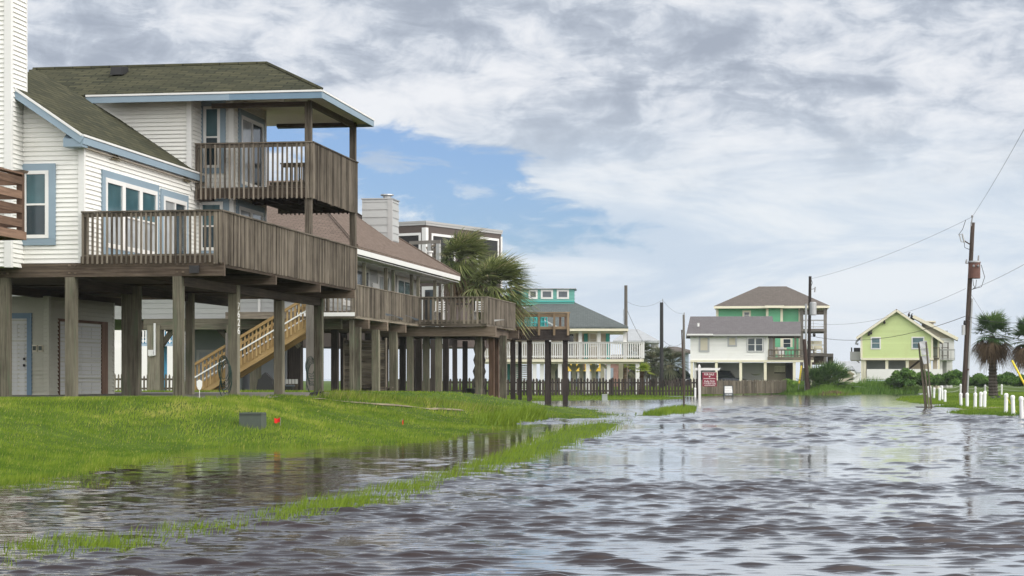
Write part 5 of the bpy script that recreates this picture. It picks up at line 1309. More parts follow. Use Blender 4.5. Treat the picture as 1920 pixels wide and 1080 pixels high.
def house_lime():
    f = Fp(180., PX(1680, 180)); h = f.root('lime_house', .3, 'pale lime gabled house on white stilts among green bushes', 'house')
    x0, x1 = f.x(1614.5), f.x(1748); zb = f.z(671); ze = f.z(628); za = f.z(582); xa = f.x(1681)
    sl, sr = (za-ze)/(xa-x0), (za-ze)/(x1-xa)
    w = MB(); siding(w, side_y(0), zb, za, lambda z: x0 if z < ze else x0+(z-ze)/sl, lambda z: x1 if z < ze else x1-(z-ze)/sr, .21, .025)
    w.box(x0, x1-.01, .02, 10, zb, ze); siding(w, side_x(x1), zb, ze, 0, 10, .21); w.build('wall', 'siding_lime', h)
    m = MB(); o = .42; zo = o*sl
    m.slab([(x0-o, -.45, ze-zo+.12), (x0-o, 10.4, ze-zo+.12), (xa, 10.4, za+.12), (xa, -.45, za+.12)], .1); m.slab([(x1+1.0, 10.4, ze-1.0*sr+.12), (x1+1.0, -.45, ze-1.0*sr+.12), (xa, -.45, za+.12), (xa, 10.4, za+.12)], .1); m.build('roof', 'roof_greybrown', h)
    for q, s in (((x0-o, ze-zo), 1), ((x1+1.0, ze-1.0*sr), -1)):
        m = MB(); m.beam((q[0], -.47, q[1]-.02), (xa, -.47, za-.02), .06, .2); m.build('rake_board', 'trim_cream', h)
    part_box(h, 'corner_trim', 'trim_cream', x0-.06, x0+.12, -.06, .1, zb, ze); part_box(h, 'corner_trim', 'trim_cream', x1-.12, x1+.06, -.06, .1, zb, ze)
    part_box(h, 'skirt_board', 'trim_cream', x0, x1+.1, -.08, 9.9, f.z(675), zb-.003)
    for a, b in ((1632.5, 1651.5), (1709, 1733)): window(h, side_y(-.025), f.x(a), f.x(b), f.z(655), f.z(631.5), 'trim_white', .07, 'trim_white', .04, ('glass_sky_teal', 'glass_sky_teal'))
    for px in (1621, 1663, 1701, 1743, 1617): post(h, f.x(px, .3), .3, 0, f.z(675), .26, 'trim_cream', 'stilt')
    part_box(h, 'porch_floor', 'trim_cream', x0, x1, .1, 5, f.z(712), f.z(709)); part_box(h, 'back_wall', 'siding_beige', x0+.3, x1-.2, 5, 5.2, f.z(712), f.z(675)); part_box(h, 'screen_wall', 'wall_darkgrey', f.x(1625, 2), f.x(1698, 2), 2.4, 2.5, f.z(692), f.z(676))
    part_box(h, 'half_wall', 'trim_white', x0+.5, x1+.9, .0, .1, f.z(711), f.z(692)); m = MB(); m.beam((f.x(1704, 2), 2, f.z(692)), (f.x(1724, 2), 2, f.z(676)), .3, .18); m.build('stair_stringer', 'wood_dark', h)
    # little side deck with air conditioner at the left
    part_box(h, 'side_deck', 'trim_cream', f.x(1594), x0, 1, 4, f.z(676), f.z(673)); part_box(h, 'deck_skirt', 'trim_grey', f.x(1593), f.x(1613), .9, 1, f.z(675), f.z(659)); part_box(h, 'air_conditioner', 'black', f.x(1600), f.x(1612), 1.2, 2.0, f.z(664), f.z(651.5)); post(h, f.x(1596.5, 1), 1, f.z(672), f.z(651), .12, 'wood_dark', 'rail_post')
    m = MB(); m.beam((f.x(1611), 1.2, f.z(680)), (f.x(1596), 1.2, f.z(668)), .08, .12); m.build('deck_brace', 'trim_grey', h)
    m = MB(); m.tube([(x0-.1, .5, f.z(634)), (f.x(1606), .5, f.z(639)), (f.x(1604), .5, f.z(644)), (f.x(1609), .5, f.z(645))], .09, 6); m.build('duct', 'metal_grey', h)
    # recessed porch at the right side
    part_box(h, 'porch_wall', 'wall_darkgrey', x1+.02, f.x(1760, 3), 3, 3.2, f.z(671), f.z(630)); part_box(h, 'side_porch', 'wood_deck', x1+.02, f.x(1761), .6, 3, f.z(674), f.z(671)); railing(h, (x1+.05, .6), (f.x(1761), .6), f.z(671), f.z(651), 'wood_deck', sp=.16, bw=.08, capw=.1)
    post(h, f.x(1760), .7, 0, f.z(632), .18, 'trim_cream', 'porch_post'); part_box(h, 'column_base', 'siding_beige', f.x(1749, 1), f.x(1757, 1), .9, 1.5, 0, f.z(674))
    for i, (px, py) in enumerate(((1628, 628.5), (1632, 626), (1657, 606.5), (1703, 593), (1708, 595.5))):
        X, Y, z = f.w(f.x(px), 0, PZ(py, 180.)-.02)
        m = MB(); m.lathe([(.02, -.16), (.09, -.1), (.12, 0), (.08, .1), (.03, .16)], (0, 0, .12), 8); m.tube([(0, 0, .24), (.04, 0, .36)], [.05, .055], 6); m.beam((.06, 0, .36), (.14, 0, .35), .03, .03); m.beam((-.02, 0, .02), (-.16, 0, -.06), .08, .03)
        o = m.build('bird', 'black'); o.location = (X, Y-.3, z); tag(o, ('leftmost dark bird on the low left roof edge of the lime house', 'second dark bird from the left on the lime house roof edge', 'dark bird midway up the left roof edge of the lime house', 'dark bird just right of the lime house roof peak', 'lowest dark bird on the right roof edge of the lime house')[i], 'bird', 'birds on the lime house roof')
house_lime()
def house_tan():
    f = Fp(192., PX(1775, 192)); h = f.root('tan_house', .3, 'pale tan house with shallow roof half hidden behind the lime house', 'house')
    x0, x1 = f.x(1735), f.x(1789); w = MB(); siding(w, side_y(0), f.z(675), f.z(634), x0, x1, .24); w.box(x0, x1-.01, .02, 8, f.z(675), f.z(634)); w.build('wall', 'siding_white', h)
    m = MB(); m.slab([(f.x(1796), 8.5, f.z(635)), (f.x(1796), -.6, f.z(635)), (f.x(1712), -.6, f.z(592)), (f.x(1712), 8.5, f.z(592))], .12); m.slab([(f.x(1640), -.6, f.z(632)), (f.x(1640), 8.5, f.z(632)), (f.x(1712), 8.5, f.z(592)), (f.x(1712), -.6, f.z(592))], .12); m.build('roof', 'roof_greybrown', h)
    m = MB(); xs = [f.x(1735), x1]; m.poly([(x0, 0, f.z(634)), (x1, 0, f.z(634)), (f.x(1735), 0, f.z(606))]); m.build('gable_wall', 'siding_beige', h)
    m = MB(); m.beam((f.x(1796), -.65, f.z(636)), (f.x(1712), -.65, f.z(593)), .06, .3); m.build('rake_board', 'trim_cream', h)
    part_box(h, 'dormer', 'siding_beige', f.x(1728, 2), f.x(1750, 2), 2, 6, f.z(615), f.z(603)); part_box(h, 'dormer_roof', 'trim_cream', f.x(1724, 2), f.x(1754, 2), 1.7, 6.3, f.z(603), f.z(600.5))
    part_box(h, 'roof_vent', 'metal_grey', f.x(1772, 2), f.x(1777, 2), 2, 2.6, f.z(624), f.z(619))
    for px in (1764, 1778, 1783): post(h, f.x(px), .3, 0, f.z(675), .3, 'trim_white', 'stilt')
    part_box(h, 'enclosure_wall', 'trim_grey', f.x(1762, 3), f.x(1778, 3), 3, 3.2, 0, f.z(676))
    m = MB(); x0, x1 = f.x(1763), f.x(1780)
    for px in (1767, 1777.5): x = f.x(px); m.box(x-.06, x+.06, -.7, -.58, f.z(675), f.z(643))
    for py in (643, 652, 667): m.box(f.x(1765), f.x(1779), -.72, -.56, f.z(py+.6), f.z(py-.6))
    m.build('stair_frame', 'wood_pole_grey', h)
    railing(h, (f.x(1762), -.8), (f.x(1790), -.8), f.z(676), f.z(655), 'trim_grey', sp=.3, bw=.05, capw=.1)
house_tan()
def house_blue():
    f = Fp(140., PX(270, 140)); h = f.root('blue_house', .4, 'blue and white balconied house seen through the near pilings', 'house')
    x0, x1 = f.x(150), f.x(345); zt = f.z(470)
    w = MB(); siding(w, side_y(0), .3, f.z(655), x0, x1, .25); w.box(x0, x1, .02, 9, .3, zt-.1); siding(w, side_y(0), f.z(655), zt, x0, x1, .25); w.build('wall', 'siding_blue', h)
    part_box(h, 'side_wall', 'siding_bluegrey', f.x(150), f.x(229), -2.2, -.05, f.z(645), zt)
    for py in (645, 578):
        part_box(h, 'balcony_floor', 'trim_blue', f.x(229), x1, -2.2, -.05, f.z(py+5), f.z(py)); railing(h, (f.x(230), -2.2), (x1, -2.2), f.z(py-1), f.z(py-26), 'trim_white', sp=.2, bw=.1, capw=.15)
        part_box(h, 'balcony_front', 'trim_white', f.x(205), f.x(229), -2.6, -2.22, f.z(py+6), f.z(py-28))
    for px in (232, 278, 325): post(h, f.x(px), -2.1, .2, zt-.3, .26, 'trim_blue', 'balcony_post')
    for px in (223, 271, 320): post(h, f.x(px), -2.4, .2, f.z(650), .55, 'trim_white', 'stilt')
    window(h, side_y(-2.2), f.x(208), f.x(222), f.z(618), f.z(590), 'trim_white', .12, 'trim_white', .06, ('glass_grey', 'glass_grey'))
    window(h, side_y(-.03), f.x(305), f.x(322), f.z(618), f.z(598), 'trim_white', .1, 'trim_white', .06, ('glass_sky_teal', 'glass_sky_teal'))
    window(h, side_y(-.03), f.x(250), f.x(290), f.z(636), f.z(596), 'trim_blue', .1, 'trim_white', .06, ('glass_dark', 'glass_dark'), split='v')
    part_box(h, 'door', 'trim_white', f.x(317), f.x(328), -.08, -.0, .5, f.z(660))
    m = MB(); hip(m, x0-1, x1+1, -3, 10, zt, zt+2.2, x0+4, x1-4, th=.12); m.build('roof', 'roof_grey', h)
house_blue()
def far_houses():
    f = Fp(270., PX(1205, 270)); h = f.root('far_grey_house', .3, 'hazy grey hip roofed house on posts, left of the black pole', 'house')
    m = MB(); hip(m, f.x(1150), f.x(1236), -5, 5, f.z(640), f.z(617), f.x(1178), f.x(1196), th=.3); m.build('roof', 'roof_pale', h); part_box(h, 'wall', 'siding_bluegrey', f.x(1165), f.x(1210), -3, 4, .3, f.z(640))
    for px in (1213, 1223, 1227, 1232): post(h, f.x(px, -4), -4, 0, f.z(639), .4, 'trim_grey', 'stilt')
    part_box(h, 'balcony_floor', 'trim_grey', f.x(1210), f.x(1234), -4.5, 4, f.z(654), f.z(651))
    f = Fp(300., PX(1268, 300)); h = f.root('far_blue_house', .3, 'hazy blue grey house with hip roof, right of the black pole', 'house')
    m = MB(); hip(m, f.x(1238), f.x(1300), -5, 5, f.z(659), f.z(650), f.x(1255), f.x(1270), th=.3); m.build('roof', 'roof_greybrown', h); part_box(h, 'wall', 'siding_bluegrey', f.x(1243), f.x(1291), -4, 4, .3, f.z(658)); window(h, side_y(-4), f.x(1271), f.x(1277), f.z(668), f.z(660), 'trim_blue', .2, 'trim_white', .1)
    f = Fp(200., PX(1095, 200)); h = f.root('yellow_house', .3, 'bright yellow house glimpsed under the white deck', 'house')
    x0, x1 = f.x(1060), f.x(1128.5); w = MB(); siding(w, side_y(0), f.z(696), f.z(660), x0, x1, .3); w.box(x0, x1, .02, 8, f.z(696), f.z(660)); w.build('wall', 'siding_yellow', h); m = MB(); hip(m, x0-.6, x1+.6, -.7, 9, f.z(660), f.z(645), x0+2, x1-2); m.build('roof', 'roof_grey', h)
    window(h, side_y(-.03), f.x(1114), f.x(1123), f.z(689), f.z(677), 'trim_white', .15, 'trim_white', .05); window(h, side_y(-.03), f.x(1090), f.x(1097), f.z(694), f.z(677), 'wood_brown', .1, 'wood_brown', .1)
    for px in (1064, 1085, 1106, 1126): post(h, f.x(px), .3, 0, f.z(696), .3, 'trim_grey', 'stilt')
    part_box(h, 'lower_wall', 'siding_bluegrey', x0+.5, x1-.3, 4, 4.2, 0, f.z(696))
    f = Fp(215., PX(1155, 215)); h = f.root('pink_house', .3, 'pinkish house behind the right posts of the white deck', 'house')
    w = MB(); siding(w, side_y(0), .2, f.z(676), f.x(1135), f.x(1180), .3); w.box(f.x(1135), f.x(1180), .02, 7, .2, f.z(676)); w.build('wall', 'siding_pink', h); m = MB(); hip(m, f.x(1131), f.x(1184), -.7, 8, f.z(676), f.z(664), f.x(1148), f.x(1168)); m.build('roof', 'roof_greybrown', h)
    part_box(h, 'door', 'wood_dark', f.x(1160), f.x(1166), -.08, .0, .2, f.z(690)); part_box(h, 'porch_wall', 'siding_bluegrey', f.x(1136), f.x(1150), -1.0, -.05, .2, f.z(690))
    f = Fp(400., PX(1590, 400)); h = f.root('far_pale_house', .3, 'far pale house with long roof left of the lime house', 'house')
    m = MB(); m.slab([(f.x(1571), -4, f.z(697)), (f.x(1614), -4, f.z(697)), (f.x(1614), 2, f.z(677)), (f.x(1571), 2, f.z(677))], .3); m.build('roof', 'roof_pale', h); part_box(h, 'wall', 'siding_white', f.x(1573), f.x(1613), -3, 3, 0, f.z(697))
    m = MB(); m.slab([(f.x(1588), -7, f.z(697)), (f.x(1588), -3, f.z(697)), (f.x(1597), -3, f.z(686)), (f.x(1597), -7, f.z(686))], .3); m.slab([(f.x(1606), -3, f.z(697)), (f.x(1606), -7, f.z(697)), (f.x(1597), -7, f.z(686)), (f.x(1597), -3, f.z(686))], .3); m.build('gable_roof', 'roof_pale', h); part_box(h, 'gable_wall', 'siding_white', f.x(1590), f.x(1604), -6.8, -3, 0, f.z(696))
    f = Fp(330., PX(1586, 330)); h = f.root('far_low_shed', .3, 'far low sandy roofed shed in front of the far pale house', 'shed')
    m = MB(); hip(m, f.x(1572), f.x(1602), -3, 3, f.z(701), f.z(696), f.x(1580), f.x(1594), th=.2); m.build('roof', 'sand', h); part_box(h, 'wall', 'siding_beige', f.x(1574), f.x(1600), -2.5, 2.5, 0, f.z(701))
far_houses()
# ------------------------------------------------------------------ palms, bushes, weeds
def quads_obj(name, V, mat, r, parent=None):
    V = np.asarray(V).reshape(-1, 3); n = len(V)//4
    return np_mesh(name, V, np.arange(4*n).reshape(n, 4), mat, r=np.clip(np.asarray(r), 0, 1), parent=parent)
def fan_frond(out, rr, base, d, plen, flen, nseg, spread, droop, wind, wid, rs, curl=0.):
    """one fan leaf: a stalk from base along d, then narrow leaf segments fanned in its plane, drooping and blown"""
    d = np.array(d)/np.linalg.norm(d); up = np.array([0, 0, 1.])
    side = np.cross(d, up); side /= (np.linalg.norm(side)+1e-9); nrm = np.cross(side, d)
    wind = np.array(wind, float)
    hub = base+d*plen+wind*plen*.25-up*droop*plen*.12
    s2 = side*wid*.5; out += [base-s2, base+s2, hub+s2, hub-s2]; rr.append(.35)
    tone = .08+.75*rs.rand()
    for i in range(nseg):
        a = (i/(nseg-1)-.5)*spread+rs.normal(0, .05)
        dirv = d*math.cos(a)+side*math.sin(a)+nrm*curl*abs(math.sin(a))
        L = flen*(1-.22*abs(a)/(spread/2))*(.85+.25*rs.rand())
        w = wid*(.8+.5*rs.rand()); acr = np.cross(dirv, nrm); acr /= (np.linalg.norm(acr)+1e-9)
        pts = []
        for t in (0, .35, .7, 1.):
            p = hub+dirv*L*t+(wind*L*1.0-up*droop*L)*t*t*.75
            ww = w*(.45+1.1*t if t < .4 else 1.15*(1-t)+.12)
            pts.append((p-acr*ww/2, p+acr*ww/2))
        tn = tone+rs.normal(0, .13)
        for (a0, b0), (a1, b1) in zip(pts[:-1], pts[1:]): out += [a0, b0, b1, a1]; rr.append(tn)
def palm_crown(name, mat, c, n, plen, flen, nseg, wid, wind, rs, parent, lo=-.5, hi=1.3, droop=.35, spread=3.6, bias=None):
    out, rr = [], []; c = np.array(c)
    for i in range(n):
        az = 2.4*i+rs.normal(0, .2); el = lo+(hi-lo)*((i+.5)/n)**.8
        d = np.array([math.cos(az)*math.cos(el), math.sin(az)*math.cos(el), math.sin(el)])+(np.array(bias) if bias is not None else 0)
        fan_frond(out, rr, c, d, plen*(.8+.4*rs.rand()), flen*(.85+.3*rs.rand()), nseg, spread, droop*(1.3-.5*el), wind, wid, rs)
    return quads_obj(name, out, mat, rr, parent)
def trunk(parent, pts, r0, r1, mat='trunk', rs=None, rough=.10, n=10, name='trunk', rings=34):
    P_ = [Vector(p) for p in pts]; m = MB(); tp = []; rad = []
    for i in range(rings+1):
        t = i/rings*(len(P_)-1); k = min(int(t), len(P_)-2); tp.append(P_[k].lerp(P_[k+1], t-k)); rad.append((r0+(r1-r0)*i/rings)*(1+rough*(1 if i % 2 else -1)+rough*.6*random.uniform(-1, 1)))
    m.tube(tp, rad, n); return m.build(name, mat, parent)
def wind_palms():
    for i, (cx, cy, Y, bx, n, pl, fl, lab) in enumerate(((862, 487, 99., 898, 66, .72, 1.20, 'taller windblown palm close behind the tan roofed house'), (924, 540, 96.5, 931, 78, .88, 1.30, 'lower windblown palm with fronds streaming over the deck corner'))):
        rs = np.random.RandomState(40+i); X = PX(cx, Y); z = PZ(cy, Y); bX = PX(bx, Y)
        t = thing('palm_tree', (bX, Y, .2), lab, 'palm tree', 0, 'windblown palms'); g = gz1(bX, Y)-.4-.2
        trunk(t, [(0, 0, g), (.05, 0, (z-.2)*.6), (X-bX, 0, z-.2)], .30, .20, rough=.14)
        c = (X-bX, 0, z-.2)
        palm_crown('crown', 'palm_wind', c, n, pl, fl, 22, .075, (.42, -.1, -.02), rs, t, lo=-1.0, hi=1.4, droop=.42, spread=2.7, bias=(.10, -.15, .05))
        palm_crown('dead_fronds', 'palm_dry', c, 40, pl*.95, fl*1.05, 12, .05, (.35, -.05, -.1), rs, t, lo=-1.1, hi=-.35, droop=.6, spread=1.6, bias=(.2, 0, -.1))
wind_palms()
def beach_palms():
    for i, (px, py, Y, bx, lab) in enumerate(((1860, 630, 118., 1863, 'fan palm with dead frond skirt behind the white bollards'), (1931, 640, 116., 1934, 'fan palm cut off by the right edge of the view'))):
        rs = np.random.RandomState(60+i); X = PX(px, Y); z = PZ(py, Y); bX = PX(bx, Y); g = gz1(bX, Y)
        t = thing('palm_tree', (bX, Y, g), lab, 'palm tree', 0, 'fan palms by the bollards'); z -= g
        trunk(t, [(0, 0, -.3), (-.04, 0, .9), (-.06, 0, z*.6), (X-bX, 0, z)], .30, .19, rough=.12, rings=40)
        palm_crown('crown', 'palm_leaf', (X-bX, 0, z+.1), 32, .82, .84, 24, .085, (.10, 0, .02), rs, t, lo=-.55, hi=1.35, droop=.22, spread=4.3)
        palm_crown('dead_fronds', 'palm_dry', (X-bX, 0, z-.05), 60, .70, .85, 13, .06, (.03, 0, -.12), rs, t, lo=-1.1, hi=-.2, droop=.55, spread=2.0)
beach_palms()
def small_palms():
    for i, (px, py, Y, R_, n, mat, lab) in enumerate(((1172, 688, 146., .95, 15, 'palm_bright', 'young yellow green palm behind the fence, left of the white corner post'), (1204, 696, 133.5, .75, 13, 'palm_bright', 'young yellow green palm behind the fence, right of the white corner post'))):
        rs = np.random.RandomState(80+i); X, z = PX(px, Y), PZ(py, Y); g = gz1(X, Y)
        t = thing('young_palm', (X, Y, g), lab, 'palm tree', 0, 'young palms behind the fence'); z -= g
        trunk(t, [(-.1, 0, -.2), (-.05, 0, z*.5), (0, 0, z)], .17, .15, 'palm_dry', rough=.2)
        palm_crown('crown', mat, (0, 0, z), n, .35*R_, .75*R_, 15, .06, (.35, 0, 0), rs, t, lo=-.2, hi=1.3, droop=.35, spread=2.6, bias=(.15, 0, 0))
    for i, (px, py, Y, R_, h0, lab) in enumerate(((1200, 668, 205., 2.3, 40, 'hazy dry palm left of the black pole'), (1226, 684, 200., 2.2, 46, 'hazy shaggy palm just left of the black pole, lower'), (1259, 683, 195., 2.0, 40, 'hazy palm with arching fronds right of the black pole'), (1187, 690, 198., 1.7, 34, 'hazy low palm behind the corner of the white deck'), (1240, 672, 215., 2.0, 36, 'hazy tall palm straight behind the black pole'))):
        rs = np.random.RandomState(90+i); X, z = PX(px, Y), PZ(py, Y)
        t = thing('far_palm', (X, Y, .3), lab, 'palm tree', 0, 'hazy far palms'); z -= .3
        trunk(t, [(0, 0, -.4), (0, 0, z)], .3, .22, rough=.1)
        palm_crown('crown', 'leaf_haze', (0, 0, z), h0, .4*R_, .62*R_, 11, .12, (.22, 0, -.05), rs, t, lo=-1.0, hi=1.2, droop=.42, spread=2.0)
    # spiky clump by the poles
    for i, (px, py, Y, R_, n, lab) in enumerate(((1551, 731, 151., 2.0, 75, 'big spiky fan palm clump right of the leaning stump'),)):
        rs = np.random.RandomState(120+i); X, z = PX(px, Y), PZ(py, Y)
        t = thing('palmetto_clump', (X, Y, 0), lab, 'plant'); 
        for q, (dx, dz) in enumerate(((-.75, .1), (0, .35), (.7, .15))):
            palm_crown('foliage', 'palm_leaf', (dx, (q-1)*.3, z+dz-.0), n//4+2, .55*R_, .55*R_, 13, .11, (.12, 0, 0), rs, t, lo=.05, hi=1.45, droop=.2, spread=2.3)
small_palms()
def bush(name, cx, cy, cz, rx, ry, rz, n, size, mat, rs, parent=None, lobes=16):
    """leaves spread through lumpy lobes"""
    L = []
    for i in range(lobes):
        a = rs.rand()*6.28; q = rs.rand()**.5*.72
        L.append((cx+math.cos(a)*q*rx, cy+math.sin(a)*q*ry, cz+rz*(rs.rand()*.75-.15)*(1-.5*q), .20+.24*rs.rand()))
    k = rs.randint(0, lobes, n); Lk = np.array(L)[k]
    u = rs.normal(size=(n, 3)); u /= np.linalg.norm(u, axis=1)[:, None]; u[:, 2] = np.abs(u[:, 2])*.9-.15
    rad = rs.uniform(.55, 1.05, n)**.6
    sc = np.array([rx, ry, rz])
    p = Lk[:, :3]+u*rad[:, None]*Lk[:, 3:4]*sc*1.15
    p[:, 2] = np.maximum(p[:, 2], cz-rz*.45)
    a = rs.normal(size=(n, 3)); a /= np.linalg.norm(a, axis=1)[:, None]; b = np.cross(a, u+rs.normal(size=(n, 3))*.5); b /= (np.linalg.norm(b, axis=1)[:, None]+1e-9)
    s = size*(.6+.8*rs.rand(n))[:, None]
    V = np.stack([p-a*s, p+b*s*.45, p+a*s, p-b*s*.45], 1)
    tone = .35+.25*rs.normal(size=lobes)
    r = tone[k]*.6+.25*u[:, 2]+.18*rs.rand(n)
    return quads_obj(name, V, mat, r, parent)
BUSH = [(1700, 714, 158, 17, 23, 'round bright bush in front of the lime house, behind the leaning sign'), (1668, 722, 160, 15, 15, 'low bush under the lime house, left of the round bright bush'), (1733, 716, 160, 17, 20, 'bush right of the leaning sign under the tan house'), (1765, 715, 158, 19, 20, 'broad bush left of the transformer pole'), (1795, 714, 156, 16, 21, 'bush directly behind the transformer pole foot'),
        (1823, 716, 160, 17, 17, 'bush between the transformer pole and the fan palm'), (1845, 719, 158, 13, 15, 'darker bush touching the left of the fan palm trunk'), (1885, 714, 155, 17, 18, 'upright bush just right of the fan palm trunk'), (1912, 718, 158, 15, 16, 'bush at the right edge near the yellow guy guard'), (1950, 716, 156, 20, 20, 'bush cut by the right edge of the view'),
        (1640, 726, 162, 14, 9, 'low hedge clump below the left stilts of the lime house'), (1605, 727, 160, 15, 9, 'low hedge clump right of the spiky palm'), (1476, 722, 158, 15, 11, 'weedy bush at the right end of the grey picket fence'), (1500, 724, 156, 12, 9, 'weedy bush at the foot of the leaning stump'), (1578, 726, 158, 12, 9, 'low bush directly right of the spiky palm clump')]
for i, (px, py, Y, wx, hz_, lab) in enumerate(BUSH):
    rs = np.random.RandomState(200+i); k = Y/F; g = gz1(PX(px, Y), Y)
    X = PX(px, Y); z = PZ(py, Y)-0
    t = bush('bush', 0, 0, z-hz_*.12*k, wx*k*1.35, 1.8, hz_*k*1.35, 4200 if hz_ > 12 else 2000, .15, 'leaf_bush' if hz_ > 12 else 'weed', rs)
    t.location = (X, Y, 0); tag(t, lab, 'bush', 'bushes behind the bollards' if px > 1590 else 'weedy bushes by the poles')
def weeds():
    N = 26000
    pxs = RS.uniform(1400, 1720, N); Ys = RS.uniform(143, 168, N); Xs = (pxs-960)/F*Ys
    edge = np.interp(pxs, [1400, 1440, 1500, 1560, 1590, 1612, 1720], [152, 150.5, 148, 142.5, 144, 154, 156])
    d = Ys-edge; k = (d > RS.rand(N)*1.2) & (d < 9)
    Xs, Ys, pxs, d = Xs[k], Ys[k], pxs[k], d[k]; n = len(Xs)
    h = np.clip(.22+.11*d, .2, .85)*(.6+.6*RS.rand(n))*np.interp(pxs, [1400, 1450, 1500, 1590, 1620, 1720], [.35, .7, .9, .8, 1.15, 1.2])*(1+.25*vnoise(Xs, Ys, 1.2))
    blades('tall_weeds', Xs, Ys, np.maximum(gz(Xs, Ys), 0)-.03, h, np.full(n, .09)*(.6+.7*RS.rand(n)), .42+.5*(RS.rand(n)-.5)+.12*vnoise(Xs, Ys, .8), 'weed', .5, (.18, 0))
    # dry tuft patch by the spiky palm
    n = 900; pxs = RS.normal(1562, 9, n); Ys = RS.uniform(143.5, 146.5, n); Xs = (pxs-960)/F*Ys
    blades('dry_tuft', Xs, Ys, np.zeros(n), .15+.25*RS.rand(n), np.full(n, .07), RS.rand(n), 'palm_dry', .9)
    # thick taller clumps at the nose of the lawn
    n = 5200; pts = [ghit(a, b) for a, b in ((905, 797), (940, 793), (975, 788), (1008, 785))]
    k = RS.randint(0, 3, n); t = RS.rand(n); Xs = np.array([pts[i].x*(1-u)+pts[i+1].x*u for i, u in zip(k, t)])+RS.normal(0, .16, n); Ys = np.array([pts[i].y*(1-u)+pts[i+1].y*u for i, u in zip(k, t)])+RS.normal(.3, .45, n)
    ok = gz(Xs, Ys) > -.05; Xs, Ys = Xs[ok], Ys[ok]; n = len(Xs)
    hh = (.12+.20*RS.rand(n))*(1+.35*vnoise(Xs, Ys, 3.))
    blades('bank_clump', Xs, Ys, np.maximum(gz(Xs, Ys), 0)-.02, np.clip(hh, .06, .5), .035+.03*RS.rand(n), .25+.4*RS.rand(n), 'grass', .7)
weeds()
# ------------------------------------------------------------------ poles, wires, signs, bollards, small things
def pole(name, lab, px, Y, ytop, rbase, rtop, mat, ybot=None, top_px=None, cat='utility pole', group=None):
    X = PX(px, Y); g = gz1(X, Y); z = PZ(ytop, Y); tX = PX(top_px, Y)-X if top_px is not None else 0
    t = thing(name, (X, Y, max(g, 0)), lab, cat, 0, group); b = max(g, 0); BASE[t.name] = b
    m = MB(); n = 8; m.tube([(tX*i/n, 0, min(g, 0)-.3+(z-min(g, 0)+.3)*i/n) for i in range(n+1)], [rbase+(rtop-rbase)*i/n for i in range(n+1)], 10); m.build('shaft', mat, t)
    return t, X, z, tX
# transformer pole
YP = 110.
t, X0, zT, tX = pole('utility_pole', 'tall leaning dark utility pole with rusty transformer near the bollards', 1806.5, YP, 418, .155, .115, 'wood_pole', top_px=1824)
def on(py, dx=0., dy=0.):
    z = PZ(py, YP); f_ = z/zT; return Vector((tX*f_+dx, dy, z))
k = YP/F
m = MB(); m.tube([on(424, -.09, -.05), on(408, -.06, -.05)], [.05, .03], 6); m.lathe([(.05, 0), (.07, .07), (.04, .14)], on(408, -.06, -.05), 8); m.build('insulator_pin', 'metal_dull', t)
m = MB(); m.lathe([(.135, 0), (.15, .03), (.05, .05)], on(418.5), 8); m.build('pole_cap', 'metal_dull', t)
m = MB(); c = on(508, .15, -.32); m.lathe([(.31, -.44), (.33, -.42), (.33, .40), (.35, .42), (.35, .47), (.2, .52)], c, 16); tr = m.build('transformer', 'rust_paint', t)
m = MB(); m.lathe([(.36, .0), (.36, .05), (.3, .09)], c+Vector((0, 0, .45)), 16); m.build('transformer_lid', 'metal_grey', tr)
for dx in (-.12, .14): m = MB(); m.tube([c+Vector((dx, -.34, .25)), c+Vector((dx, -.42, .22))], [.07, .05], 8); m.build('bushing', 'metal_dull', tr)
for a, b in (((-.47, .0, .40), (-.42, 0, .62)), ((.22, 0, .52), (.24, 0, .84))):
    m = MB(); m.tube([c+Vector(a), c+Vector(b)], [.055, .04], 7); m.beam(c+Vector(a), c+Vector((-.28 if a[0] < 0 else .2, 0, .42)), .05, .05); m.build('lightning_arrester', 'metal_dull', t)
m = MB(); m.beam(on(459, -.05), on(451, -.45), .06, .06); m.build('bracket', 'rust', t)
m = MB(); a = on(446, -.52); m.tube([a+Vector((-.02, 0, .22)), a+Vector((.09, 0, -.26))], [.05, .05], 7); m.tube([a+Vector((-.18, 0, .18)), a+Vector((-.08, 0, -.22))], [.03, .03], 6); m.beam(a+Vector((-.18, 0, .18)), a+Vector((.0, 0, .22)), .04, .04); m.beam(a+Vector((-.08, 0, -.22)), a+Vector((.08, 0, -.24)), .04, .04); m.build('fuse_cutout', 'metal_grey', t)
m = MB(); m.tube([on(560, .16, -.1), on(650, .15, -.1), on(748, .18, -.1)], .06, 6); m.build('conduit', 'metal_grey', t)
m = MB(); q = on(618, -.22, -.1); m.box(q.x-.09, q.x+.07, q.y-.1, q.y+.1, q.z-.3, q.z+.25); m.build('meter_box', 'metal_grey', t)
m = MB(); q = on(606, -.18, -.1); m.lathe([(.06, -.15), (.08, 0), (.05, .15)], q, 8); m.build('splice_case', 'black', t)
m = MB(); q = on(693, .08, -.16); m.box(q.x-.1, q.x+.1, q.y-.03, q.y+.03, q.z-.05, q.z+.05); m.build('band', 'rust', t)
m = MB()
for pts in ([on(412, -.4), on(430, -.55), on(440, -.75), on(447, -.62)], [on(454, -.42), on(464, -.38), on(468, -.1)], [on(497, .62-.1, -.3), on(520, .85-.1, -.3), on(538, .6, -.3), on(543, .1, -.2)], [on(525, .3, -.3), on(538, .28, -.3), on(543, .12, -.2)], [on(524, .1, -.3), on(535, .15, -.3), on(541, .3, -.2)]):
    m.tube(pts, .017, 5)
m.build('jumper_leads', 'cable', t)
T1 = on(407, -.06)+Vector((X0, YP, 0))
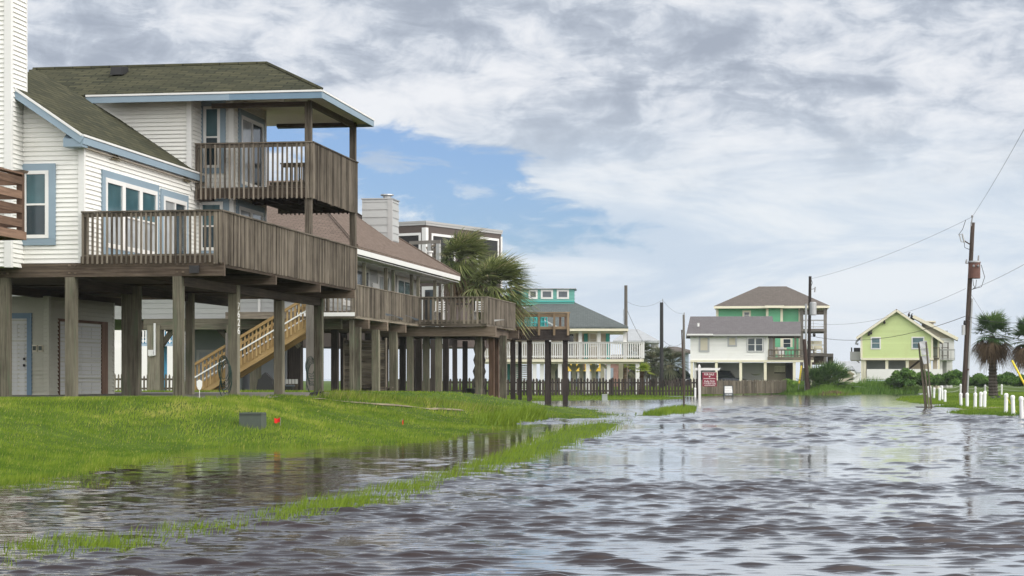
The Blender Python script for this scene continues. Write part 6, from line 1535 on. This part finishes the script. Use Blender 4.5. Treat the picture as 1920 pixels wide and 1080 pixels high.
def wire(lab, a, b, sag, r=.018, mat='cable', name='overhead_wire', n=18):
    a, b = Vector(a), Vector(b); p = wire_pts(a, b, sag, n); m = MB(); o = p[0].copy()
    m.tube([q-o for q in p], r*.45, 5); w = m.build(name, mat); w.location = o; tag(w, lab, 'wire', 'overhead wires'); return w
def onW(py, dx=0.): return on(py, dx)+Vector((X0, YP, 0))
Q = lambda px, py, Y: P(px, py, Y)
wire('top wire from the transformer pole down to the dark pole by the white house', T1, Q(1519, 523, 152), .35)
wire('steep wire rising from the transformer pole top out of the upper right', T1, Q(2300, -480, 26), .3, .016)
wire('middle wire running left from the transformer pole behind the lime house roof', onW(541, -.2), Q(1521, 606, 152), .75)
wire('wire rising from below the transformer to the right edge', onW(543, .1), Q(2450, 140, 36), .4, .018)
wire('thick sagging cable from the transformer pole across the lime house', onW(593, -.15), Q(1521, 630, 152), .75, .035)
wire('cable dipping right from the transformer pole past the palm top', onW(594, .05), Q(2450, 430, 42), 1.0, .028)
wire('pale looping cable sagging right across the palm crown', onW(600, .05), Q(2450, 440, 42), 1.75, .032, 'metal_grey')
wire('guy wire slanting from the transformer pole to the yellow guard', onW(551, .1), Q(1896, 672, 107), .0, .015)
def guy_guard():
    a, b = Q(1897.5, 676, 107), Q(1923, 724, 106.3); t = thing('guy_guard', b, 'yellow plastic guy wire guard slanting at the right edge', 'guard'); 
    m = MB(); m.tube([a-b, Vector((0, 0, 0)), (b-a).normalized()*.7], .055, 8); m.build('tube', 'yellow', t); m = MB(); m.tube([(b-a).normalized()*.5, (b-a).normalized()*1.4], .02, 6); m.build('anchor_rod', 'metal_dull', t)
guy_guard()
def guard_small():
    a, b = Q(1502.5, 686, 152.5), Q(1498.5, 719, 152); t = thing('guy_guard', b, 'short yellow guy guard leaning left of the rusty pole stump', 'guard')
    m = MB(); m.tube([a-b, Vector((0, 0, 0))], .07, 8); m.build('tube', 'yellow', t); m = MB(); m.tube([Vector((0, 0, 0)), (b-a).normalized()*.5], .02, 6); m.build('anchor_rod', 'metal_dull', t)
guard_small()
# pole by the white house, with conduit and leaning stub
t2, X2, z2, _ = pole('utility_pole', 'dark utility pole with silver conduit beside the spiky palm clump', 1516, 152., 518, .14, .11, 'wood_pole_dark', top_px=1519)
m = MB(); m.tube([(-.25, -.12, .2), (-.22, -.12, PZ(630, 152)), (-.2, -.12, PZ(570, 152))], .09, 7); m.build('conduit', 'metal_grey', t2)
m = MB(); m.lathe([(.24, -.5), (.27, -.45), (.27, .45), (.22, .52)], (.33, -.1, PZ(579, 152)), 12); m.build('transformer', 'metal_grey', t2)
m = MB(); m.beam((.1, 0, PZ(543, 152)), (.5, 0, PZ(541, 152)), .06, .06); m.tube([(.47, 0, PZ(548, 152)), (.52, 0, PZ(538, 152))], .05, 6); m.build('fuse_cutout', 'metal_dull', t2)
m = MB(); m.tube([(.2, 0, PZ(524, 152)), (.3, 0, PZ(530, 152)), (.15, 0, PZ(540, 152)), (.2, 0, PZ(560, 152))], .02, 5); m.build('jumper_leads', 'cable', t2)
m = MB(); m.lathe([(.08, -.15), (.12, 0), (.08, .15)], (.42, -.1, PZ(628, 152)), 8); m.build('splice_case', 'black', t2)
t, *_ = pole('pole_stub', 'leaning rusty brown pole stump in front of the conduit pole', 1515.5, 150., 637, .19, .14, 'rust', top_px=1508, cat='pole')
m = MB(); m.lathe([(.17, 0), (.15, .05), (.05, .07)], (PX(1508, 150)-PX(1515.5, 150), 0, PZ(637, 150)-.02), 8); m.build('cap', 'wood_pole', t)
t, *_ = pole('utility_pole', 'weathered grey pole rising behind the white deck roof corner', 1173.5, 165., 535, .17, .13, 'wood_pole_grey')
m = MB(); m.tube([(-.2, 0, PZ(580, 165)), (-.22, 0, PZ(608, 165))], .02, 5); m.tube([(-.14, 0, PZ(578, 165)), (.15, 0, PZ(578, 165))], .03, 5); m.build('step_bracket', 'metal_dull', t)
t, *_ = pole('utility_pole', 'straight black pole standing between the white deck and the white house', 1240.5, 172., 567, .17, .15, 'black')
m = MB(); m.tube([(.1, 0, PZ(576, 172)), (.1, 0, PZ(560, 172))], .03, 5); m.build('insulator_pin', 'metal_dull', t)
t, *_ = pole('utility_pole', 'slim grey pole just left of the white house roof', 1283, 185., 590, .13, .10, 'wood_pole_grey', top_px=1282)
m = MB(); m.tube([(0, 0, PZ(590, 185)), (0, 0, PZ(586, 185))], .05, 5); m.tube([(-.1, 0, PZ(617, 185)), (-.12, 0, PZ(624, 185))], .07, 6); m.build('insulator_pin', 'metal_dull', t)
t, *_ = pole('pole', 'thin rusty leaning rod on the small grass islet in the water', 1283.2, 77., 620, .028, .024, 'rust', top_px=1278.3, cat='rod')
m = MB(); m.lathe([(.03, 0), (.032, .02), (.01, .03)], (PX(1278.3, 77)-PX(1283.2, 77), 0, PZ(620, 77)), 8); m.build('cap', 'rust', t)
wire('slack cable from the grey pole down toward the far grey house', Q(1176, 582, 165), Q(1210, 645, 240), .3, .04)
wire('faint wire between the grey pole and the black pole', Q(1175, 565, 165), Q(1242, 562, 172), .5, .02)
wire('faint wire between the black pole and the slim grey pole', Q(1242, 562, 172), Q(1282, 588, 185), .35, .02)
wire('lower wire from the black pole to the slim grey pole', Q(1242, 637, 172), Q(1282, 640, 185), .5, .03)
# leaning back-to-front sign
def leaning_sign():
    Y = 81.; b = G(1735, 764); t = thing('road_sign', (b.x, b.y, 0), 'tall leaning metal sign on four wooden posts standing in the water, seen edge on', 'sign')
    def pt(px, py, dy=0.): p = P(px, py, Y+dy); return p-Vector((b.x, b.y, 0))
    for (a, c, d, e, dy) in ((1722.5, 643, 1735, 766, 0), (1736.5, 641, 1746.5, 767, -.5), (1731, 672, 1742.5, 766, .3), (1727, 668, 1737.5, 765, .35)):
        m = MB(); m.beam(pt(d, e, dy), pt(a, c, dy), .058, .06, up=(0, 1, 0)); m.build('post', 'wood_fence_grey', t)
    for q in (((1723.5, 641), (1737.5, 638.5), (1739.5, 651), (1725.5, 653)), ((1725.8, 654), (1739.8, 652), (1742, 665), (1727.8, 666.5)), ((1728, 667.5), (1742, 666), (1744, 681), (1731.5, 683))):
        m = MB(); f_ = [pt(*p, -.12-.02*i) for i, p in enumerate(q)]; g_ = [p+Vector((0, -.02, 0)) for p in f_]
        m.poly(g_); m.poly(f_[::-1])
        for i in range(4): m.poly([g_[i], f_[i], f_[(i+1) % 4], g_[(i+1) % 4]])
        m.build('panel', 'metal_grey', t)
    m = MB(); m.box(-.35, .35, -.3, .3, -.1, .035); m.build('dark_foot_slab', 'wood_dark', t)  # low dark slab at the waterline round the post feet
leaning_sign()
# for sale post
def sale_post():
    b = G(1312, 761); k = b.y/F; t = thing('sale_post', (b.x, b.y, 0), 'white post with hanging maroon for sale board standing in the flood', 'sign')
    def x(px): return PX(px, b.y)-b.x
    def z(py): return PZ(py, b.y)
    m = MB(); w = .055; m.box(-w, w, -w, w, -.2, z(686.5)); m.hexa([(-w, -w, z(686.5)), (w, -w, z(686.5)), (w, w, z(686.5)), (-w, w, z(686.5)), (-.004, -.004, z(682.8)), (.004, -.004, z(682.8)), (.004, .004, z(682.8)), (-.004, .004, z(682.8))])
    o = m.build('post', 'trim_white', t); o.rotation_euler = (0, R(-.6), 0)
    m = MB(); za, zb = z(694.5), z(690); a0, a1 = x(1300), x(1351.5)
    m.hexa([(a0, -.03, za), (a1-.08, -.03, za), (a1-.08, .03, za), (a0, .03, za), (a0+.08, -.03, zb), (a1, -.03, zb), (a1, .03, zb), (a0+.08, .03, zb)]); m.build('arm', 'trim_white', t)
    s0, s1, zt, zb = x(1317), x(1343.7), z(698), z(724.5)
    m = MB(); m.box(s0, s1, -.02, .02, zb, zt); p = m.build('board', 'maroon', t); f_ = -.023; w = s1-s0; c = (s0+s1)/2
    for px in (1322, 1341): m = MB(); m.beam((x(px), 0, z(694.6)), (x(px), 0, zt), .02, .02); m.build('hanger', 'rust', t)
    X, Z = (1, 0, 0), (0, 0, 1); h = zt-zb
    m = MB(); m.box(s0-.012, s1+.012, -.026, .026, zt, zt+.016); m.build('edge_strip', 'trim_white', p)
    text_obj(p, 'FOR SALE', 'trim_white', (c-.02, f_, zt-h*.215), X, Z, .085, width=w*.70)
    m = MB(); d = .035; m.poly([(c-.045, f_, zt-h*.315), (c, f_, zt-h*.36), (c+.045, f_, zt-h*.315), (c, f_, zt-h*.27)]); m.poly([(c+.30, f_, zt-h*.30), (c+.37, f_, zt-h*.30), (c+.37, f_, zt-h*.275), (c+.30, f_, zt-h*.275)]); m.build('emblem', 'trim_white', p)
    m = MB(); q = s0+.05
    while q < s1-.06: wq = random.choice((.018, .026, .02)); m.poly([(q, f_, zt-h*.455), (q+wq, f_, zt-h*.455), (q+wq, f_, zt-h*.42), (q, f_, zt-h*.42)]); q += wq+.008
    m.poly([(s0+.03, f_, zt-h*.475), (s1-.03, f_, zt-h*.475), (s1-.03, f_, zt-h*.468), (s0+.03, f_, zt-h*.468)]); m.build('small_print', 'trim_white', p)
    text_obj(p, 'Kelly Orth', 'trim_white', (c, f_, zt-h*.70), X, Z, .085, width=w*.72)
    text_obj(p, '713-503-7226', 'trim_white', (c, f_, zt-h*.86), X, Z, .08, width=w*.84)
    m = MB(); q = s0+.08
    while q < s1-.08: wq = random.choice((.014, .02, .026)); m.poly([(q, f_, zt-h*.95), (q+wq, f_, zt-h*.95), (q+wq, f_, zt-h*.915), (q, f_, zt-h*.915)]); q += wq+.006
    m.build('small_print', 'trim_white', p)
sale_post()
def aframe():
    b = G(1365.5, 746.5); t = thing('sandwich_board', (b.x, b.y, .05), 'white and dark folding for sale board standing in the water before the grey fence', 'sign'); k = b.y/F
    w = 8.2*k; zt = 21.5*k
    def face(z, s): return s*(.28*(1-z/zt)+.015)
    for s in (-1, 1):
        m = MB()
        for sx in (-1, 1): m.beam((sx*w, face(-.1, s), -.1), (sx*(w-.02), face(zt, s), zt), .035, .03)
        m.beam((-w, face(zt, s), zt), (w, face(zt, s), zt), .03, .03); fr = m.build('frame', 'sign_dark', t)
        z0, z1, zm = 3*k, zt-.02, 8.2*k
        m = MB()
        for a, c, i in ((z0, zm, 0), (zm, z1, 1)): m.poly([(-w+.03, face(a, s), a), (w-.03, face(a, s), a), (w-.05, face(c, s), c), (-w+.05, face(c, s), c)], mi=i)
        pn = m.build('panel', ['sign_dark', 'trim_white'], t)
        if s < 0:
            sl_ = (face(zm, s)-face(z0, s))/(zm-z0); up = Vector((0, sl_, 1)).normalized()
            text_obj(pn, 'FOR SALE', 'trim_white', (0, face(z0+.045, s)-.006, z0+.045), (1, 0, 0), up, .085, width=w*1.4)
            m = MB()
            for zz_, wa, wb in ((z1-.07, .78, .82), (z1-.155, .7, .78), (z1-.29, .75, .3), (z1-.37, .75, .7)):
                q = -w*wa
                while q < w*wb: l = random.choice((.03, .05, .07)); m.poly([(q, face(zz_, s)-.006, zz_), (q+l, face(zz_, s)-.006, zz_), (q+l, face(zz_+.028, s)-.006, zz_+.028), (q, face(zz_+.028, s)-.006, zz_+.028)]); q += l+.02
            m.build('small_print', 'trim_grey', pn)
aframe()
# bollards
def bollard(px, ptop, pbot, lab, r=.064, tall=False):
    z0 = .1; Y = F*(CZ-z0)/(pbot-HZ); X = PX(px, Y); g = gz1(X, Y); h = (pbot-ptop)*Y/F
    t = thing('bollard', (X, Y, max(g, 0)), lab, 'bollard', 0, 'white bollards along the right verge'); t.rotation_euler = (R(random.uniform(-2, 2)), R(random.uniform(-2, 2)), 0)
    m = MB(); m.lathe([(r, -.25), (r, h-.08)], (0, 0, 0), 14); b = m.build('post', 'pvc', t)
    m = MB(); m.lathe([(r*1.16, h-.12), (r*1.16, h-.05), (r*.95, h-.015), (r*.4, h+.005)], (0, 0, 0), 14); m.build('cap', 'pvc', t)
    return Vector((X, Y, max(g, 0)+h))
BL = [(1740.5, 722, 744.5, 'leftmost white bollard, right behind the leaning sign posts'), (1744.5, 722.5, 744, 'white bollard half hidden by the right post of the leaning sign'), (1751, 724.5, 746, 'first free standing white bollard right of the leaning sign'), (1761.5, 724.5, 750, 'left bollard of the close trio between sign and pole'), (1772, 728, 753, 'right bollard of the close trio between sign and pole'),
      (1802, 733, 759, 'white bollard touching the left of the transformer pole foot'), (1813.5, 733, 760.5, 'white bollard touching the right of the transformer pole foot'), (1828.3, 732.5, 762.5, 'white bollard standing alone two steps right of the transformer pole'), (1838.7, 731, 762, 'white bollard on the left of the pair before the path'), (1846, 729.5, 762, 'white bollard on the right of the pair before the path'),
      (1886, 734.5, 771.5, 'white bollard beside the yellow rope left of the edge pair'), (1900, 736.5, 773.5, 'middle of the three nearest large white bollards'), (1916, 737, 778, 'nearest and rightmost large white bollard')]
for b in BL: bollard(*b)
TL = [bollard(px, a, b_, lab, .055) for px, a, b_, lab in ((1767, 721, 748.5, 'tall rope bollard behind the close trio'), (1801, 718.5, 745, 'tall rope bollard just left of the transformer pole'), (1828.6, 724, 744, 'rope bollard peeking above the lone bollard'), (1847, 721, 744, 'tall rope bollard behind the pair before the path'), (1878, 721, 742, 'tall rope bollard right of the fan palm trunk'))]
TL.append(Vector((PX(1960, 118), 118, TL[-1].z)))
for j, dz in enumerate((-.09, -.3)):
    for i in range(len(TL)-1):
        if i == 2 and j: continue
        a, b = TL[i]+Vector((0, 0, dz)), TL[i+1]+Vector((0, 0, dz))
        wire(('upper' if j == 0 else 'lower')+' pale rope strung '+('from the trio to the pole', 'past the transformer pole', 'over the lone bollard', 'in front of the fan palm', 'to the right edge of the verge')[i], a, b, .10, .016, 'rope', 'rope', 8).__setitem__('group', 'ropes between the bollards')
        COL.objects[-1]['category'] = 'rope' if 'rope' in COL.objects[-1].name else 'wire'
for o in COL.objects:
    if o.name.split('.')[0] == 'rope': o['category'] = 'rope'
for lab, a, b in (('yellow rope dropping from the pole side bollard to the grass', ghit(1795, 758), Q(1799, 733, 84)), ('yellow rope trailing down between the large right bollards', Q(1888, 745, 66), ghit(1908, 775))):
    w = wire(lab, a, b, .03, .014, 'yellow', 'yellow_rope', 6); w['category'] = 'rope'; w['group'] = 'yellow ropes'
# white stubs by the fence corner
for px, pt_, pb, lab in ((1303.5, 724, 741, 'short white post at the fence corner left of the for sale post'), (1742, 712, 728, None)):
    if lab: bo = bollard(px, pt_, pb, lab)
# ------------------------------------------------------------------ small things on the near lawn
def lawn_box():
    p = ghit(474, 801); k = p.y/F; t = thing('utility_box', p, 'dark green utility box set in the lawn beside a red flag', 'utility box', R(-8))
    w, d, h = 43*k/2, .2, 27*k
    m = MB(); m.hexa([(-w, -d, -.1), (w, -d, -.1), (w, d, -.1), (-w, d, -.1), (-w*.97, -d*.9, h), (w*.97, -d*.9, h), (w*.97, d*.9, h), (-w*.97, d*.9, h)]); o = m.build('body', 'box_green', t)
    bv = o.modifiers.new('bevel', 'BEVEL'); bv.width = .022; bv.segments = 3
    m = MB(); m.box(-w*1.0, w*1.0, -d*.96, d*.96, h-.045, h-.035); m.build('lid_seam', 'black', t)
    p = ghit(1134, 751); k = p.y/F; t = thing('utility_box', p, 'small pale grey utility box on the thin grass bar before the dark fence', 'utility box'); w = 5.5*k
    m = MB(); m.hexa([(-w, -.15, -.1), (w*.9, -.15, -.1), (w*.9, .15, -.1), (-w, .15, -.1), (-w*.95, -.14, 12*k), (w*.85, -.14, 12*k), (w*.85, .14, 12*k), (-w*.95, .14, 12*k)]); o = m.build('body', 'box_grey', t); bv = o.modifiers.new('bevel', 'BEVEL'); bv.width = .05; bv.segments = 3
    m = MB(); m.box(-w*.98, w*.88, -.155, .155, 9*k, 9.6*k); m.build('lid_seam', 'metal_dull', t)
lawn_box()
def flags():
    for i, (px, py, w, h, lab) in enumerate(((520, 797, 11, 8.6, 'square red marker flag beside the green utility box'), (755.5, 796, 3, 11, 'narrow red marker flag standing alone in the lawn'))):
        p = ghit(px, py+1); k = p.y/F; t = thing('marker_flag', p, lab, 'flag', 0, 'red marker flags'); H_ = 14*k if i == 0 else 12*k
        m = MB(); m.tube([(w*k/2 if i == 0 else 0, 0, -.1), (w*k/2+.0 if i == 0 else -.02, 0, H_)], .005, 5); m.build('stake', 'metal_dull', t)
        m = MB(); n = 6
        for j in range(n):
            a, b = j/n, (j+1)/n; f_ = lambda u: (w*k*(.5-u) if i == 0 else w*k*(.5-u)*.8, .03*math.sin(u*5), 0)
            q0, q1 = f_(a), f_(b); sl_ = -.012 if i == 0 else -.05
            m.poly([(q0[0], q0[1], H_-h*k+.01*math.sin(a*7)+sl_*a), (q1[0], q1[1], H_-h*k+.01*math.sin(b*7)+sl_*b), (q1[0], q1[1], H_+.012*math.cos(b*6)+sl_*b), (q0[0], q0[1], H_+.012*math.cos(a*6)+sl_*a)], .5)
        m.build('cloth', 'red', t)
flags()
def yard_sign():
    p = ghit(374, 749); k = p.y/F; t = thing('yard_sign', p, 'small white shield shaped yard sign on a thin stake by the stairs', 'sign')
    m = MB(); m.tube([(0, 0, -.1), (0, 0, 22*k)], .007, 6); m.build('stake', 'trim_white', t)
    w = 5.3*k; z0 = 17*k; z1 = 36*k; pts = [(-w, z1-.02), (0, z1+.015), (w, z1-.02), (w*.95, z0+.09), (w*.55, z0+.03), (0, z0), (-w*.55, z0+.03), (-w*.95, z0+.09)]
    m = MB(); m.poly([(x, -.012, z) for x, z in pts][::-1]); m.poly([(x, .0, z) for x, z in pts])
    for i in range(8): a, b = pts[i], pts[(i+1) % 8]; m.poly([(a[0], -.012, a[1]), (b[0], -.012, b[1]), (b[0], 0, b[1]), (a[0], 0, a[1])])
    m.build('shield', 'trim_white', t)
yard_sign()
def hoses():
    for px, py, Y, R_, lab in ((422, 690, 45.4, .28, 'coiled green hose hung on the numbered piling'), (584, 686, 53.2, .25, 'dark coiled hose hung on the last piling of the near house')):
        c = P(px, py, Y); m = MB()
        for j in range(6):
            r1 = .11+.02*random.random(); pts = []
            for i in range(25):
                a = 2*math.pi*i/24; pts.append((math.cos(a)*r1*1.05+random.uniform(-.006, .006)+.012*j-.03, -.03+.012*j, math.sin(a)*R_*(1+.06*j)*(.8+.2*random.random() if i in (17, 18, 19) else 1)-.05*j))
            m.tube(pts, .009, 6, cap=False)
        m.tube([(-.1, -.02, -.2), (-.13, -.03, -.5), (-.05, -.03, -.72)], .012, 6)
        o = m.build('garden_hose', 'hose'); o.location = c; tag(o, lab, 'hose', 'coiled garden hoses')
hoses()
def under_clutter():
    # covered grill, bin, pickets, tables, kettle grill
    Y = 70.; p = P(500, 741, Y); p.z = gz1(p.x, Y); t = thing('covered_grill', p, 'black covered grill under the yellow staircase', 'grill')
    m = MB(); k = Y/F
    prof = [(-16, 0), (12, 0), (13, 16), (12, 28), (-1, 41), (-7, 36), (-9, 30), (-14, 28), (-17, 12)]
    f_ = [Vector((a*k, -.3, b*k)) for a, b in prof]; g_ = [Vector((a*k*.95, .3, b*k*.98)) for a, b in prof]
    m.poly(f_[::-1]); m.poly(g_)
    for i in range(len(prof)): j = (i+1) % len(prof); m.poly([f_[i], f_[j], g_[j], g_[i]])
    m.build('cover', 'black', t)
    for sx in (-12, 8): m = MB(); m.lathe([(.09, -.02), (.09, .02)], (sx*k, -.34, .1), 10); m.build('wheel', 'tyre', t)
    p = P(540, 741, Y); t = thing('storage_bin', (p.x, Y, gz1(p.x, Y)), 'small dark bin on the ground below the white topped pickets', 'bin'); m = MB(); m.hexa([(-.15, -.15, 0), (.15, -.15, 0), (.15, .15, 0), (-.15, .15, 0), (-.2, -.2, .28), (.2, -.2, .28), (.2, .2, .28), (-.2, .2, .28)]); m.build('tub', 'black', t); m = MB(); m.box(-.22, .22, -.22, .22, .28, .32); m.build('lid', 'sign_dark', t)
    Y = 76.; k = Y/F; p = P(546, 741, Y); t = thing('picket_gate', (p.x, Y, gz1(p.x, Y)), 'short row of white topped pickets behind the pilings', 'fence'); z0 = t.location.z
    for i in range(4): m = MB(); x = (-8+i*6)*k; m.hexa([(x-.045, -.01, 0), (x+.045, -.01, 0), (x+.045, .01, 0), (x-.045, .01, 0), (x-.045, -.01, .66), (x+.045, -.01, .66), (x+.045, .01, .66), (x-.045, .01, .66)]); o = m.build('picket', 'wood_fence_grey', t); m = MB(); m.hexa([(x-.05, -.015, .5), (x+.05, -.015, .5), (x+.05, .015, .5), (x-.05, .015, .5), (x-.05, -.015, .68), (x+.05, -.015, .68), (x+.05, .015, .68), (x-.05, .015, .68)]); m.build('picket_tip', 'trim_white', o)
    m = MB(); m.box(-10*k, 13*k, .015, .04, .40, .48); m.build('rail', 'wood_fence_grey', t)
    for i, (px, lab) in enumerate(((688, 'grey picnic table between the left louvred screens'), (717, 'grey picnic table before the right louvred screen'))):
        Y = 79.5; p = P(px, 742, Y); z0 = gz1(p.x, Y); t = thing('picnic_table', (p.x, Y, z0), lab, 'table', 0, 'picnic tables under the porch house')
        m = MB(); m.box(-.48, .42, -.35, .35, .40, .45); m.build('table_top', 'wood_deck', t)
        for sx in (-.22, .22): m = MB(); m.beam((sx-.16, 0, 0), (sx+.06, 0, .4), .06, .07); m.build('leg', 'wood_deck', t); m = MB(); m.beam((sx+.16, .1, 0), (sx-.06, .1, .4), .06, .07); m.build('leg', 'wood_deck', t)
        m = MB(); m.box(-.48, .42, -.62, -.4, .16, .2); m.build('bench', 'wood_deck', t)
    Y = 93.; k = Y/F; p = P(886, 736, Y); t = thing('kettle_grill', (p.x, Y, max(0, gz1(p.x, Y))), 'black kettle grill standing under the brown deck', 'grill'); z = p.z-t.location.z
    m = MB(); m.lathe([(.08, .45-.2), (.28, .62-.2), (.33, .86-.2), (.31, .88-.2)], (0, 0, 0), 14); m.build('bowl', 'black', t)
    for a in (0, 2.1, 4.2): m = MB(); m.beam((math.cos(a)*.28, math.sin(a)*.28, -.1), (math.cos(a)*.1, math.sin(a)*.1, .42), .03, .03); m.build('leg', 'black', t)
    p = ghit(594, 744); m = MB(); m.hexa([(-.2, -.05, -.05), (.17, -.05, -.05), (.17, .1, -.05), (-.2, .1, -.05), (-.17, -.03, .03), (.19, -.03, .07), (.17, .07, .08), (-.18, .07, .03)]); o = m.build('drain_spout', 'black'); o.location = p+Vector((0, 0, .08)); tag(o, 'short black drain spout lying in the grass below the last piling', 'drain pipe')
    p = ghit(1866, 748); m = MB(); rs = random.Random(4)
    for i in range(7): m.lathe([(.12, -.05), (.14, .0), (.08, .07), (.02, .09)], (rs.uniform(-.25, .25), rs.uniform(-.1, .1), rs.uniform(.03, .09)), 8)
    o = m.build('cable_heap', 'black'); o.location = p; tag(o, 'small black heap lying on the grass below the fan palm', 'heap')
under_clutter()
def deck_things():
    z = H2Z; b = f2.w(H2X2*.55, H2Y1+1.6); t = thing('patio_table', (b[0], b[1], z), 'cluttered patio table behind the rail of the jutting deck', 'table')
    m = MB(); m.box(-.6, .6, -.4, .4, .72, .77); m.build('table_top', 'wood_dark', t)
    for sx in (-.5, .5):
        for sy in (-.3, .3): m = MB(); m.box(sx-.04, sx+.04, sy-.04, sy+.04, 0, .72); m.build('leg', 'wood_dark', t)
    for i, (u, lab) in enumerate(((.25, 'white slatted deck chair left of the patio table behind the rail'), (.85, 'white slatted deck chair right of the patio table behind the rail'))):
        b = f2.w(H2X2*u, H2Y1+1.0); t = thing('patio_chair', (b[0], b[1], z), lab, 'chair', -f2.a, 'patio chairs on the jutting deck')
        m = MB(); m.box(-.28, .28, -.28, .28, .38, .42); m.build('seat', 'trim_white', t); m = MB(); [m.box(-.26, .26, .24, .27, z_, z_+.06) for z_ in (.48, .58, .68, .78)]; m.box(-.26, -.22, .23, .28, .42, .86); m.box(.22, .26, .23, .28, .42, .86); m.build('backrest', 'trim_white', t)
        for sx in (-.24, .24):
            for sy in (-.24, .24): m = MB(); m.box(sx-.025, sx+.025, sy-.025, sy+.025, 0, .38); m.build('leg', 'trim_white', t)
    # tarpaulin scraps hanging over the deck edge
    for i, (px, py, Y, w, lab) in enumerate(((742, 595, 79.5, 1.6, 'dark blue tarpaulin scrap drooping at the long deck edge'), (772, 597, 82.5, 1.3, 'blue tarpaulin scrap at the inner corner of the deck'), (921, 600, 85.7, .9, 'pale tarpaulin scrap at the outer deck corner'))):
        p = P(px, py, Y); m = MB(); n = 8; mt = ('sign_dark', 'sign_dark', 'trim_grey')[i]
        for j in range(n):
            a, b = -w/2+w*j/n, -w/2+w*(j+1)/n; fz = lambda u: .03+.04*math.sin(u*6+i); y = lambda u: u*5.6 if i < 2 else u*.3
            m.poly([(a*.3 if i < 2 else a, y(a) if i < 2 else y(a), -fz(a)), (b*.3 if i < 2 else b, y(b), -fz(b)), (b*.3 if i < 2 else b, y(b), .02), (a*.3 if i < 2 else a, y(a), .02)], .5)
        o = m.build('tarpaulin', mt); o.location = p+Vector((.12, -.05, 0)); tag(o, lab, 'tarpaulin', 'tarpaulin scraps on the deck edge')
deck_things()
def car(lab, px, ptop, Y, L, Hc, rz, suv):
    X = PX(px, Y); g = max(0, gz1(X, Y)); t = thing('parked_car', (X, Y, g), lab, 'car', rz, 'cars behind the picket fences')
    W = .92; hb = .62*Hc
    def loft(secs, name, mat):
        m = MB(); rings = []
        for x, z0, z1, w0, w1 in secs:
            rings.append([Vector((x, -w0, z0)), Vector((x, -w0*1.02, (z0*.6+z1*.4))), Vector((x, -w1, z1-.05)), Vector((x, -w1*.85, z1)), Vector((x, w1*.85, z1)), Vector((x, w1, z1-.05)), Vector((x, w0*1.02, z0*.6+z1*.4)), Vector((x, w0, z0))])
        for a, b in zip(rings[:-1], rings[1:]):
            for i in range(8): m.poly([a[i], a[(i+1) % 8], b[(i+1) % 8], b[i]], .5, smooth=True)
        m.poly(rings[0], .5); m.poly(rings[-1][::-1], .5); return m.build(name, mat, t)
    h = L/2
    bd = loft([(-h, .35, hb*.86, W*.86, W*.8), (-h+.15, .25, hb*.97, W*.97, W*.93), (-h+.9, .2, hb, W, W*.96), (h-1.3, .2, hb*.98, W, W*.95), (h-.35, .22, hb*.86, W*.96, W*.86), (h, .32, hb*.72, W*.82, W*.74)], 'body', 'car_paint')
    if suv: cs = [(-h+.12, hb-.04, hb+.02, W*.86, W*.82), (-h+.35, hb-.04, Hc*.96, W*.86, W*.74), (-.3, hb-.04, Hc, W*.88, W*.76), (.55, hb-.04, Hc*.97, W*.88, W*.74), (h-1.2, hb-.04, hb+.0, W*.86, W*.82)]
    else: cs = [(-h+.75, hb-.04, hb+.02, W*.84, W*.8), (-.75, hb-.04, Hc*.97, W*.86, W*.70), (.0, hb-.04, Hc, W*.86, W*.7), (h-1.15, hb-.04, hb+.0, W*.84, W*.8)]
    gl = loft(cs, 'windows', 'car_glass')
    rr = [c for c in cs if c[2] > Hc*.9]
    m = MB(); a, b = rr[0], rr[-1]; m.hexa([(a[0]-.05, -W*.7, Hc*.955), (b[0]+.05, -W*.7, Hc*.955), (b[0]+.05, W*.7, Hc*.955), (a[0]-.05, W*.7, Hc*.955), (a[0]+.05, -W*.62, Hc*1.005), (b[0]-.05, -W*.62, Hc*.99), (b[0]-.05, W*.62, Hc*.99), (a[0]+.05, W*.62, Hc*1.005)]); m.build('roof', 'car_paint', t)
    for sx in (-h+.85, h-.9):
        for sy in (-1, 1):
            m = MB(); m.tube([(sx, sy*W*1.01, .33), (sx, sy*(W-.2), .33)], .34, 16); w = m.build('wheel', 'tyre', t); m = MB(); m.tube([(sx, sy*W*1.02, .33), (sx, sy*(W-.02), .33)], .2, 10); m.build('rim', 'metal_grey', w)
    for sy in (-1, 1):
        m = MB(); m.box(h-.16, h-.01, sy*W*.45, sy*W*.8, hb*.60, hb*.76); m.build('headlight', 'trim_white', t)
        m = MB(); m.box(.62, .8, sy*W*1.0, sy*W*1.16, hb-.02, hb+.12); m.build('mirror', 'car_paint', t)
car('dark parked car in the open behind the dark picket fence', 1273, 699, 196., 4.7, 1.72, R(-62), True)
car('dark car parked in the bay under the white house', 1357, 695, 175., 4.5, 1.62, R(-12), True)
# ------------------------------------------------------------------ salt air
def haze():
    m, k, b = newmat('haze'); k.t.nodes.remove(b)
    v = k.n('ShaderNodeVolumePrincipled'); v.inputs['Color'].default_value = (.90, .94, 1, 1); v.inputs['Density'].default_value = .00018; v.inputs['Anisotropy'].default_value = .0
    k.t.links.new(v.outputs[0], k.t.nodes['Material Output'].inputs['Volume']); M['haze'] = m
    q = MB(); q.box(-250, 250, -30, 700, -1.5, 18); tag(q.build('haze', 'haze'), kind='stuff')
haze()
